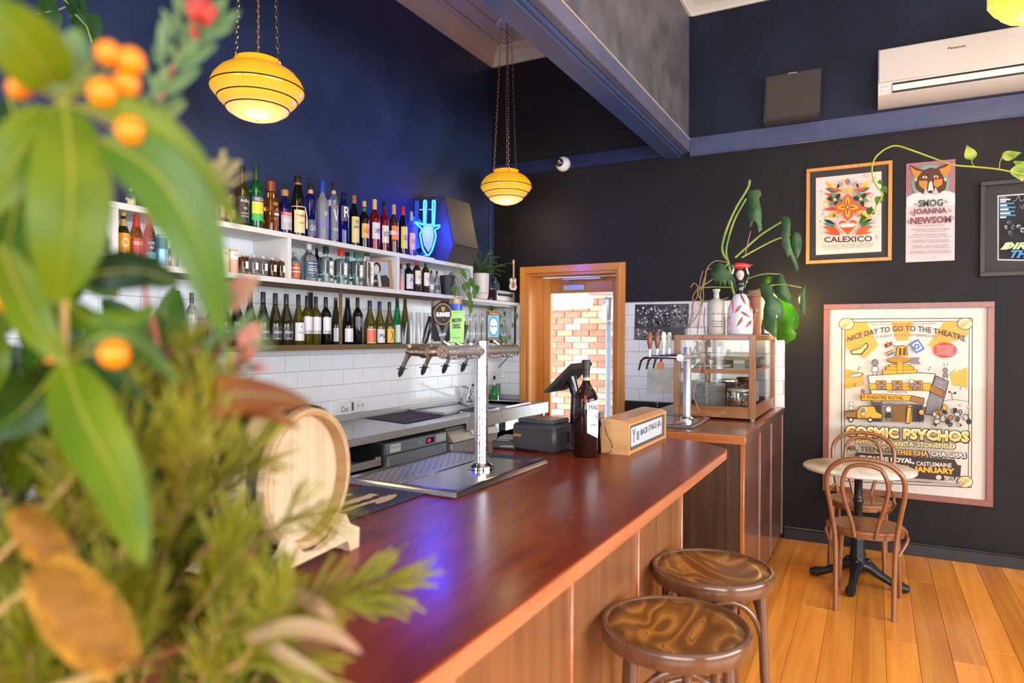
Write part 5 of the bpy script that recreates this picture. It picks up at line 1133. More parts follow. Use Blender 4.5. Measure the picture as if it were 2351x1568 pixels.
part('board', MB().box((-1.06, 5.05, 1.445), (-.74, 5.5, 1.462), .003), wood('grey_board', (.22, .17, .13), (.34, .27, .21), .5, 'x'), bd); part('foot', MB().box((-1.04, 5.1, 1.4035), (-.96, 5.45, 1.445)).box((-.82, 5.1, 1.4035), (-.76, 5.45, 1.445)), wood('grey_board', (.22, .17, .13), (.34, .27, .21), .5, 'x'), bd)
pap = thing('papers', 'flat stack of grey papers on the glass shelf of the case', 'paper', (-1.08, 4.9, 1.4035))
part('sheets', MB().box((-1.20, 4.76, 1.4035), (-.90, 4.98, 1.417), .001, Matrix.Identity(4)), mat('grey_paper', (.45, .42, .38), .7), pap)
cs = thing('price_card', 'white notice card with black lines inside the right case pane', 'card', (-.715, 5.0, Z0+.1))
part('card', MB().box((-.714, 4.84, Z0+.10), (-.711, 5.02, Z0+.24)), mat('blue_white_card', (.55, .62, .66), .5), cs)
# ceramic bottles on the case
ZC = Z1+.001
wbq = P(1643, 740, 'y', 4.78)
wbt = thing('ceramic_bottle', 'plain grey-white ceramic bottle with black print on the case', 'bottle', (wbq.x, 4.80, ZC))
R = 20.5/FPX*depth((wbq.x, 4.8, 1.7)); H = P(1643, 664, 'y', 4.8).z-ZC
part('body', MB().lathe([(R*.95, 0), (R, .01), (R, H*.63), (R*.93, H*.70), (R*.62, H*.77), (R*.30, H*.80), (R*.28, H*.93), (R*.38, H*.95), (R*.40, H), (R*.2, H)], 28), mat('greige_ceramic', (.50, .47, .43), .25), wbt, False, 60)
for s_, z_, h_, w_ in (('FAUCHON', .45, .030, 1.1), ('VINAIGRE', .29, .03, 1.2), ('BALSAMIQUE', .235, .022, 1.3), ("A L'ANCIENNE", .18, .03, 1.2)): wraptext(s_, R, z_*H, h_*H, w_*R, rad(-70), DK, wbt)
ch = thing('figurine_bottle', 'white bottle with red chillies shaped as a woman carrying a chilli', 'figurine', (-.805, 4.80, ZC))
WG = mat('white_glazed_ceramic', (.72, .71, .73), .12, coat=.5); BG = mat('black_glaze', (.01, .01, .012), .12, coat=.5); SKN = mat('painted_skin', (.70, .55, .48), .3); RD = mat('red_chilli_glaze', (.55, .012, .015), .15, coat=.5); GRN = mat('green_chilli_stem', (.05, .16, .05), .4)
HH = .505; k = 1.0
def rS(z):
    pts = [(0, .078), (.01, .084), (.10, .086), (.17, .078), (.23, .060), (.262, .044), (.275, .038)]
    for (a, ra), (b, rb) in zip(pts, pts[1:]):
        if a <= z <= b: return ra+(rb-ra)*(z-a)/(b-a)
    return .03
part('skirt', MB().lathe([(rS(z), z) for z in (0, .01, .05, .10, .14, .17, .20, .23, .25, .262, .275)], 32), WG, ch, False, 80)
part('bodice', MB().lathe([(.040, .270), (.030, .285), (.026, .30), (.034, .335), (.038, .35), (.030, .365), (.016, .372)], 20, sx=1, sy=.8), BG, ch, False, 80)
part('head', MB().lathe([(.014, .362), (.013, .378), (.020, .385), (.026, .405), (.024, .425), (.012, .437), (0, .44)], 16).sph((.006, -.026, .405), .004, 6), SKN, ch, False, 80)
hm = MB().sph((-.002, .006, .413), .028, 12, (1, .95, 1)).sph((-.02, .02, .40), .012, 8); part('hair', hm, BG, ch, False, 80)
part('face_paint', MB().sph((-.008, -.022, .412), .0025, 6).sph((.010, -.023, .412), .0025, 6), BG, ch, False)
part('lips', MB().sph((.002, -.0235, .396), .0035, 6, (1.4, .6, .6)), RD, ch, False)
rt = V((cos(rad(28)), sin(rad(28)), 0))
for s in (-1, 1):
    part('arm', MB().tube([rt*.034*s+V((0, 0, .352)), rt*.050*s+V((0, 0, .385)), rt*.056*s+V((0, 0, .41))], [.010, .009, .008], 10), BG, ch, False, 80)
    part('hand', MB().tube([rt*.055*s+V((0, 0, .41)), rt*.045*s+V((0, -.004, .445)), rt*.04*s+V((0, -.004, .465))], [.007, .006, .008], 10), SKN, ch, False, 80)
part('carried_chilli', MB().tube([rt*a+V((0, 0, z)) for a, z in ((-.045, .462), (-.02, .468), (.02, .470), (.05, .468), (.085, .475))], [.017, .022, .021, .014, .002], 12), RD, ch, False, 80)
part('chilli_stem', MB().tube([rt*a+V((0, 0, z)) for a, z in ((-.040, .462), (-.055, .463), (-.075, .470))], [.018, .014, .004], 10), GRN, ch, False, 80)
CHL = [(1160, 75, 1190, 175, .9), (1085, 130, 1075, 260, .6), (1250, 110, 1265, 215, .5), (1140, 190, 1085, 260, 1), (1155, 250, 1235, 300, 1), (1240, 150, 1250, 260, .6), (1150, 310, 1100, 395, 1), (1240, 340, 1180, 405, 1), (1290, 270, 1280, 370, .6), (1052, 290, 1050, 390, .5)]
for cx0, cy0, cx1, cy1, ww in CHL:
    pts = []
    for t in [i/6 for i in range(7)]:
        px, py = 1430+(cx0+(cx1-cx0)*t)/4.355, 660+(cy0+(cy1-cy0)*t)/4.355
        z = clip(P(px, py, 'y', 4.73).z-ZC, .01, .27); r0 = rS(z)
        off = (px-(1430+1170/4.355))/FPX*4.55
        a = math.asin(clip(off/r0, -.98, .98)); d = V((-CF.x, -CF.y, 0)).normalized(); s = V((CR.x, CR.y, 0)).normalized()
        pts.append(d*r0*cos(a)*1.0+s*r0*sin(a)+V((0, 0, z)))
    part('painted_chilli', MB().tube(pts, [.0035*(1+ww), .0065*ww+.003, .007*ww+.003, .006*ww+.002, .005*ww+.002, .003, .001], 8, flat=.5), RD, ch, False, 80)
    part('painted_stem', MB().tube([pts[0]+(pts[0]-pts[1])*.9, pts[0]+(pts[0]-pts[1])*.2, pts[0]], [.002, .007*ww, .007*ww], 8, flat=.4), GRN, ch, False, 80)
cp_ = thing('plastic_containers', 'short stack of clear plastic containers on the case', 'container', (P(1597, 760, 'y', 4.85).x, 4.85, ZC))
for k in range(5): part('container', MB().box((-.065, -.05, k*.009), (.065, .05, k*.009+.006), .002), pane_mat('clear_plastic', (.82, .84, .85), .3), cp_, False)
# tile wall pictures
A = Art(lambda x, y: P(x, y, 'y', YB-.014), (0, -1, 0))
pc2 = thing('photo_collage', 'black and white photo collage sheet taped on the tiles', 'poster', (-1.63, YB-.013, 1.74))
part('paper', MB().prism([P(a, b, 'y', YB-.013) for a, b in ((1458, 699), (1582, 697), (1580, 740), (1577, 780), (1500, 782), (1456, 780))], (0, .001, 0)), mat('black_photo_paper', (.03, .03, .04), .35), pc2, smooth=0)
rng = random.Random(21)
for (x0, y0, x1, y1), n in (((1460, 700, 1500, 724), 26), ((1500, 700, 1538, 724), 26), ((1540, 699, 1580, 735), 60), ((1460, 728, 1494, 752), 30), ((1497, 722, 1540, 750), 40), ((1540, 737, 1578, 752), 16), ((1458, 755, 1494, 778), 24), ((1497, 755, 1535, 780), 30)):
    g0 = rng.uniform(.03, .4); A.rect(x0, y0, x1, y1, (g0, g0, g0+.02))
    A.k += 1
    for i in range(n):
        g1 = rng.choice([.03, .1, .45, .6, .8, .9]); cx, cy = rng.uniform(x0+2, x1-3), rng.uniform(y0+2, y1-3); s = rng.uniform(1.5, 6.5)
        A.poly([(cx-s/2, cy), (cx, cy-s*.7), (cx+s/2, cy-s*.1), (cx+s*.3, cy+s*.6)], (g1, g1, g1), False)
A.out(pc2, 'printed_photos', rough=.4)
pn = thing('notice_paper', 'faded cream notice paper hanging low on the tiles', 'paper', (-1.63, YB-.013, 1.2))
part('sheet', MB().prism([P(a, b, 'y', YB-.013) for a, b in ((1487, 843), (1600, 843), (1600, 905), (1484, 903))], (0, .001, 0)), mat('faded_cream_paper', (.62, .60, .52), .6, noise_s=9, noise_a=.2), pn, smooth=0)
hk = P(1508, 930, 'y', YB-.01); h_ = part('wall_hook', MB().tube([hk+V((-.012, -.01, -.04)), hk+V((-.012, -.03, 0)), hk+V((0, -.03, .03)), hk+V((.015, -.03, .02)), hk+V((.015, -.03, -.01))], .005, 8), CHR); tag(h_, 'small chrome hook on the black wall below the tiles', 'hook')
# ================================================================ PENDANTS, WALL FIXTURES
def shade_mat(name, cols, es):
    m, nt, b = _new(name); L = nt.links.new; tc = nt.nodes.new('ShaderNodeTexCoord'); sx = nt.nodes.new('ShaderNodeSeparateXYZ')
    L(tc.outputs['Object'], sx.inputs[0]); mr = nt.nodes.new('ShaderNodeMapRange'); mr.inputs['From Min'].default_value = -.16; mr.inputs['From Max'].default_value = .14
    L(sx.outputs['Z'], mr.inputs[0]); rp = nt.nodes.new('ShaderNodeValToRGB'); e = rp.color_ramp.elements
    for i, (p, c) in enumerate(cols):
        q = e[i] if i < 2 else e.new(p); q.position = p; q.color = (*c, 1)
    L(mr.outputs[0], rp.inputs[0]); b.inputs['Base Color'].default_value = (.6, .3, .02, 1); L(rp.outputs[0], b.inputs['Emission Color']); b.inputs['Emission Strength'].default_value = es
    b.inputs['Roughness'].default_value = .12; b.inputs['Coat Weight'].default_value = .3; MC[name] = m; return m
SHD = shade_mat('amber_opal_glass', [(0, (1, .93, .62)), (.16, (1, .86, .42)), (.30, (1, .55, .05)), (.42, (1, .64, .09)), (.5, (1, .47, .008)), (1, (.93, .38, .002))], .80)
BRS = mat('aged_brass', (.35, .22, .09), .3, metal=.9)
def pendant(c, ztop, label, az):
    c = V(c); t = thing('pendant_lamp', label, 'pendant lamp', c, az, 'amber glass pendants on chains')
    prof = [(0, -.150), (.055, -.148), (.105, -.132), (.144, -.108), (.152, -.096), (.136, -.086), (.166, -.078), (.186, -.058), (.191, -.050), (.176, -.040), (.205, -.032), (.224, -.008), (.2265, .004), (.224, .020), (.210, .052), (.182, .085), (.148, .108), (.115, .120), (.100, .124), (.098, .132), (.113, .146), (.109, .148)]
    part('glass_shade', MB().lathe(prof, 48, cap=False), SHD, t, False, 60)
    for r, z in ((.2268, .004), (.1915, -.050), (.1525, -.096)): part('dark_ring', MB().lathe([(r-.001, z-.003), (r+.002, z-.003), (r+.002, z+.003), (r-.001, z+.003)], 48, cap=False), mat('dark_brown_line', (.03, .015, .005), .4), t, False)
    part('finial', MB().sph((0, 0, -.152), .007, 8), BRS, t, False)
    part('cap_plate', MB().lathe([(.10, .118), (.10, .122), (0, .124)], 24), BRS, t, False)
    part('cord', MB().tube([(0, 0, .12)]+[(.003*sin(i), 0, .12+(ztop-c.z-.12)*i/10) for i in range(1, 10)]+[(0, 0, ztop-c.z)], .0035, 6), mat('brown_fabric_cord', (.18, .08, .04), .7), t, False)
    lk = MB()
    lk.tube([(.0075*cos(a), 0, .017*sin(a)) for a in [2*pi*i/10 for i in range(10)]], .0016, 4, closed=True); me = lk.mesh(mat('bronze_chain', (.42, .30, .20), .25, metal=.9))
    for k in range(3):
        a = 2*pi*k/3+.3; p0 = V((.115*cos(a), .115*sin(a), .118)); p1 = V((.05*cos(a), .05*sin(a), ztop-c.z-.01)); n = int((p1-p0).length/.026); d = (p1-p0).normalized()
        ch_ = MB(); ch_.sph(p0, .008, 8); chn = part('chain', ch_, mat('bronze_chain', (1, 1, 1)), t, False)
        for i in range(n):
            o = bpy.data.objects.new('chain_link', me); COL.objects.link(o); o.parent = chn; o.location = p0+d*(.02+.026*i)
            o.rotation_euler = (d.to_track_quat('Z', 'Y') @ Matrix.Rotation(rad(35+90*(i % 2)), 4, 'Z').to_quaternion()).to_euler()
    part('ceiling_plate', MB().box((-.07, -.12, ztop-c.z-.02), (.07, .12, ztop-c.z), .004), WHT, t, False)
    l = bpy.data.lights.new('lamp', 'POINT'); l.energy = 9; l.color = (1, .72, .35); l.shadow_soft_size = .12; o = bpy.data.objects.new('lamp', l); COL.objects.link(o); o.location = c-V((0, 0, .24))
    return t
pendant((-2.745, 2.422, 2.838), 4.40, 'nearer yellow banded glass pendant lamp hanging on three chains', 0)
pendant((-2.875, 5.276, 2.925), 4.40, 'farther yellow banded glass pendant lamp near the back wall', .9)
# ruffled pendant at the top right
c3 = D(2372, -18, 3.7)
t = thing('ruffled_pendant_lamp', 'glowing yellow ruffled glass pendant at the top right corner', 'pendant lamp', c3)
m_ = MB(); n = 60; prof = [(.20, .16), (.215, .06), (.205, -.02), (.17, -.08), (.12, -.125), (.06, -.15), (0, -.155)]
rows = []
for r, z in prof:
    rows.append([m_.b.verts.new((r*(1+.03*sin(i*pi*2/5+z*30))*cos(2*pi*i/n), r*(1+.03*sin(i*pi*2/5+z*30))*sin(2*pi*i/n), z+.008*cos(i*pi*2/5))) for i in range(n)])
for A_, B_ in zip(rows, rows[1:]):
    for i in range(n): m_.b.faces.new((A_[i], A_[(i+1) % n], B_[(i+1) % n], B_[i]))
part('glass_shade', m_, shade_mat('yellow_ruffled_glass', [(0, (1, .86, .22)), (.3, (1, .80, .12)), (1, (1, .62, .03))], 1.25), t, False, 30)
part('cord', MB().cyl((0, 0, .16), (0, 0, 4.41-c3.z), .004), BSTL, t, False)
l = bpy.data.lights.new('lamp', 'POINT'); l.energy = 16; l.color = (1, .74, .45); l.shadow_soft_size = .15; o = bpy.data.objects.new('lamp', l); COL.objects.link(o); o.location = c3-V((0, 0, .25))
# air conditioner
ac = thing('air_conditioner', 'white split air conditioner on the navy wall above the rail', 'air conditioner', (.45, YB, 3.36))
WP = mat('cream_white_plastic', (.56, .52, .48), .3); x0, x1 = .014, .98
pr_ = [(YB-.003, 3.33), (YB-.16, 3.335), (YB-.225, 3.37), (YB-.245, 3.42), (YB-.245, 3.655), (YB-.225, 3.70), (YB-.003, 3.715)]
b_ = MB().prism([(x0, y, z) for y, z in pr_], (x1-x0, 0, 0)); part('body', b_, WP, ac, smooth=30)
part('front_panel', MB().box((x0+.004, YB-.252, 3.452), (x1-.004, YB-.243, 3.69), .004), WP, ac)
part('air_slot', MB().prism([(x0+.09, YB-.246, 3.440), (x0+.09, YB-.249, 3.425), (x0+.09, YB-.235, 3.372), (x0+.09, YB-.225, 3.385)], (x1-x0-.1, 0, 0)), DK, ac, smooth=0)
part('louvre', MB().prism([(x0+.092, YB-.251, 3.425), (x0+.092, YB-.256, 3.420), (x0+.092, YB-.243, 3.385), (x0+.092, YB-.238, 3.388)], (x1-x0-.104, 0, 0)), mat('warm_louvre', (.80, .74, .64), .25), ac, smooth=0)
A = Art(lambda x, z: V((x, YB-.2525, z)), (0, -1, 0)); A.text('Panasonic', (.44, 3.628), (.545, 3.628), (.44, 3.612), (.12, .12, .14), .02); A.out(ac, 'lettering')
A = Art(lambda x, z: V((x, YB-.246, z)), (0, -1, 0)); A.text('Inverter', (.03, 3.425), (.075, 3.425), (.03, 3.418), (.4, .4, .4)); A.rect(.03, 3.398, .036, 3.402, (.15, .15, .15)); A.out(ac, 'print')
# black box on the rail
wbx = thing('wall_speaker', 'flat black speaker box standing on the blue rail', 'speaker', (-.57, YB, 3.31))
q = [P(a, b, 'y', 5.70) for a, b in ((1758, 177), (1886, 158), (1882, 259), (1753, 279))]
yb0 = YB-.03
part('cabinet', MB().prism([(q[3].x, yb0, 3.306), (q[3].x, 5.735, 3.306), (q[3].x, 5.70, q[3].z), (q[0].x, 5.70, q[0].z), (q[0].x, yb0, q[0].z)], (q[1].x-q[0].x, 0, 0)), mat('black_vinyl', (.035, .03, .028), .5, noise_s=60, bump=.2, bump_s=300), wbx, smooth=0)
part('grille', MB().prism([(q[0].x+.008, 5.70, q[0].z-.012), (q[0].x+.008, 5.692, q[0].z-.014), (q[0].x+.008, 5.692, q[3].z+.012), (q[0].x+.008, 5.70, q[3].z+.01)], (q[1].x-q[0].x-.016, 0, 0)), mat('brown_black_cloth', (.05, .04, .035), .7, bump=.4, bump_s=500), wbx, smooth=0)
A = Art(lambda x, y: P(x, y, 'y', 5.698), (0, -1, 0)); A.rect(1760, 179, 1790, 186, (.02, .02, .02))
for i in range(4): A.ell(1812+i*5, 168.5-i*.7, 2, 1.6, (.75, .66, .5), 8)
A.out(wbx, 'indicator_marks')
# dome camera
dm = thing('security_camera', 'white round dome security camera on the dark rail', 'camera', (-2.563, YB-.03, 3.215))
M = Matrix.Translation((-2.563, YB-.03, 3.215)) @ Matrix.Rotation(rad(90), 4, 'X')
part('housing', MB().lathe([(.068, 0), (.068, .02), (.062, .04), (.045, .055), (0, .058)], 32, M), WHT, dm, True, 60)
part('lens_dome', MB().sph((-2.578, YB-.085, 3.222), .040, 20), mat('smoked_dome', (.03, .03, .035), .06, coat=1), dm, True, 80)
part('lens_glint', MB().sph((-2.570, YB-.120, 3.228), .011, 10), STL, dm, True, 80)

# ================================================================ POSTERS
YP = YB-.004
def frame(name, label, x0, x1, z0, z1, fw, dp, fm, mount, glass_=True, cat='picture'):
    t = thing(name, label, cat, ((x0+x1)/2, YB, z0))
    part('backing', MB().box((x0+.005, YB-.012, z0+.005), (x1-.005, YB-.002, z1-.005)), mount, t)
    for lo, hi in (((x0, z0), (x1, z0+fw)), ((x0, z1-fw), (x1, z1)), ((x0, z0+fw), (x0+fw, z1-fw)), ((x1-fw, z0+fw), (x1, z1-fw))):
        part('frame_rail', MB().box((lo[0], YB-dp, lo[1]), (hi[0], YB-.001, hi[1]), .002), fm, t)
    if glass_: part('glazing', MB().box((x0+fw, YB-dp+.006, z0+fw), (x1-fw, YB-dp+.008, z1-fw)), pane_mat('picture_glass', (.99, .99, .99), .01, .05), t)
    return t
GF = wood('golden_frame_timber', (.48, .19, .03), (.66, .30, .06), .35, 'z', 10, .1, coat=.2)
BC = mat('black_card', (.025, .023, .025), .6)
t = frame('framed_poster', 'cream poster of a red and orange floral heart in honey timber frame', -.480, .112, 2.19, 2.937, .026, .03, GF, BC, True, 'poster')
def w4(x, y): return P(1840+x/4.6008, 320+y/4.6008, 'y', YB-.0125)
A = Art(w4, (0, -1, 0))
PAP = (.86, .81, .78); OR = (.88, .33, .13); YE = (.95, .72, .15); TE = (.30, .55, .53); DKc = (.13, .16, .17)
A.poly([(153, 408), (846, 337), (845, 1185), (153, 1222)], PAP)
def petal(cx, cy, L, W_, a, c):
    pts = []; n = 8
    for i in range(n+1):
        u = i/n; w_ = W_*sin(pi*u); pts.append((cx+L*u*cos(a)-w_*sin(a)*.5, cy+L*u*sin(a)+w_*cos(a)*.5))
    for i in range(n-1, 0, -1):
        u = i/n; w_ = W_*sin(pi*u); pts.append((cx+L*u*cos(a)+w_*sin(a)*.5, cy+L*u*sin(a)-w_*cos(a)*.5))
    A.poly(pts, c)
for s in (-1, 1):
    X = lambda u: 491+s*u
    for k in range(5): petal(X(60), 760-k*38, 210, 42, (pi if s < 0 else 0)+s*(.35-.25*k), (YE, OR, YE, OR, YE)[k])
    for k in range(3): petal(X(130), 900+k*25, 140, 36, (pi if s < 0 else 0)+s*(-.4+.1*k), (DKc, TE, OR)[k])
    for k in range(4): petal(X(80), 1010, 180-k*18, 26, (pi if s < 0 else 0)-s*(.15+.22*k), OR)
    petal(X(100), 560, 140, 46, (pi if s < 0 else 0)-s*.3, (.35, .35, .36)); petal(X(60), 545, 130, 30, (pi if s < 0 else 0)-s*.15, OR); petal(X(140), 520, 120, 30, (pi if s < 0 else 0)-s*.7, YE)
    petal(X(110), 525, 60, 24, -pi/2-.3*s, DKc)
    fx, fy = X(137), 640
    for k in range(6): petal(fx, fy, 88, 46, k*pi/3+.2, DKc if k % 2 else TE)
    A.ell(fx, fy, 26, 26, (.55, .12, .06)); A.ell(fx, fy, 18, 18, YE); A.ell(fx, fy, 9, 9, PAP)
    ex, ey = X(72), 478; A.ell(ex, ey, 22, 22, DKc); A.ell(ex, ey, 18, 18, PAP); A.ell(ex, ey, 11, 11, DKc); A.ell(ex, ey, 6, 6, YE)
    for k, (dx, dy) in enumerate(((50, 440), (98, 452), (132, 480), (250, 715), (258, 760), (245, 830))): A.ell(X(dx), dy, 5, 5, DKc, 8)
    for k in range(3): petal(X(14+k*16), 580, 70, 14, -pi/2, YE)
    A.poly([(X(150), 780), (X(130), 810), (X(90), 835), (X(128), 818), (X(160), 830)], (.5, .25, .05))
for k in range(4): petal(491, 728, 145 if k % 2 else 150, 110, k*pi/2, OR)
for k in range(4): petal(491, 728, 115, 46, k*pi/2, YE); petal(491, 728, 90, 16, k*pi/2, (.45, .22, .04))
A.ell(491, 728, 22, 22, (.60, .15, .08)); A.ell(491, 728, 11, 11, PAP)
petal(491, 500, 76, 60, -pi/2, OR); A.poly([(491, 424), (520, 455), (505, 495), (491, 500)], TE)
A.poly([(491, 1030), (400, 945), (383, 890), (410, 858), (450, 855), (491, 885), (530, 850), (575, 850), (602, 880), (590, 935)], PAP)
A.poly([(491, 1020), (410, 942), (394, 893), (418, 868), (450, 866), (491, 896), (530, 862), (568, 862), (590, 885), (580, 930)], OR); A.poly([(405, 925), (425, 900), (560, 895), (580, 915), (560, 935), (430, 940)], PAP); A.line([(450, 968), (540, 960)], 10, (.75, .2, .08))
A.text('CALEXICO', (245, 1040), (748, 1028), (245, 1100), DKc, .02)
A.text('SPECIAL GUESTS AND MORE AT THE THEATRE', (230, 1128), (760, 1100), (230, 1140), (.25, .25, .25)); A.text('WITH FRIENDS FROM THE DESERT TOUR', (225, 1148), (765, 1118), (225, 1158), (.35, .35, .35)); A.text('ALL AGES WELCOME DOORS OPEN AT EIGHT', (240, 1165), (755, 1134), (240, 1175), (.35, .35, .35))
rng = random.Random(6)
for (x, y, s_) in ((210, 560, 30), (230, 800, 24), (235, 970, 50), (690, 400, 40), (760, 450, 40), (800, 780, 36), (765, 890, 36), (800, 1040, 34), (200, 880, 18), (745, 610, 30)):
    p = [(x+rng.uniform(-1, 1)*s_, y+rng.uniform(-1, 1)*s_) for _ in range(7)]; A.line(p, 2.6, (.42, .40, .40))
A.out(t, 'printed_artwork')
# second poster
t = thing('paper_poster', 'narrow unframed pink and white poster with painted fox face', 'poster', (.355, YB, 2.17))
part('sheet', MB().box((.203, YB-.005, 2.172), (.509, YB-.002, 2.903)), flat((.80, .74, .76)), t)
def w4(x, y): return P(1840+x/4.6008, 320+y/4.6008, 'y', YB-.0055)
A = Art(w4, (0, -1, 0)); PU = (.62, .42, .46); BRN = (.32, .17, .10); TAN = (.75, .50, .18); PK = (.36, .20, .22)
A.poly([(1108, 258), (1624, 208), (1622, 575), (1560, 560), (1110, 610)], PU)
for k in range(8): A.poly([(1108+k*10, 560-k*20), (1140+k*12, 300+k*8), (1150+k*12, 300+k*8), (1120+k*10, 570-k*18)], (.66, .45, .50) if k % 2 else (.57, .36, .42), True)
A.ell(1365, 470, 200, 205, (.42, .58, .52), 32); A.ell(1365, 475, 180, 190, (.48, .62, .56), 32)
A.poly([(1110, 612), (1180, 575), (1365, 545), (1560, 548), (1622, 572), (1622, 700), (1108, 720)], (.86, .80, .80))
A.poly([(1150, 290), (1230, 320), (1300, 345), (1260, 420), (1200, 420), (1165, 340)], TAN); A.poly([(1580, 255), (1500, 300), (1420, 320), (1480, 400), (1540, 380), (1575, 320)], TAN)
A.poly([(1140, 278), (1160, 275), (1230, 310), (1305, 330), (1295, 345), (1200, 325)], BRN); A.poly([(1600, 240), (1570, 250), (1500, 275), (1425, 305), (1430, 325), (1520, 295)], BRN)
A.poly([(1285, 330), (1365, 300), (1450, 315), (1500, 400), (1535, 460), (1520, 530), (1450, 575), (1420, 500), (1365, 560), (1310, 500), (1285, 580), (1215, 530), (1195, 470), (1230, 400)], BRN)
A.poly([(1240, 440), (1330, 440), (1330, 510), (1290, 530), (1245, 490)], TAN); A.poly([(1400, 430), (1490, 420), (1485, 480), (1440, 510), (1395, 490)], TAN)
for x, y in ((1302, 405), (1420, 400)): A.ell(x, y, 26, 15, PAP); A.ell(x, y+4, 14, 12, OR); A.ell(x, y+4, 6, 6, DKc)
A.poly([(1345, 470), (1365, 440), (1382, 465), (1390, 545), (1365, 578), (1335, 545)], (.84, .80, .78)); A.ell(1362, 558, 24, 16, DKc)
for s in (-1, 1): A.poly([(1362+s*30, 575), (1362+s*60, 500), (1362+s*70, 590)], (.75, .68, .66)); A.poly([(1362+s*140, 410), (1362+s*170, 430), (1362+s*150, 450)], PAP)
A.text('SMOG', (1235, 645), (1495, 632), (1235, 720), (.22, .32, .29), .03); A.text('JOANNA', (1175, 738), (1535, 722), (1175, 815), (.45, .25, .28), .03); A.text('NEWSOM', (1150, 832), (1580, 808), (1150, 905), (.45, .25, .28), .03)
for s, x0, x1, y0, y1 in (('S', 1185, 1225, 680, 705), ('S', 1505, 1545, 650, 680), ('S', 1145, 1175, 768, 800), ('S', 1545, 1585, 740, 770), ('S', 1115, 1145, 865, 890), ('S', 1585, 1612, 820, 850)): A.text(s, (x0, y0), (x1, y0-2), (x0, y1), (.3, .35, .33))
for s, y, w_ in (('AUSTRALIA 2005', 910, 140), ('THURSDAY 6TH OCTOBER', 945, 200), ('THE TOTE MELBOURNE', 970, 160), ('FRIDAY 7TH OCTOBER', 1003, 178), ('BYRON BAY COMMUNITY CENTRE', 1030, 235), ('TUESDAY 11TH OCTOBER', 1062, 200), ('THE METRO THEATRE SYDNEY', 1086, 210), ('FRIDAY 14TH OCTOBER', 1120, 185), ('THE ATHENAEUM MELBOURNE', 1144, 215), ('SATURDAY 15TH OCTOBER', 1178, 212), ('THEATRE ROYAL CASTLEMAINE', 1200, 225), ('o  o  ~~~~  ooo', 1254, 65)):
    h = 18 if 'TOBER' in s else 12; A.text(s, (1362-w_, y+3), (1362+w_, y-5), (1362-w_, y+h+3), (.45, .42, .44))
A.out(t, 'printed_artwork')
# third, dark framed
t = frame('framed_poster', 'black framed dark poster with blue title at the right edge', .658, 1.26, 2.045, 2.715, .03, .04, mat('black_stained_frame', (.03, .024, .02), .4), BC, True, 'poster')
def w4(x, y): return P(1840+x/4.6008, 320+y/4.6008, 'y', YB-.0125)
A = Art(w4, (0, -1, 0))
xr = 2700
A.poly([(2070, 592), (xr, 545), (xr, 1290), (2070, 1278)], (.75, .76, .74)); A.poly([(2086, 606), (xr-15, 560), (xr-15, 1276), (2084, 1264)], (.035, .035, .05))
for i, (w_, c) in enumerate(((75, (.25, .48, .66)), (110, (.8, .78, .70)), (65, (.8, .8, .8)), (150, (.25, .48, .66)), (75, (.85, .85, .85)), (165, (.3, .5, .66)), (90, (.85, .85, .85)), (155, (.25, .48, .66)), (110, (.85, .85, .85)), (165, (.25, .48, .66)), (65, (.85, .85, .85)))): y = 607+i*21; A.poly([(2096, y), (2096+w_, y-2), (2096+w_, y+15), (2096, y+17)], c)
for k, (x, y, r) in enumerate(((2190, 880, 26), (2160, 930, 22), (2230, 930, 30), (2290, 920, 24), (2200, 990, 28), (2330, 960, 30), (2400, 900, 40), (2470, 960, 30))): A.ell(x, y, r, r*.8, (.62, .62, .66) if k % 2 else (.35, .35, .4), 9, rot=k); A.ell(x+6, y+4, r*.6, r*.4, (.1, .1, .12), 7)
A.line([(2230, 660), (2260, 650), (2290, 600), (2310, 660), (2350, 640), (2400, 600)], 4, (.7, .7, .72)); A.line([(2300, 700), (2330, 740), (2340, 690)], 4, (.7, .7, .72))
A.poly([(2090, 1168), (2170, 1090), (2230, 1088), (2170, 1168)], (.72, .78, .60)); A.text('DIRTY', (2150, 1095), (2620, 1085), (2100, 1168), (.72, .78, .60), .05); A.text('THREE', (2215, 1175), (2650, 1172), (2170, 1255), (.25, .55, .75), .05)
A.out(t, 'printed_artwork')

# big theatre poster
RF = wood('red_brown_frame', (.20, .055, .035), (.28, .085, .055), .35, 'z', 10, .1, coat=.2)
t = frame('framed_poster', 'huge cream theatre poster with yellow building in red-brown frame', -.349, .747, .418, 1.869, .042, .035, RF, mat('cream_mount', (.72, .67, .60), .7), True, 'poster')
def w5(x, y): return P(1880+x/3.136, 680+y/3.136, 'y', YB-.0125)
A = Art(w5, (0, -1, 0), .0004); CRM = (.87, .83, .78); K = (.16, .17, .16); Y2 = (.93, .66, .16); Y3 = (.80, .50, .16); BR_ = (.60, .42, .22); GR = (.52, .50, .52)
def L_(pts, w_, c=K): A.line(pts, w_, c)
A.poly([(135, 150), (1140, 140), (1125, 1410), (140, 1345)], CRM)
for d in (0, 22):
    L_([(165+d, 165+d), (1105-d, 158+d), (1098-d, 1378-d), (162+d, 1330-d), (165+d, 165+d)], 5 if d else 6)
for q in ([(190, 190), (345, 187), (430, 350), (330, 450), (190, 370)], [(520, 184), (680, 182), (640, 320), (555, 320)], [(905, 182), (1075, 182), (1072, 280), (840, 385), (785, 350)], [(188, 520), (320, 555), (330, 640), (188, 668)], [(1070, 510), (940, 560), (960, 640), (1070, 658)]): A.poly(q, Y2)
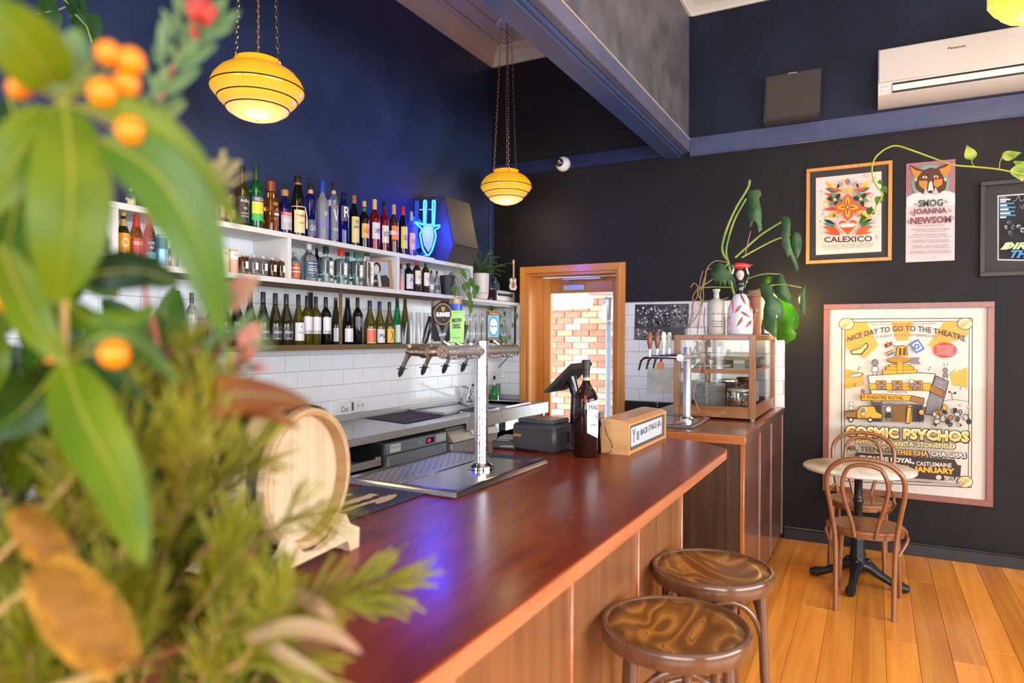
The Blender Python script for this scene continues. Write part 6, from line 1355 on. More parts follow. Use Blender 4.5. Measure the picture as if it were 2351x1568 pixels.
for cx, cy in ((200, 200), (1052, 198), (1052, 1335)):
    A.ell(cx, cy, 58, 44, K, 18); A.ell(cx, cy, 53, 39, (.92, .84, .62), 18)
    for k in range(5): L_([(cx-28, cy+30), (cx-40+k*22, cy-30)], 3, Y3)
A.text('SELECT MUSIC, MASKEN & MOUNTAIN GOAT PRESENT', (370, 200), (848, 193), (370, 210), K); A.text('NICE DAY TO GO TO THE THEATRE', (205, 292), (1055, 288), (205, 332), K, .02, arc=1.9)
A.text("'A RIGHT ROYAL AFTERNOON'", (405, 284), (850, 280), (405, 302), (.3, .28, .25), 0, arc=.6)
A.ell(908, 388, 92, 60, (.75, .16, .15), 48, 0, .16)
for k in range(5): A.text('ONE WILD AFTERNOON', (850, 352+k*15), (965, 355+k*15), (850, 361+k*15), (.95, .9, .85))
# flags
L_([(555, 360), (480, 330)], 3); A.poly([(470, 350), (525, 325), (530, 350), (480, 375)], (.65, .1, .1)); A.poly([(470, 350), (500, 335), (505, 350), (480, 362)], K); A.ell(498, 348, 7, 6, Y2, 10)
for k, c in enumerate(((.8, .2, .2), (.9, .7, .2), (.3, .6, .3), (.25, .4, .7))): A.poly([(478+k*4, 408+k*6), (530+k*3, 384+k*6), (534+k*3, 391+k*6), (482+k*4, 416+k*6)], c)
L_([(630, 365), (700, 315)], 3); A.poly([(650, 345), (715, 308), (762, 380), (700, 412)], (.25, .45, .75)); A.poly([(668, 348), (712, 322), (745, 375), (703, 398)], (.88, .88, .88)); A.ell(704, 362, 22, 20, (.25, .45, .75), 12); A.ell(704, 362, 10, 9, (.88, .88, .88), 10)
# tower
A.poly([(660, 440), (730, 440), (715, 462), (735, 492), (670, 485)], GR); A.poly([(550, 430), (562, 360), (600, 352), (632, 362), (640, 430)], K); A.poly([(556, 428), (567, 364), (600, 357), (626, 366), (634, 428)], Y2)
for x in (574, 604): A.poly([(x, 425), (x+3, 372), (x+20, 372), (x+20, 425)], (.35, .25, .12))
A.ell(575, 460, 84, 24, K, 20); A.ell(575, 458, 80, 20, (.72, .52, .15), 20)
for k, (hw, y0, y1) in enumerate(((78, 490, 508), (100, 505, 530), (125, 527, 566))): A.poly([(583-hw, y0), (583+hw, y0), (583+hw+3, y1), (583-hw-3, y1)], K); A.poly([(586-hw, y0+3), (580+hw, y0+3), (580+hw, y1-2), (586-hw, y1-2)], Y2)
A.poly([(560, 475), (605, 475), (605, 566), (560, 566)], K); A.poly([(563, 475), (602, 475), (602, 564), (563, 564)], Y2)
# building
A.poly([(350, 568), (460, 562), (730, 548), (840, 556), (800, 690), (780, 800), (385, 800), (372, 690)], K); A.poly([(356, 572), (460, 566), (730, 553), (833, 560), (795, 688), (776, 795), (390, 795), (378, 690)], CRM)
A.poly([(838, 568), (935, 612), (868, 860), (760, 850), (775, 760), (800, 690)], K); A.poly([(841, 575), (928, 614), (863, 855), (765, 845), (780, 760), (804, 690)], GR)
for k in range(7): L_([(845+k*3, 610+k*32), (895-k*4, 625+k*32)], 2.5, (.75, .73, .74))
A.poly([(808, 630), (902, 680), (890, 730), (792, 685)], K); A.poly([(811, 634), (897, 683), (887, 725), (796, 682)], BR_)
A.poly([(360, 625), (808, 622), (800, 680), (365, 672)], K); A.poly([(363, 628), (805, 625), (797, 676), (368, 668)], Y2)
for x in (412, 528, 672): A.poly([(x, 605), (x+72, 605), (x+75, 670), (x, 672)], K); A.poly([(x+3, 609), (x+69, 609), (x+71, 666), (x+4, 668)], Y3); A.ell(x+37, 639, 25, 25, K, 14); [L_([(x+20+k*10, 620), (x+20+k*10, 660)], 2.5, CRM) for k in range(4)]; L_([(x+16, 640), (x+60, 640)], 2.5, CRM)
A.text('THEATRE ROYAL', (490, 677), (640, 680), (490, 694), (.4, .38, .36))
A.poly([(302, 708), (330, 698), (665, 710), (760, 730), (755, 775), (650, 752), (305, 750)], K); A.poly([(306, 712), (332, 702), (662, 713), (650, 748), (310, 746)], Y2); A.poly([(666, 715), (756, 734), (751, 770), (654, 750)], BR_); A.text('THEATRE ROYAL', (345, 712), (610, 716), (345, 738), (.35, .22, .08), .02)
A.poly([(385, 755), (750, 775), (750, 900), (385, 900)], (.34, .30, .27)); A.poly([(458, 752), (638, 758), (638, 776), (458, 770)], (.62, .62, .68)); A.text('TONIGHT ONLY', (465, 756), (630, 762), (465, 768), K)
for x, w_, c in ((395, 50, (.2, .19, .18)), (455, 70, (.55, .5, .42)), (530, 90, (.5, .34, .14)), (640, 26, Y3), (680, 60, (.22, .2, .2))): A.poly([(x, 780), (x+w_, 782), (x+w_, 898), (x, 900)], c)
A.poly([(632, 795), (668, 790), (650, 915), (622, 915)], K); A.poly([(638, 800), (662, 796), (648, 908), (628, 908)], Y2)
# car
A.poly([(190, 822), (275, 818), (300, 788), (400, 785), (420, 825), (460, 845), (455, 880), (200, 880)], K); A.poly([(194, 828), (272, 824), (272, 868), (196, 866)], BR_); A.poly([(278, 822), (303, 793), (396, 790), (414, 830), (454, 850), (448, 874), (278, 872)], Y2); A.poly([(290, 822), (308, 800), (345, 800), (345, 825)], (.8, .78, .72))
for x in (232, 370): A.ell(x, 885, 20, 20, K, 16); A.ell(x, 885, 11, 11, CRM, 12)
# generic little revellers: heads and bodies only, no known characters
rng = random.Random(31)
def fig(x, y, s, c1, c2): A.ell(x, y, s*.5, s*.5, K, 10); A.ell(x, y, s*.42, s*.42, c1, 10); A.poly([(x-s*.4, y+s*.5), (x+s*.4, y+s*.5), (x+s*.5, y+s*1.3), (x-s*.5, y+s*1.3)], K); A.poly([(x-s*.32, y+s*.56), (x+s*.32, y+s*.56), (x+s*.4, y+s*1.22), (x-s*.4, y+s*1.22)], c2); L_([(x-s*.25, y+s*1.3), (x-s*.3, y+s*1.8)], 4); L_([(x+s*.25, y+s*1.3), (x+s*.3, y+s*1.8)], 4)
fig(404, 478, 52, GR, CRM); fig(665, 610, 34, CRM, GR); fig(318, 680, 30, BR_, Y3); fig(500, 810, 46, CRM, K); fig(735, 830, 42, Y2, K); fig(845, 830, 36, Y2, CRM); fig(905, 530, 40, GR, GR); fig(235, 770, 32, CRM, CRM); fig(320, 815, 30, GR, CRM)
L_([(900, 500), (890, 478)], 6, GR); L_([(915, 500), (920, 475)], 6, GR); L_([(930, 560), (975, 520)], 6, GR)
A.poly([(225, 395), (300, 370), (345, 330), (360, 360), (310, 420), (240, 420)], K); A.poly([(235, 398), (300, 376), (342, 340), (350, 360), (305, 412), (245, 413)], (.9, .8, .55))
for k in range(46):
    x, y = rng.uniform(770, 1070), rng.uniform(770, 925)
    if y < 770+(870-x)*.9 and x < 870: continue
    c = rng.choice([GR, CRM, K, Y2, BR_, (.7, .7, .7), (.3, .3, .32)]); r = rng.uniform(9, 26); A.ell(x, y, r, r*.8, K, 9, rot=k); A.ell(x, y, r*.8, r*.6, c, 9, rot=k)
A.poly([(215, 580), (250, 552), (300, 545), (325, 555), (300, 575)], K); A.poly([(222, 577), (252, 556), (300, 549), (316, 556), (298, 571)], CRM)
for x, y in ((290, 505), (790, 505), (1010, 640), (262, 618)): L_([(x, y), (x, y+18)], 3); A.ell(x-4, y+20, 6, 4, K, 8); L_([(x, y), (x+14, y+4)], 4)
L_([(950, 740), (945, 690), (925, 680)], 5); L_([(945, 700), (975, 680)], 4); A.ell(930, 682, 10, 7, K, 8); A.ell(968, 690, 12, 8, K, 8); L_([(885, 745), (960, 735), (1070, 750)], 3)
# band names
A.text('COSMIC PSYCHOS', (190, 912), (1078, 952), (190, 1004), K, .11); A.text('COSMIC PSYCHOS', (197, 919), (1068, 958), (197, 995), (.95, .84, .60), .05); A.text('COSMIC PSYCHOS', (200, 945), (1065, 984), (200, 995), Y2, -.0)
A.text('MAGIC DIRT', (262, 998), (400, 1006), (262, 1022), K); A.text('AMYL & LA JUANITA  STONEFIELD', (258, 1010), (978, 1045), (258, 1064), K, .08); A.text('AMYL & LA JUANITA  STONEFIELD', (263, 1015), (972, 1049), (263, 1058), (.93, .80, .52), .03)
A.text('MR. TEENAGE', (200, 1058), (540, 1078), (200, 1096), (.36, .30, .10), .04); A.text('THEE CHA CHA CHAS', (550, 1084), (1055, 1108), (550, 1132), K, .11); A.text('THEE CHA', (556, 1089), (780, 1101), (556, 1124), Y2, .03); A.text('CHA CHAS', (800, 1100), (1048, 1112), (800, 1136), (.90, .84, .78), .03)
A.poly([(268, 1108), (965, 1158), (985, 1195), (1012, 1200), (1005, 1280), (975, 1282), (960, 1312), (250, 1258), (240, 1150), (262, 1140)], (.22, .18, .16))
A.text('THEATRE ROYAL,', (296, 1128), (682, 1152), (296, 1168), (.88, .84, .80), .05); A.text('CASTLEMAINE', (695, 1170), (944, 1185), (695, 1200), (.88, .84, .80), .02)
A.text('SUNDAY 26TH', (330, 1178), (640, 1198), (330, 1226), Y2, .05); A.text('JANUARY', (680, 1205), (966, 1222), (680, 1256), Y2, .06); A.ell(853, 1284, 20, 17, (.8, .78, .75), 16); A.text('TRIPLE R', (890, 1272), (962, 1280), (890, 1306), (.88, .84, .80), .03); A.text('TICKETS FROM THE BOX OFFICE', (700, 1308), (775, 1314), (700, 1322), (.4, .4, .4)); A.poly([(805, 1312), (985, 1326), (1005, 1300), (1012, 1312), (995, 1345), (805, 1330)], (.62, .6, .6))
A.out(t, 'printed_artwork')

# ================================================================ TABLE, CHAIRS, STOOLS
BENT = wood('bentwood_brown', (.20, .075, .025), (.30, .125, .048), .28, 'z', 20, .2, coat=.4, bump=.02)
BSEAT = wood('bentwood_seat', (.22, .082, .026), (.36, .15, .055), .28, 'y', 12, .12, coat=.4, bump=.02)
IRON = mat('black_cast_iron', (.018, .022, .026), .3, metal=.4, coat=.3, bump=.25, bump_s=80)
tt = thing('cafe_table', 'round marble cafe table on a black cast iron pedestal', 'table', (-.085, 4.97, 0))
MARB = wood('cream_marble', (.56, .50, .43), (.78, .72, .64), .2, 'z', 5, 1, bump=0, warp=3, contrast=(.3, .55))
part('tabletop', MB().lathe([(.31, .742), (.325, .745), (.334, .753), (.334, .762), (.329, .768), (0, .768)], 56, Matrix.Translation((-.085, 4.97, 0))), MARB, tt, True, 60)
part('pedestal', MB().lathe([(.045, .12), (.058, .14), (.046, .17), (.050, .20), (.042, .235), (.044, .30), (.036, .33), (.026, .35), (.026, .53), (.031, .535), (.031, .56), (.026, .565), (.024, .58), (.024, .72), (.05, .735), (.16, .742)], 20, Matrix.Translation((-.085, 4.97, 0))), IRON, tt, True, 60)
for k in range(4):
    a = rad(-98+90*k); d = V((cos(a), sin(a), 0)); c = V((-.085, 4.97, 0))
    part('foot', MB().tube([c+d*.01+V((0, 0, .14)), c+d*.07+V((0, 0, .125)), c+d*.13+V((0, 0, .085)), c+d*.20+V((0, 0, .05)), c+d*.25+V((0, 0, .035)), c+d*.29+V((0, 0, .028))], [.042, .036, .027, .024, .032, .022], 12).sph(c+d*.265+V((0, 0, .026)), .027, 10, (1.2, 1, .9)).sph(c+d*.06+V((0, 0, .165)), .018, 8), IRON, tt, True, 60)
def chair(loc, rz, label):
    t = thing('bentwood_chair', label, 'chair', loc, rz, 'bentwood chairs at the marble table')     # faces +y, back at -y
    part('seat', MB().lathe([(.17, .455), (.198, .452), (.205, .462), (.203, .474), (.185, .478), (.15, .470), (0, .468)], 48, sx=1, sy=1), BSEAT, t, False, 60)
    part('seat_apron', MB().lathe([(.185, .43), (.197, .43), (.199, .455), (.185, .456)], 48), BENT, t, False, 60)
    # back hoop that runs down into the rear legs
    o = [(-.150, -.235, 0), (-.152, -.215, .25), (-.158, -.200, .43), (-.178, -.205, .58), (-.200, -.232, .72), (-.192, -.250, .82), (-.13, -.262, .885), (-.06, -.266, .906)]
    pts = cat_(o+[(0, -.267, .910)]+[(-x, y, z) for x, y, z in o[::-1]], 4)
    part('back_hoop', MB().tube(pts, .0145, 10), BENT, t, False, 80)
    i_ = [(-.055, -.195, .44), (-.070, -.203, .53), (-.105, -.220, .65), (-.118, -.238, .76), (-.09, -.250, .845), (-.04, -.257, .872)]
    part('inner_hoop', MB().tube(cat_(i_+[(0, -.258, .876)]+[(-x, y, z) for x, y, z in i_[::-1]], 4), .0120, 10), BENT, t, False, 80)
    for s in (-1, 1):
        part('leg', MB().tube([(s*.150, .150, .44), (s*.162, .172, .25), (s*.170, .190, .0)], [.017, .0155, .0125], 10), BENT, t, False, 80)
        part('side_brace', MB().tube(cat_([(s*.172, -.196, .53), (s*.205, -.150, .50), (s*.208, -.09, .462), (s*.214, -.13, .44), (s*.17, -.196, .36)], 4), .009, 8), BENT, t, False, 80)
    for s in (-1, 1): part('screw', MB().sph((s*.056, -.208, .452), .006, 6).sph((s*.158, -.215, .44), .006, 6), BRS, t, False, 80)
    return t
chair((-.030, 4.655, 0), rad(-3), 'near bentwood cafe chair with its looped back to the room')
chair((-.085, 5.36, 0), rad(176), 'far bentwood cafe chair between the marble table and wall')
def stoolseat():
    m, nt, b = _new('figured_stool_seat'); L = nt.links.new; tc = nt.nodes.new('ShaderNodeTexCoord'); oi = nt.nodes.new('ShaderNodeObjectInfo')
    ad = nt.nodes.new('ShaderNodeVectorMath'); ad.operation = 'ADD'; L(tc.outputs['Object'], ad.inputs[0]); L(oi.outputs['Random'], ad.inputs[1])
    mp = nt.nodes.new('ShaderNodeMapping'); mp.inputs['Scale'].default_value = (3.2, 1.1, 1); mp.inputs['Rotation'].default_value = (0, 0, rad(-12)); L(ad.outputs[0], mp.inputs[0])
    n = nt.nodes.new('ShaderNodeTexNoise'); n.inputs['Scale'].default_value = 1.5; n.inputs['Detail'].default_value = 2.0; n.inputs['Distortion'].default_value = .9; L(mp.outputs[0], n.inputs[0])
    mu = nt.nodes.new('ShaderNodeMath'); mu.operation = 'MULTIPLY'; mu.inputs[1].default_value = 8; fr = nt.nodes.new('ShaderNodeMath'); fr.operation = 'FRACT'
    L(n.outputs['Fac'], mu.inputs[0]); L(mu.outputs[0], fr.inputs[0]); rp = nt.nodes.new('ShaderNodeValToRGB'); e = rp.color_ramp.elements
    e[0].position = 0; e[0].color = (.62, .27, .045, 1); e[1].position = 1; e[1].color = (.16, .06, .012, 1)
    for p, c in ((.16, (.34, .14, .026)), (.5, (.19, .075, .016)), (.82, (.22, .09, .018)), (.93, (.50, .22, .04))): q = e.new(p); q.color = (*c, 1)
    L(fr.outputs[0], rp.inputs[0]); L(rp.outputs[0], b.inputs['Base Color']); b.inputs['Roughness'].default_value = .22; b.inputs['Specular IOR Level'].default_value = .3; b.inputs['Coat Weight'].default_value = .15; b.inputs['Coat Roughness'].default_value = .08; return m
SSM = stoolseat(); DBW = wood('dark_bentwood', (.10, .042, .02), (.17, .078, .04), .2, 'z', 18, .2, coat=.6, bump=.02)
def stool(loc, rz, label):
    t = thing('bar_stool', label, 'stool', loc, rz, 'bentwood bar stools along the counter'); H = .782; R = .212
    part('seat', MB().lathe([(R*.9, H-.020), (R-.014, H-.012), (R-.016, H-.006), (R*.72, H-.012), (R*.4, H-.017), (0, H-.019)], 56), SSM, t, False, 80)
    part('seat_rim', MB().lathe([(R-.020, H-.052), (R-.004, H-.052), (R, H-.046), (R, H-.010), (R-.004, H-.002), (R-.010, H), (R-.017, H-.003), (R-.020, H-.012)], 64, cap=False), DBW, t, False, 50)
    for k in range(4):
        a = pi/4+k*pi/2; d = V((cos(a), sin(a), 0))
        part('leg', MB().tube([d*(R-.035)+V((0, 0, H-.03)), d*(R-.02)+V((0, 0, .45)), d*(R+.022)], [.0165, .0165, .013], 12), DBW, t, False, 80)
        e = V((cos(a+pi/2), sin(a+pi/2), 0)); p, q = d*(R-.026), e*(R-.026); mdl = (p+q)/2
        part('arch_brace', MB().tube(bez(p+V((0, 0, H-.26)), p.lerp(mdl, .05)+V((0, 0, H-.02)), q.lerp(mdl, .05)+V((0, 0, H-.02)), q+V((0, 0, H-.26)), 16), .0105, 8), DBW, t, False, 80)
    part('foot_ring', MB().tube([((R-.005)*cos(a), (R-.005)*sin(a), .27) for a in [2*pi*i/40 for i in range(40)]], .011, 8, closed=True), DBW, t, False, 80)
    return t
s1 = P(1551, 1427, 'z', .782); s2 = P(1635, 1298, 'z', .782)
stool((s1.x, s1.y, 0), rad(20), 'nearest bentwood bar stool with glossy veined brown seat'); stool((s2.x, s2.y, 0), rad(32), 'second bentwood bar stool, beyond the nearest one at the bar')

# ================================================================ MONSTERA AND VINES
MON = leafmat('monstera_leaf', (.05, .14, .055), (.15, .27, .13), tl=.3, scale=8); MONL = leafmat('monstera_leaf_lit', (.08, .30, .02), (.18, .45, .05), tl=.45, scale=8)  # second leaf colour has the glow of the lamp behind painted in
STG = leafmat('green_stalk', (.18, .30, .05), (.35, .46, .10), tl=.1); STB = mat('tan_root', (.42, .24, .12), .6)
def c3p(x, y, yy): return P(1560+x/3.92, 400+y/3.92, 'y', yy)
mo = thing('monstera', 'tall leggy monstera with drooping split leaves on the display case', 'plant', (-.78, 5.2, Z1+.001))
mo_pot = part('pot', MB().lathe([(.055, 0), (.078, .16), (.086, .165), (.086, .19), (.074, .19), (.070, .15)], 24, Matrix.Translation((-.83, 5.15, Z1+.001))), mat('terracotta_brown', (.20, .08, .05), .7), mo)
part('pot', MB().lathe([(.04, 0), (.05, .28), (.062, .285), (.062, .33), (.05, .33)], 20, Matrix.Translation((P(1734, 740, 'y', 5.3).x, 5.3, Z1+.001))), mat('pinkish_terracotta', (.33, .15, .10), .7), mo, label='tall narrow pinkish pot')
def mleaf(outl, yy, dy, m=MON, holes=()):
    """split leaf from its outline on a tilted sheet: depth varies down the leaf"""
    mb = MB(); ys_ = [p[1] for p in outl]; y0_, y1_ = min(ys_), max(ys_); xs_ = [p[0] for p in outl]; xm = sum(xs_)/len(xs_); wx = (max(xs_)-min(xs_)) or 1
    f = mb.face([c3p(x, y, yy-dy*(y-y0_)/(y1_-y0_)+.05*abs((x-xm)/wx)) for x, y in outl])
    bmesh.ops.triangulate(mb.b, faces=mb.b.faces[:])
    o = part('leaf', mb, m, mo, smooth=180); s_ = o.modifiers.new('s', 'SOLIDIFY'); s_.thickness = .0015; return o
mleaf([(598, 160), (625, 130), (660, 150), (700, 135), (732, 150), (735, 190), (715, 225), (735, 300), (742, 400), (735, 420), (745, 498), (710, 528), (705, 470), (690, 440), (675, 415), (655, 440), (650, 465), (625, 478), (632, 440), (612, 380), (600, 320), (605, 240)], 5.15, .12)
mleaf([(912, 385), (950, 378), (990, 390), (1000, 440), (998, 500), (990, 560), (1000, 640), (1020, 700), (1060, 790), (1075, 850), (1055, 882), (1035, 830), (1010, 770), (1000, 720), (975, 750), (955, 710), (925, 640), (918, 560), (908, 470)], 5.2, .12)
mleaf([(1000, 530), (1050, 515), (1090, 540), (1105, 620), (1090, 700), (1060, 760), (1045, 740), (1020, 660), (995, 600)], 5.25, .08)
mleaf([(285, 850), (310, 810), (360, 795), (400, 810), (430, 860), (470, 900), (500, 950), (490, 1000), (460, 940), (455, 1010), (425, 950), (415, 1020), (385, 960), (370, 1010), (350, 950), (325, 990), (300, 940), (282, 900)], 5.0, .06)
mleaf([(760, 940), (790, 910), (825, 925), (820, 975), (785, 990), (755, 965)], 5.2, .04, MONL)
mleaf([(850, 930), (900, 890), (930, 900), (960, 980), (990, 1060), (1015, 1120), (1010, 1165), (960, 1150), (900, 1120), (860, 1060), (845, 1000)], 5.3, .1)
mleaf([(720, 980), (780, 985), (830, 1010), (850, 1090), (900, 1130), (940, 1200), (930, 1300), (900, 1330), (870, 1260), (880, 1400), (875, 1470), (830, 1450), (800, 1420), (770, 1400), (750, 1330), (755, 1220), (770, 1150), (735, 1090)], 5.0, .08)
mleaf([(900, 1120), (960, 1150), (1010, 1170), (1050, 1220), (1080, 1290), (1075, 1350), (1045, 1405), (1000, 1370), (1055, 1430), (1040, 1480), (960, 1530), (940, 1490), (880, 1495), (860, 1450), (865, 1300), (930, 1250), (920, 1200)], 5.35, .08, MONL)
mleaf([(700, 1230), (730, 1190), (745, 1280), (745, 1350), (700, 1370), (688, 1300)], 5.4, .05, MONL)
mleaf([(1125, 970), (1135, 1010), (1130, 1080), (1135, 1200), (1128, 1285), (1110, 1250), (1080, 1190), (1070, 1120), (1095, 1060)], 5.3, .05)
mleaf([(610, 55), (630, 40), (645, 55), (640, 95), (625, 85)], 5.15, .02)
stm = MB()
for pts, yy, r in (([(435, 780), (395, 720), (385, 640), (430, 480), (510, 300), (595, 160), (625, 100), (628, 60)], 5.1, .011), ([(440, 790), (420, 700), (440, 580), (500, 400), (600, 220)], 5.12, .009), ([(500, 750), (600, 660), (740, 540), (915, 430)], 5.15, .009), ([(560, 750), (700, 670), (860, 590), (1000, 545)], 5.2, .007),
        ([(440, 800), (330, 920), (180, 1030), (170, 1090), (215, 1150)], 5.0, .007), ([(600, 950), (700, 910), (800, 895), (905, 900)], 5.2, .005), ([(600, 1100), (700, 1040), (820, 1000), (960, 995), (1100, 1020)], 5.2, .005), ([(435, 780), (460, 900), (470, 1000), (500, 1100), (560, 1250)], 5.05, .012), ([(180, 1025), (300, 1015), (490, 1020)], 5.0, .006), ([(440, 1110), (330, 1140), (220, 1150)], 5.0, .005), ([(600, 1100), (560, 1200)], 5.15, .01)):
    stm.tube(cat_([c3p(x, y, yy) for x, y in pts], 5), r*.8, 8)
part('stalks', stm, STG, mo)
for pts, yy in (([(430, 795), (330, 780), (260, 830), (230, 920), (210, 1000), (215, 1120), (170, 1250), (80, 1380)], 4.95), ([(280, 850), (240, 870), (230, 960), (190, 1060), (195, 1160), (180, 1280), (160, 1400), (165, 1568)], 4.92), ([(215, 870), (195, 920), (160, 1100), (110, 1180), (120, 1280), (40, 1430)], 4.97), ([(100, 1020), (130, 980), (165, 1020), (120, 1100), (125, 1180), (90, 1400), (160, 1600)], 4.95), ([(160, 1160), (185, 1190), (160, 1500), (158, 1600)], 4.62), ([(640, 510), (610, 640), (590, 740)], 5.1), ([(230, 1200), (220, 1330), (235, 1450)], 4.9)):
    part('aerial_root', MB().tube(cat_([c3p(x, y, yy) for x, y in pts], 4), .0035, 6), STB, mo)
def cc(x, y, yy): return P(1430+x/4.355, 660+y/4.355, 'y', yy)
for pts in ([(670, 470), (740, 560), (760, 650), (820, 740), (820, 820), (860, 920)], [(740, 480), (750, 600), (775, 680), (765, 870), (720, 1000), (710, 1100), (770, 1240)]): part('aerial_root', MB().tube(cat_([cc(x, y, 4.60) for x, y in pts], 4), .0028, 6), STB, mo)
# lamp glowing behind the leaves
lq = P(1752, 700, 'y', 5.55); lg = thing('glowing_lamp', 'small yellow glowing lamp behind the monstera leaves', 'lamp', (lq.x, 5.55, Z1+.001))
part('glass_globe', MB().sph((0, 0, lq.z-Z1), .115, 24), mat('warm_globe', (1, .8, .4), .4, emit=(1, .72, .22), es=7), lg, False, 80); part('base', MB().lathe([(.05, 0), (.05, .012), (.012, .02), (.012, lq.z-Z1-.10)], 20), BSTL, lg, False)
l = bpy.data.lights.new('lamp', 'POINT'); l.energy = 22; l.color = (1, .70, .26); l.shadow_soft_size = .1; o = bpy.data.objects.new('lamp', l); COL.objects.link(o); o.location = (lq.x+.16, 5.45, lq.z)
# pothos vine
VAR = leafmat('variegated_leaf', (.10, .28, .02), (.55, .62, .12), tl=.3, scale=18); VST = leafmat('vine_stem', (.30, .38, .03), (.50, .52, .06), tl=.1)
VY = 4.6
def v4(x, y, yy=VY): return P(1840+x/4.6008, 320+y/4.6008, 'y', yy)
vi = thing('pothos_vine', 'long pothos vine arching in front of the posters at right', 'vine', v4(2500, 420))
part('stem', MB().tube(cat_([v4(*q) for q in ((2650, 430), (2480, 410), (2350, 375), (2090, 318), (1820, 290), (1600, 268), (1370, 190), (1180, 120), (1010, 68), (900, 95), (800, 170), (755, 250), (745, 340), (765, 430), (800, 500), (850, 560), (852, 600), (800, 700), (765, 755), (700, 830), (650, 870))], 5), .0048, 8), VST, vi)
rng = random.Random(2)
for (bx, by), (tx, ty), w_ in (((1805, 215), (1750, 55), .065), ((2115, 195), (2330, 130), .066), ((820, 430), (850, 480), .05), ((850, 500), (910, 560), .055), ((835, 600), (790, 700), .05), ((770, 745), (690, 790), .05), ((740, 760), (680, 730), .05), ((690, 830), (610, 860), .055), ((660, 850), (650, 930), .055), ((2290, 290), (2351, 230), .08), ((2270, 270), (2345, 440), .085), ((2330, 330), (2440, 250), .08)):
    a, b = v4(bx, by), v4(tx, ty); d = b-a; mb = MB(); leaf(mb, a, d, (0, -1, .3), d.length*1.0, max(w_, d.length*.62) if by > 700 or by < 620 and bx > 1000 else d.length*.9, bend=.1, cup=.12, n=8); part('leaf', mb, VAR if bx > 1700 else LEAFP, vi, smooth=80)
for q in (((1828, 290), (1795, 240), (1805, 215)), ((2088, 318), (2095, 240), (2115, 195)), ((2300, 370), (2260, 300), (2280, 270))): part('petiole', MB().tube([v4(*z) for z in q], .002, 6), VST, vi)
# dark hanging plant, top left
def h1(x, y): return P(x/3.2653, y/3.2653, 'x', -2.9)
hp_ = thing('hanging_plant', 'dark green broad leaved plant hanging at the top left', 'plant', h1(400, -150))
part('pot', MB().lathe([(.07, -.02), (.11, .14), (.10, .14)], 20, Matrix.Translation(h1(330, -330))), BLK, hp_)
part('stem', MB().tube([h1(330, -300), h1(470, -20), h1(560, 100), h1(650, 200), h1(690, 320)], .004, 6).tube([h1(280, 100), h1(420, 80), h1(520, 40)], .003, 6), STG, hp_)
for (bx, by), (tx, ty), w_ in (((300, -30), (440, 110), .13), ((480, -10), (650, 90), .10), ((560, 60), (640, 260), .08), ((640, 90), (750, 330), .12), ((600, 20), (665, 60), .09), ((550, 120), (660, 290), .06), ((690, 280), (710, 380), .03), ((350, 60), (440, 280), .10), ((330, 20), (420, 200), .09)):
    a, b = h1(bx, by), h1(tx, ty); d = b-a; mb = MB(); leaf(mb, a, d, (1, -.2, .2), d.length, w_, bend=.1, n=8); part('leaf', mb, LEAFD, hp_, smooth=80)
# ================================================================ FOREGROUND BOUQUET ON THE NEAR END OF THE BAR
GB_ = 'stems of the foreground bouquet'
PL1 = leafmat('bright_green_leaf', (.075, .17, .003), (.21, .28, .010), r=.38, tl=.45, scale=9)
PL2 = leafmat('mid_green_leaf', (.030, .095, .006), (.085, .175, .018), r=.34, tl=.35, scale=9)
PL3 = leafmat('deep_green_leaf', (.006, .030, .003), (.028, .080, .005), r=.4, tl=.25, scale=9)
PLG = leafmat('grey_green_leaf', (.10, .20, .085), (.20, .30, .12), r=.45, tl=.3, scale=12)
RIB = leafmat('yellow_midrib', (.26, .30, .02), (.36, .36, .04), tl=.2)
BRNL = leafmat('rusty_leaf', (.30, .12, .010), (.17, .045, .010), r=.4, tl=.35, scale=12)
PNK = leafmat('coral_pink_petal', (.50, .12, .09), (.56, .24, .18), tl=.4, scale=14)
PNKL = leafmat('pale_pink_petal', (.46, .22, .16), (.40, .30, .14), tl=.4, scale=14)
REDP = leafmat('red_bract', (.60, .03, .03), (.70, .16, .12), tl=.35, scale=14)
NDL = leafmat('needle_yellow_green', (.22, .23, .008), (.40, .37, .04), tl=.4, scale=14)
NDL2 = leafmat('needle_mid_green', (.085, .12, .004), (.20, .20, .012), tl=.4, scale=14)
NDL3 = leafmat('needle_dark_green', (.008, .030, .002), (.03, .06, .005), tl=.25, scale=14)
TWIG = mat('tan_twig', (.42, .26, .08), .6); TWR = mat('red_twig', (.36, .07, .06), .5)
ORB = mat('orange_berry_skin', (.80, .22, .003), .35, noise_s=30, noise_a=.12)
vz = thing('vase', 'dark glass vase holding the bouquet on the near end of bar', 'vase', (-.83, .20, 1.0505))
part('vase_body', MB().lathe([(.05, 0), (.06, .01), (.065, .09), (.045, .15), (.05, .17), (.046, .17), (.041, .15), (.055, .09), (.05, .012), (0, .012)], 28), G['dark'], vz, False, 60)
MOUTH = V((-.83, .20, 1.215))
def stem_thing(name, label, cat='flower', group=GB_): return thing(name, label, cat, MOUTH, 0, group)
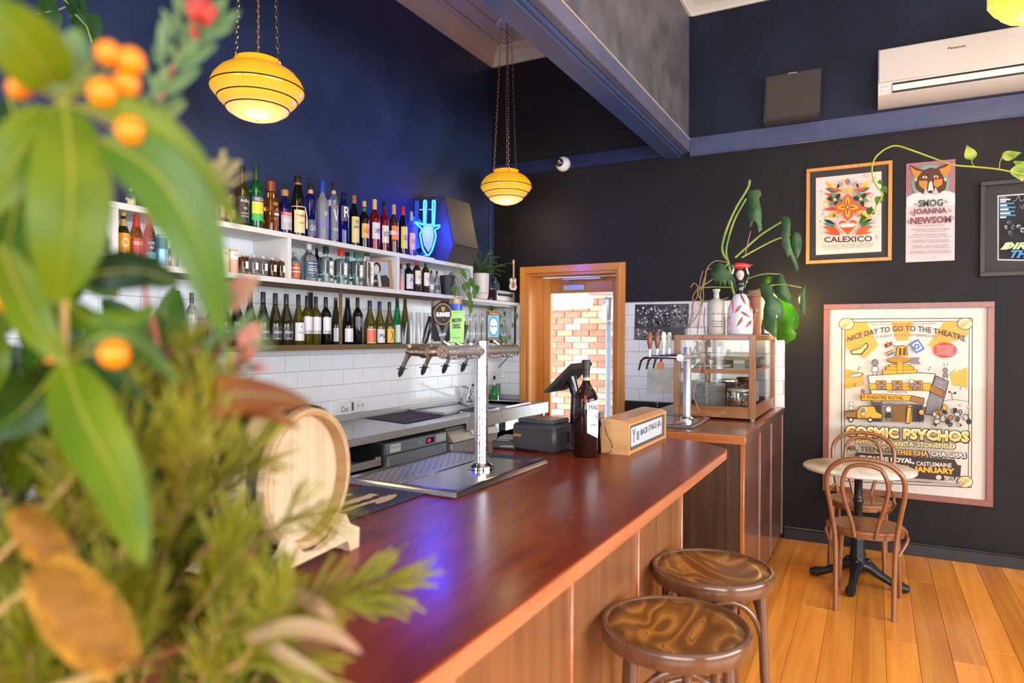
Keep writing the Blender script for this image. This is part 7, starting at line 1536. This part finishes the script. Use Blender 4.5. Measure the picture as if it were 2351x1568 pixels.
def fleaf(par, pts, wpx, m=PL1, rib=True, curl=.25, tilt=0):
    """broad leaf along a list of (px, py, distance) points; real width from its own distance"""
    P_ = cat_([D(*p) for p in pts], 4); N = len(P_)-1; mb = MB(); rm = MB(); kk = sum(p[2] for p in pts)/len(pts); W_ = wpx/FPX*kk/2; rows = []
    for i, c in enumerate(P_):
        t = i/N; d = (P_[min(i+1, N)]-P_[max(i-1, 0)]).normalized(); vw = (CO-c).normalized(); s = d.cross(vw).normalized()
        up = s.cross(d).normalized()
        if up.dot(vw) < 0: up = -up
        s = (s*cos(tilt)+up*sin(tilt)); w_ = W_*max(.03, sin(pi*t**.80)**.75)
        rows.append([mb.b.verts.new(c+s*w_*k+up*(curl*abs(k)*w_*(1 if i % 3 else 1.12))) for k in (-1, -.55, 0, .55, 1)])
    for a, b in zip(rows, rows[1:]):
        for k in range(4): mb.b.faces.new((a[k], a[k+1], b[k+1], b[k]))
    o = part('leaf', mb, m, par, smooth=80)
    if rib:
        Q_ = [c+(CO-c).normalized()*.0006 for c in P_]
        part('midrib', MB().tube(Q_, [max(.0004, .0016*(1-i/N)) for i in range(N+1)], 5), RIB, o, smooth=80)
    return o
def fstem(par, pts, r, m=TWIG, name='stem'): return part(name, MB().tube(cat_([D(*p) for p in pts], 4)+[], r, 7), m, par, smooth=80)
def from_mouth(p, pull=.5): q = D(*p); return [MOUTH, MOUTH+(q-MOUTH)*.4+V((0, 0, .02)), q]

# orange-berried branch
K = .50
bb = stem_thing('berry_branch', 'branch with long glossy green leaves and orange berries, nearest the lens')
part('stem', MB().tube(cat_([MOUTH, D(165, 1100, .56), D(148, 830, .54), D(150, 560, .53), D(140, 300, .51), D(140, 235, K)], 5), .0028, 7), TWIG, bb, smooth=80)
for pts, w_, m in (
    ([(150, 240, .50), (165, 420, .49), (150, 580, .49), (125, 700, .50)], 165, PL1),
    ([(235, 320, .50), (360, 400, .49), (455, 560, .50), (512, 775, .52)], 140, PL2),
    ([(200, 238, .50), (320, 262, .49), (440, 360, .50), (556, 530, .52)], 66, PL1),
    ([(120, 250, .50), (60, 330, .48), (0, 420, .47), (-80, 520, .47)], 120, PL1),
    ([(125, 205, .50), (80, 130, .47), (20, 60, .45), (-50, 0, .44)], 150, PL1),
    ([(142, 220, .50), (150, 170, .50), (165, 120, .51), (178, 66, .52)], 92, PLG),
    ([(70, 330, .53), (30, 500, .54), (10, 640, .55), (0, 780, .56)], 170, PL2),
    ([(20, 220, .56), (60, 330, .57), (150, 420, .58), (210, 560, .58)], 120, PL3),
    ([(190, 640, .58), (260, 622, .57), (340, 625, .57), (412, 655, .58)], 92, PL3),
    ([(0, 560, .52), (40, 660, .52), (90, 760, .52), (150, 830, .53)], 90, PL1),
    ([(150, 830, .54), (190, 950, .52), (270, 1110, .51), (332, 1300, .50)], 135, PL1),
    ([(155, 820, .55), (235, 880, .56), (310, 980, .57), (362, 1180, .58)], 100, PL3),
    ([(150, 820, .55), (240, 770, .56), (330, 800, .57), (410, 880, .58)], 60, PL2),
    ([(140, 830, .55), (90, 900, .56), (30, 960, .56), (-60, 1000, .57)], 110, PL3),
    ([(160, 690, .56), (210, 740, .56), (300, 735, .57), (360, 700, .58)], 60, PL1),
    ([(140, 560, .55), (110, 680, .56), (100, 800, .56), (60, 900, .57)], 90, PL2)):
    fleaf(bb, pts, w_, m)
BM = MB().sph((0, 0, 0), .0098, 16).mesh(ORB, 80)
for k, (px, py, r, dd) in enumerate(((248, 122, 28, .495), (300, 140, 31, .50), (290, 192, 30, .505), (237, 213, 33, .49), (300, 300, 33, .49), (316, 330, 22, .51), (44, 203, 26, .51), (88, 188, 26, .52), (92, 722, 27, .56), (262, 812, 34, .54), (130, 832, 24, .57), (12, 692, 25, .55), (240, 838, 20, .58))):
    o = bpy.data.objects.new('berry', BM); COL.objects.link(o); o.parent = bb; p = D(px, py, dd); o.location = p-MOUTH; s = r/FPX*dd/.0098; o.scale = (s, s, s)
    n = D(140, 235, .50) if py < 500 else D(150, 830, .54)
    part('berry_stalk', MB().tube(bez(n, n.lerp(p, .4)+V((0, 0, .006)), n.lerp(p, .8)+V((0, 0, .004)), p, 6), .0011, 5), RIB, bb, smooth=80)
# leucadendron stem at the top
ld = stem_thing('conebush_stem', 'grey-green leafy stem with a red bract at the top')
def u(x, y, k=.62): return (x/3.2653, y/3.2653, k)
part('stem', MB().tube(cat_([MOUTH, D(300, 1000, .64), D(330, 640, .63), D(345, 420, .62), D(*u(1200, 780)), D(*u(1250, 600)), D(*u(1340, 420)), D(*u(1440, 240)), D(*u(1500, 60)), D(*u(1530, -60))], 5), .0022, 7), TWR, ld, smooth=80)
for a, b, w_ in (((1330, 520), (1630, 330), 26), ((1290, 520), (1490, 290), 26), ((1210, 710), (1500, 510), 30), ((1220, 890), (1400, 760), 26), ((1470, 330), (1800, 80), 32), ((1380, 360), (1480, 80), 30), ((1150, 740), (1250, 480), 26), ((1200, 490), (1210, 140), 22), ((1180, 490), (1150, 345), 15), ((1290, 440), (1275, 310), 16), ((1300, 300), (1210, 60), 16), ((1350, 250), (1290, 70), 14), ((1400, 120), (1300, -20), 30), ((1500, 200), (1700, -20), 34), ((1570, 280), (1750, 200), 18), ((1110, 790), (1085, 690), 16), ((1160, 1150), (1240, 1010), 30), ((1260, 790), (1375, 710), 14), ((1180, 780), (1130, 560), 20), ((1190, 860), (1230, 740), 24), ((1090, 560), (1060, 460), 14), ((1400, 420), (1340, 250), 18), ((1100, 620), (1080, 460), 10)):
    m_ = ((a[0]+b[0])/2+8, (a[1]+b[1])/2-12); fleaf(ld, [u(*a), u(*m_, .615), u(*b, .61)], w_, PLG, False)
for a, b, w_ in (((1500, 200), (1400, -20), 26), ((1500, 200), (1470, -30), 30), ((1510, 200), (1560, -20), 30), ((1510, 210), (1620, 10), 26), ((1480, 300), (1430, 180), 14), ((1490, 290), (1420, 240), 12)): fleaf(ld, [u(*a), u((a[0]+b[0])/2, (a[1]+b[1])/2, .605), u(*b)], w_, REDP, False)

def sprig(pts, n, Lpx, m, label, name='needle_sprig', spread=1.0, wd=.0011, seed=0, group=None, tw=TWIG):
    """twig with blunt needles all round it"""
    rg = random.Random(seed); t = thing(name, label, 'foliage', MOUTH, 0, group)
    P_ = cat_([D(*p) for p in pts], 5); kk = pts[-1][2]; L_ = Lpx/FPX*kk; mb = MB(); N = len(P_)-1
    for i in range(n):
        f = rg.uniform(.12, 1)**.8; j = min(N-1, int(f*N)); c = P_[j].lerp(P_[j+1], f*N-j); d = (P_[j+1]-P_[j]).normalized()
        r = V((rg.gauss(0, 1), rg.gauss(0, 1), rg.gauss(0, 1))); r = (r-d*r.dot(d)).normalized()
        a = rg.uniform(.45, 1.0)*spread*(1 if f < .93 else .45); dd = (d*cos(a)+r*sin(a)).normalized(); Ln = L_*rg.uniform(.6, 1.05)
        bendv = d*.12*Ln; mb.tube([c, c+dd*Ln*.5, c+dd*Ln*.97+bendv, c+dd*Ln+bendv], [wd*.5, wd*1.1, wd, wd*.3], 4, cap=False, flat=.55)
    part('needles', mb, m, t, kind='stuff', smooth=80); part('twig', MB().tube(P_, .0013, 6), tw, t, smooth=80); return t
sprig([(560, 1480, .66), (700, 1390, .68), (900, 1335, .72)], 150, 120, NDL, 'pale needle sprig reaching farthest right over the bar top', seed=1, wd=.0014)
sprig([(520, 1340, .70), (640, 1200, .72), (740, 1180, .76)], 70, 110, NDL, 'fine needle sprig crossing the face of the barrel', seed=2)
sprig([(420, 1250, .72), (520, 1100, .74), (590, 1040, .78)], 90, 120, NDL, 'needle sprig left of the barrel rim', seed=3)
sprig([(380, 620, .66), (440, 520, .66), (500, 420, .67)], 60, 80, leafmat('straw_tip', (.36, .32, .12), (.48, .42, .20), tl=.3), 'greyish blunt needled tip beside the black scotch bottle', name='blossom_tip', seed=4, wd=.0022)
sprig([(520, 1540, .62), (600, 1500, .63), (720, 1545, .64)], 110, 110, NDL, 'needle sprig at the bottom edge under pink bracts', seed=5)
rg = random.Random(77); GL = 'needle sprigs in the lower bouquet'
for k in range(78):
    ang = rg.uniform(-1.25, 1.35); rr = rg.uniform(.25, 1.0); ex = 250+rg.uniform(-330, 400); ey = rg.uniform(880, 1540)
    if ex > 480 and ey < 1010: ex -= 200
    if ex > 540: ey = max(ey, 1340)
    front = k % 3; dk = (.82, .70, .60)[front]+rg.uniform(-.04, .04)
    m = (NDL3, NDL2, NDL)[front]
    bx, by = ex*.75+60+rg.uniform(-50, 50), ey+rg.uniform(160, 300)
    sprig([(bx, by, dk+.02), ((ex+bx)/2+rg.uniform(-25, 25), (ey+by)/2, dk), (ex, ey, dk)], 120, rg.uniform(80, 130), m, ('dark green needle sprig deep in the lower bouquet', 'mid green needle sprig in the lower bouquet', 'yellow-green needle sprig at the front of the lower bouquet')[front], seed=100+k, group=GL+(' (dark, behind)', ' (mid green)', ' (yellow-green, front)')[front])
# a backing of dark leaves low at the left
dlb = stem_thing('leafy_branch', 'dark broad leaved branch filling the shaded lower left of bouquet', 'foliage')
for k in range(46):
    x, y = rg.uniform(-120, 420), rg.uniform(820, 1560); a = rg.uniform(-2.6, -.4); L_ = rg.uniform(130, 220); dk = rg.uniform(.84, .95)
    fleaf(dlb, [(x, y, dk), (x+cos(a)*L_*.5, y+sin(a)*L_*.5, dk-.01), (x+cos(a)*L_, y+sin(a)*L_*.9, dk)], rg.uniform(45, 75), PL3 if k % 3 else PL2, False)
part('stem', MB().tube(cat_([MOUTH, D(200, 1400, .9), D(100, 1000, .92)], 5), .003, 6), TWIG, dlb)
dl2 = stem_thing('leafy_branch', 'green leaved branch behind the berries at the left edge', 'foliage')
for k in range(26):
    x, y = rg.uniform(-60, 200), rg.uniform(230, 960); a = rg.uniform(.3, 2.6); L_ = rg.uniform(130, 230); dk = rg.uniform(.62, .75)
    fleaf(dl2, [(x, y, dk), (x+cos(a)*L_*.5, y+sin(a)*L_*.5, dk-.01), (x+cos(a)*L_*.9, y+sin(a)*L_, dk)], rg.uniform(60, 100), (PL2, PL3, PL1)[k % 3], k % 2 == 0)
part('stem', MB().tube(cat_([MOUTH, D(120, 1000, .74), D(60, 560, .72), D(50, 260, .7)], 5), .003, 6), TWIG, dl2)
# olive filler between leaf and blossom (x 380-560, y 700-1000)
for k in range(12):
    ex, ey = rg.uniform(300, 520), rg.uniform(790, 960); dk = rg.uniform(.66, .78)
    sprig([(ex-140, ey+260, dk), (ex-60, ey+120, dk), (ex, ey, dk)], 80, 100, (NDL2, NDL, NDL2)[k % 3], 'olive needle sprig in the middle of the bouquet', seed=300+k, group='olive sprigs in the middle of the bouquet')
# banksia cones
def banksia(a, b, wpx, k, label, seed):
    t = stem_thing('banksia_cone', label); A_, B_ = D(*a, k), D(*b, k); ax = (B_-A_); L_ = ax.length; R = wpx/FPX*k/2
    M = Matrix.Translation(A_) @ ax.to_track_quat('Z', 'Y').to_matrix().to_4x4()
    prof = [(R*sin(pi*clip(.03+.94*i/12, 0, 1))**.38, L_*i/12) for i in range(13)]
    part('core', MB().lathe(prof, 24, M), mat('golden_brown_core', (.24, .10, .01), .7), t, True, 80)
    mb = MB(); rg_ = random.Random(seed); n = 0
    for i in range(34):
        for j in range(30):
            z = (i+.5)/34; r = R*sin(pi*clip(.03+.94*z, 0, 1))**.38; a_ = 2*pi*(j+.5*(i % 2))/30+rg_.uniform(-.05, .05); d = V((cos(a_), sin(a_), (z-.5)*.7+rg_.uniform(-.2, .2))).normalized()
            p = V((r*cos(a_)*.96, r*sin(a_)*.96, L_*z)); e = p+d*R*rg_.uniform(.10, .20)
            mb.tube([M @ p, M @ e, M @ (e+d*.0008)], [R*.035, R*.045, R*.02], 4, cap=False)
    part('styles', mb, mat('golden_yellow_styles', (.52, .27, .03), .6, noise_s=70, noise_a=.6), t, kind='stuff')
    part('stem', MB().tube([A_+ax*.02 if False else B_, B_.lerp(MOUTH, .5), MOUTH], .004, 7), TWIG, t); return t
banksia((48, 1165), (140, 1300), 78, .56, 'smaller golden banksia cone, upper of the two', 5)
banksia((100, 1300), (280, 1530), 135, .50, 'larger golden banksia cone at the bottom left corner', 6)
for dx in (-60, 40): pass
# rust coloured leaf, coral and pink flower parts
rl = stem_thing('rusty_leaf_stem', 'rust brown pointed leaf pointing right above the barrel', 'leaf')
fleaf(rl, [(330, 1010, .60), (450, 925, .60), (580, 905, .61), (716, 928, .62)], 92, BRNL, True); fleaf(rl, [(400, 1010, .64), (500, 945, .64), (600, 940, .64), (690, 985, .64)], 50, BRNL, False)
part('stem', MB().tube([MOUTH, D(300, 1250, .62), D(330, 1010, .60)], .002, 6), TWIG, rl)
cf = stem_thing('coral_blossom', 'coral and pink blossom with thin grey-green leaves in front of the wine')
def v(x, y, k=.68): return (x/3.2653, 480+y/3.2653, k)
for a, b, w_, m in (((1700, 720), (1950, 500), 36, PNKL), ((1690, 640), (1870, 490), 26, PNK), ((1720, 760), (1900, 620), 26, PNKL), ((1800, 1010), (1980, 860), 44, PNK), ((1820, 1080), (1880, 880), 34, PNK), ((1800, 1150), (1960, 1000), 26, PNK), ((1240, 1150), (1320, 960), 20, PNK), ((1370, 1150), (1440, 990), 16, PNK), ((1700, 1190), (1800, 1080), 18, PNKL), ((1860, 1200), (2020, 1200), 14, PNK), ((1440, 1130), (1490, 1000), 14, PNK), ((820, 820), (870, 770), 14, REDP), ((1530, 930), (1560, 830), 14, PNKL)): fleaf(cf, [v(*a), v((a[0]+b[0])/2, (a[1]+b[1])/2, .675), v(*b)], w_, m, False)
for a, b in (((1640, 1030), (1990, 790)), ((1500, 1100), (1780, 850)), ((1780, 1090), (2060, 960)), ((1950, 1020), (2000, 800)), ((1880, 1090), (2070, 1020)), ((1550, 1150), (1620, 900)), ((1700, 980), (1960, 720)), ((1420, 1090), (1620, 950)), ((1650, 760), (1880, 560)), ((1660, 700), (1850, 420)), ((1600, 1300), (1560, 1120)), ((1650, 1330), (1600, 1150)), ((1560, 1240), (1400, 1100)), ((1720, 1130), (1660, 960)), ((1900, 1230), (1830, 1120)), ((1400, 1270), (1560, 1180))): fleaf(cf, [v(*a), v((a[0]+b[0])/2-10, (a[1]+b[1])/2-14, .675), v(*b)], 9, PLG, False)
for pts in (((1100, 1330), (1400, 1200), (1700, 1180), (1980, 1150)), ((1300, 1250), (1500, 1180), (1650, 1050), (1850, 850)), ((1250, 1300), (1480, 1230), (1640, 1250), (1900, 1190)), ((1300, 1260), (1450, 1020), (1600, 780), (1700, 700))): fstem(cf, [v(*p) for p in pts], .0013, TWR)
part('stem', MB().tube(cat_([MOUTH, D(300, 1150, .68), D(330, 900, .68), D(420, 850, .68)], 5), .002, 6), TWIG, cf)
pk = stem_thing('pink_bract_stem', 'pale pink curled bracts over the red bar top at bottom')
for pts, w_, m in (([(560, 1470, .60), (660, 1440, .59), (760, 1455, .59), (832, 1500, .60)], 40, PNKL), ([(600, 1360, .66), (680, 1370, .66), (740, 1395, .66), (775, 1430, .67)], 34, PNKL), ([(560, 1430, .62), (620, 1480, .62), (700, 1530, .62), (770, 1568, .62)], 30, PNKL), ([(440, 1290, .70), (480, 1260, .70), (520, 1240, .70)], 26, PNK), ([(520, 1290, .70), (560, 1275, .70), (600, 1290, .7)], 30, PNK), ([(220, 1150, .72), (235, 1170, .72), (270, 1180, .72)], 26, PNKL), ([(270, 1210, .70), (290, 1240, .70), (310, 1270, .70)], 28, PNK), ([(330, 1110, .66), (345, 1130, .66), (352, 1160, .66)], 16, REDP), ([(350, 1160, .66), (365, 1180, .66), (380, 1200, .66)], 26, REDP), ([(350, 1230, .70), (370, 1220, .70), (390, 1210, .70)], 18, PNKL), ([(470, 1400, .72), (490, 1380, .72), (520, 1370, .72)], 24, PNKL), ([(500, 1430, .72), (520, 1420, .72), (545, 1405, .72)], 18, PNKL)): fleaf(pk, pts, w_, m, False)
part('stem', MB().tube(cat_([MOUTH, D(380, 1500, .64), D(560, 1450, .62)], 5), .002, 6), TWR, pk)
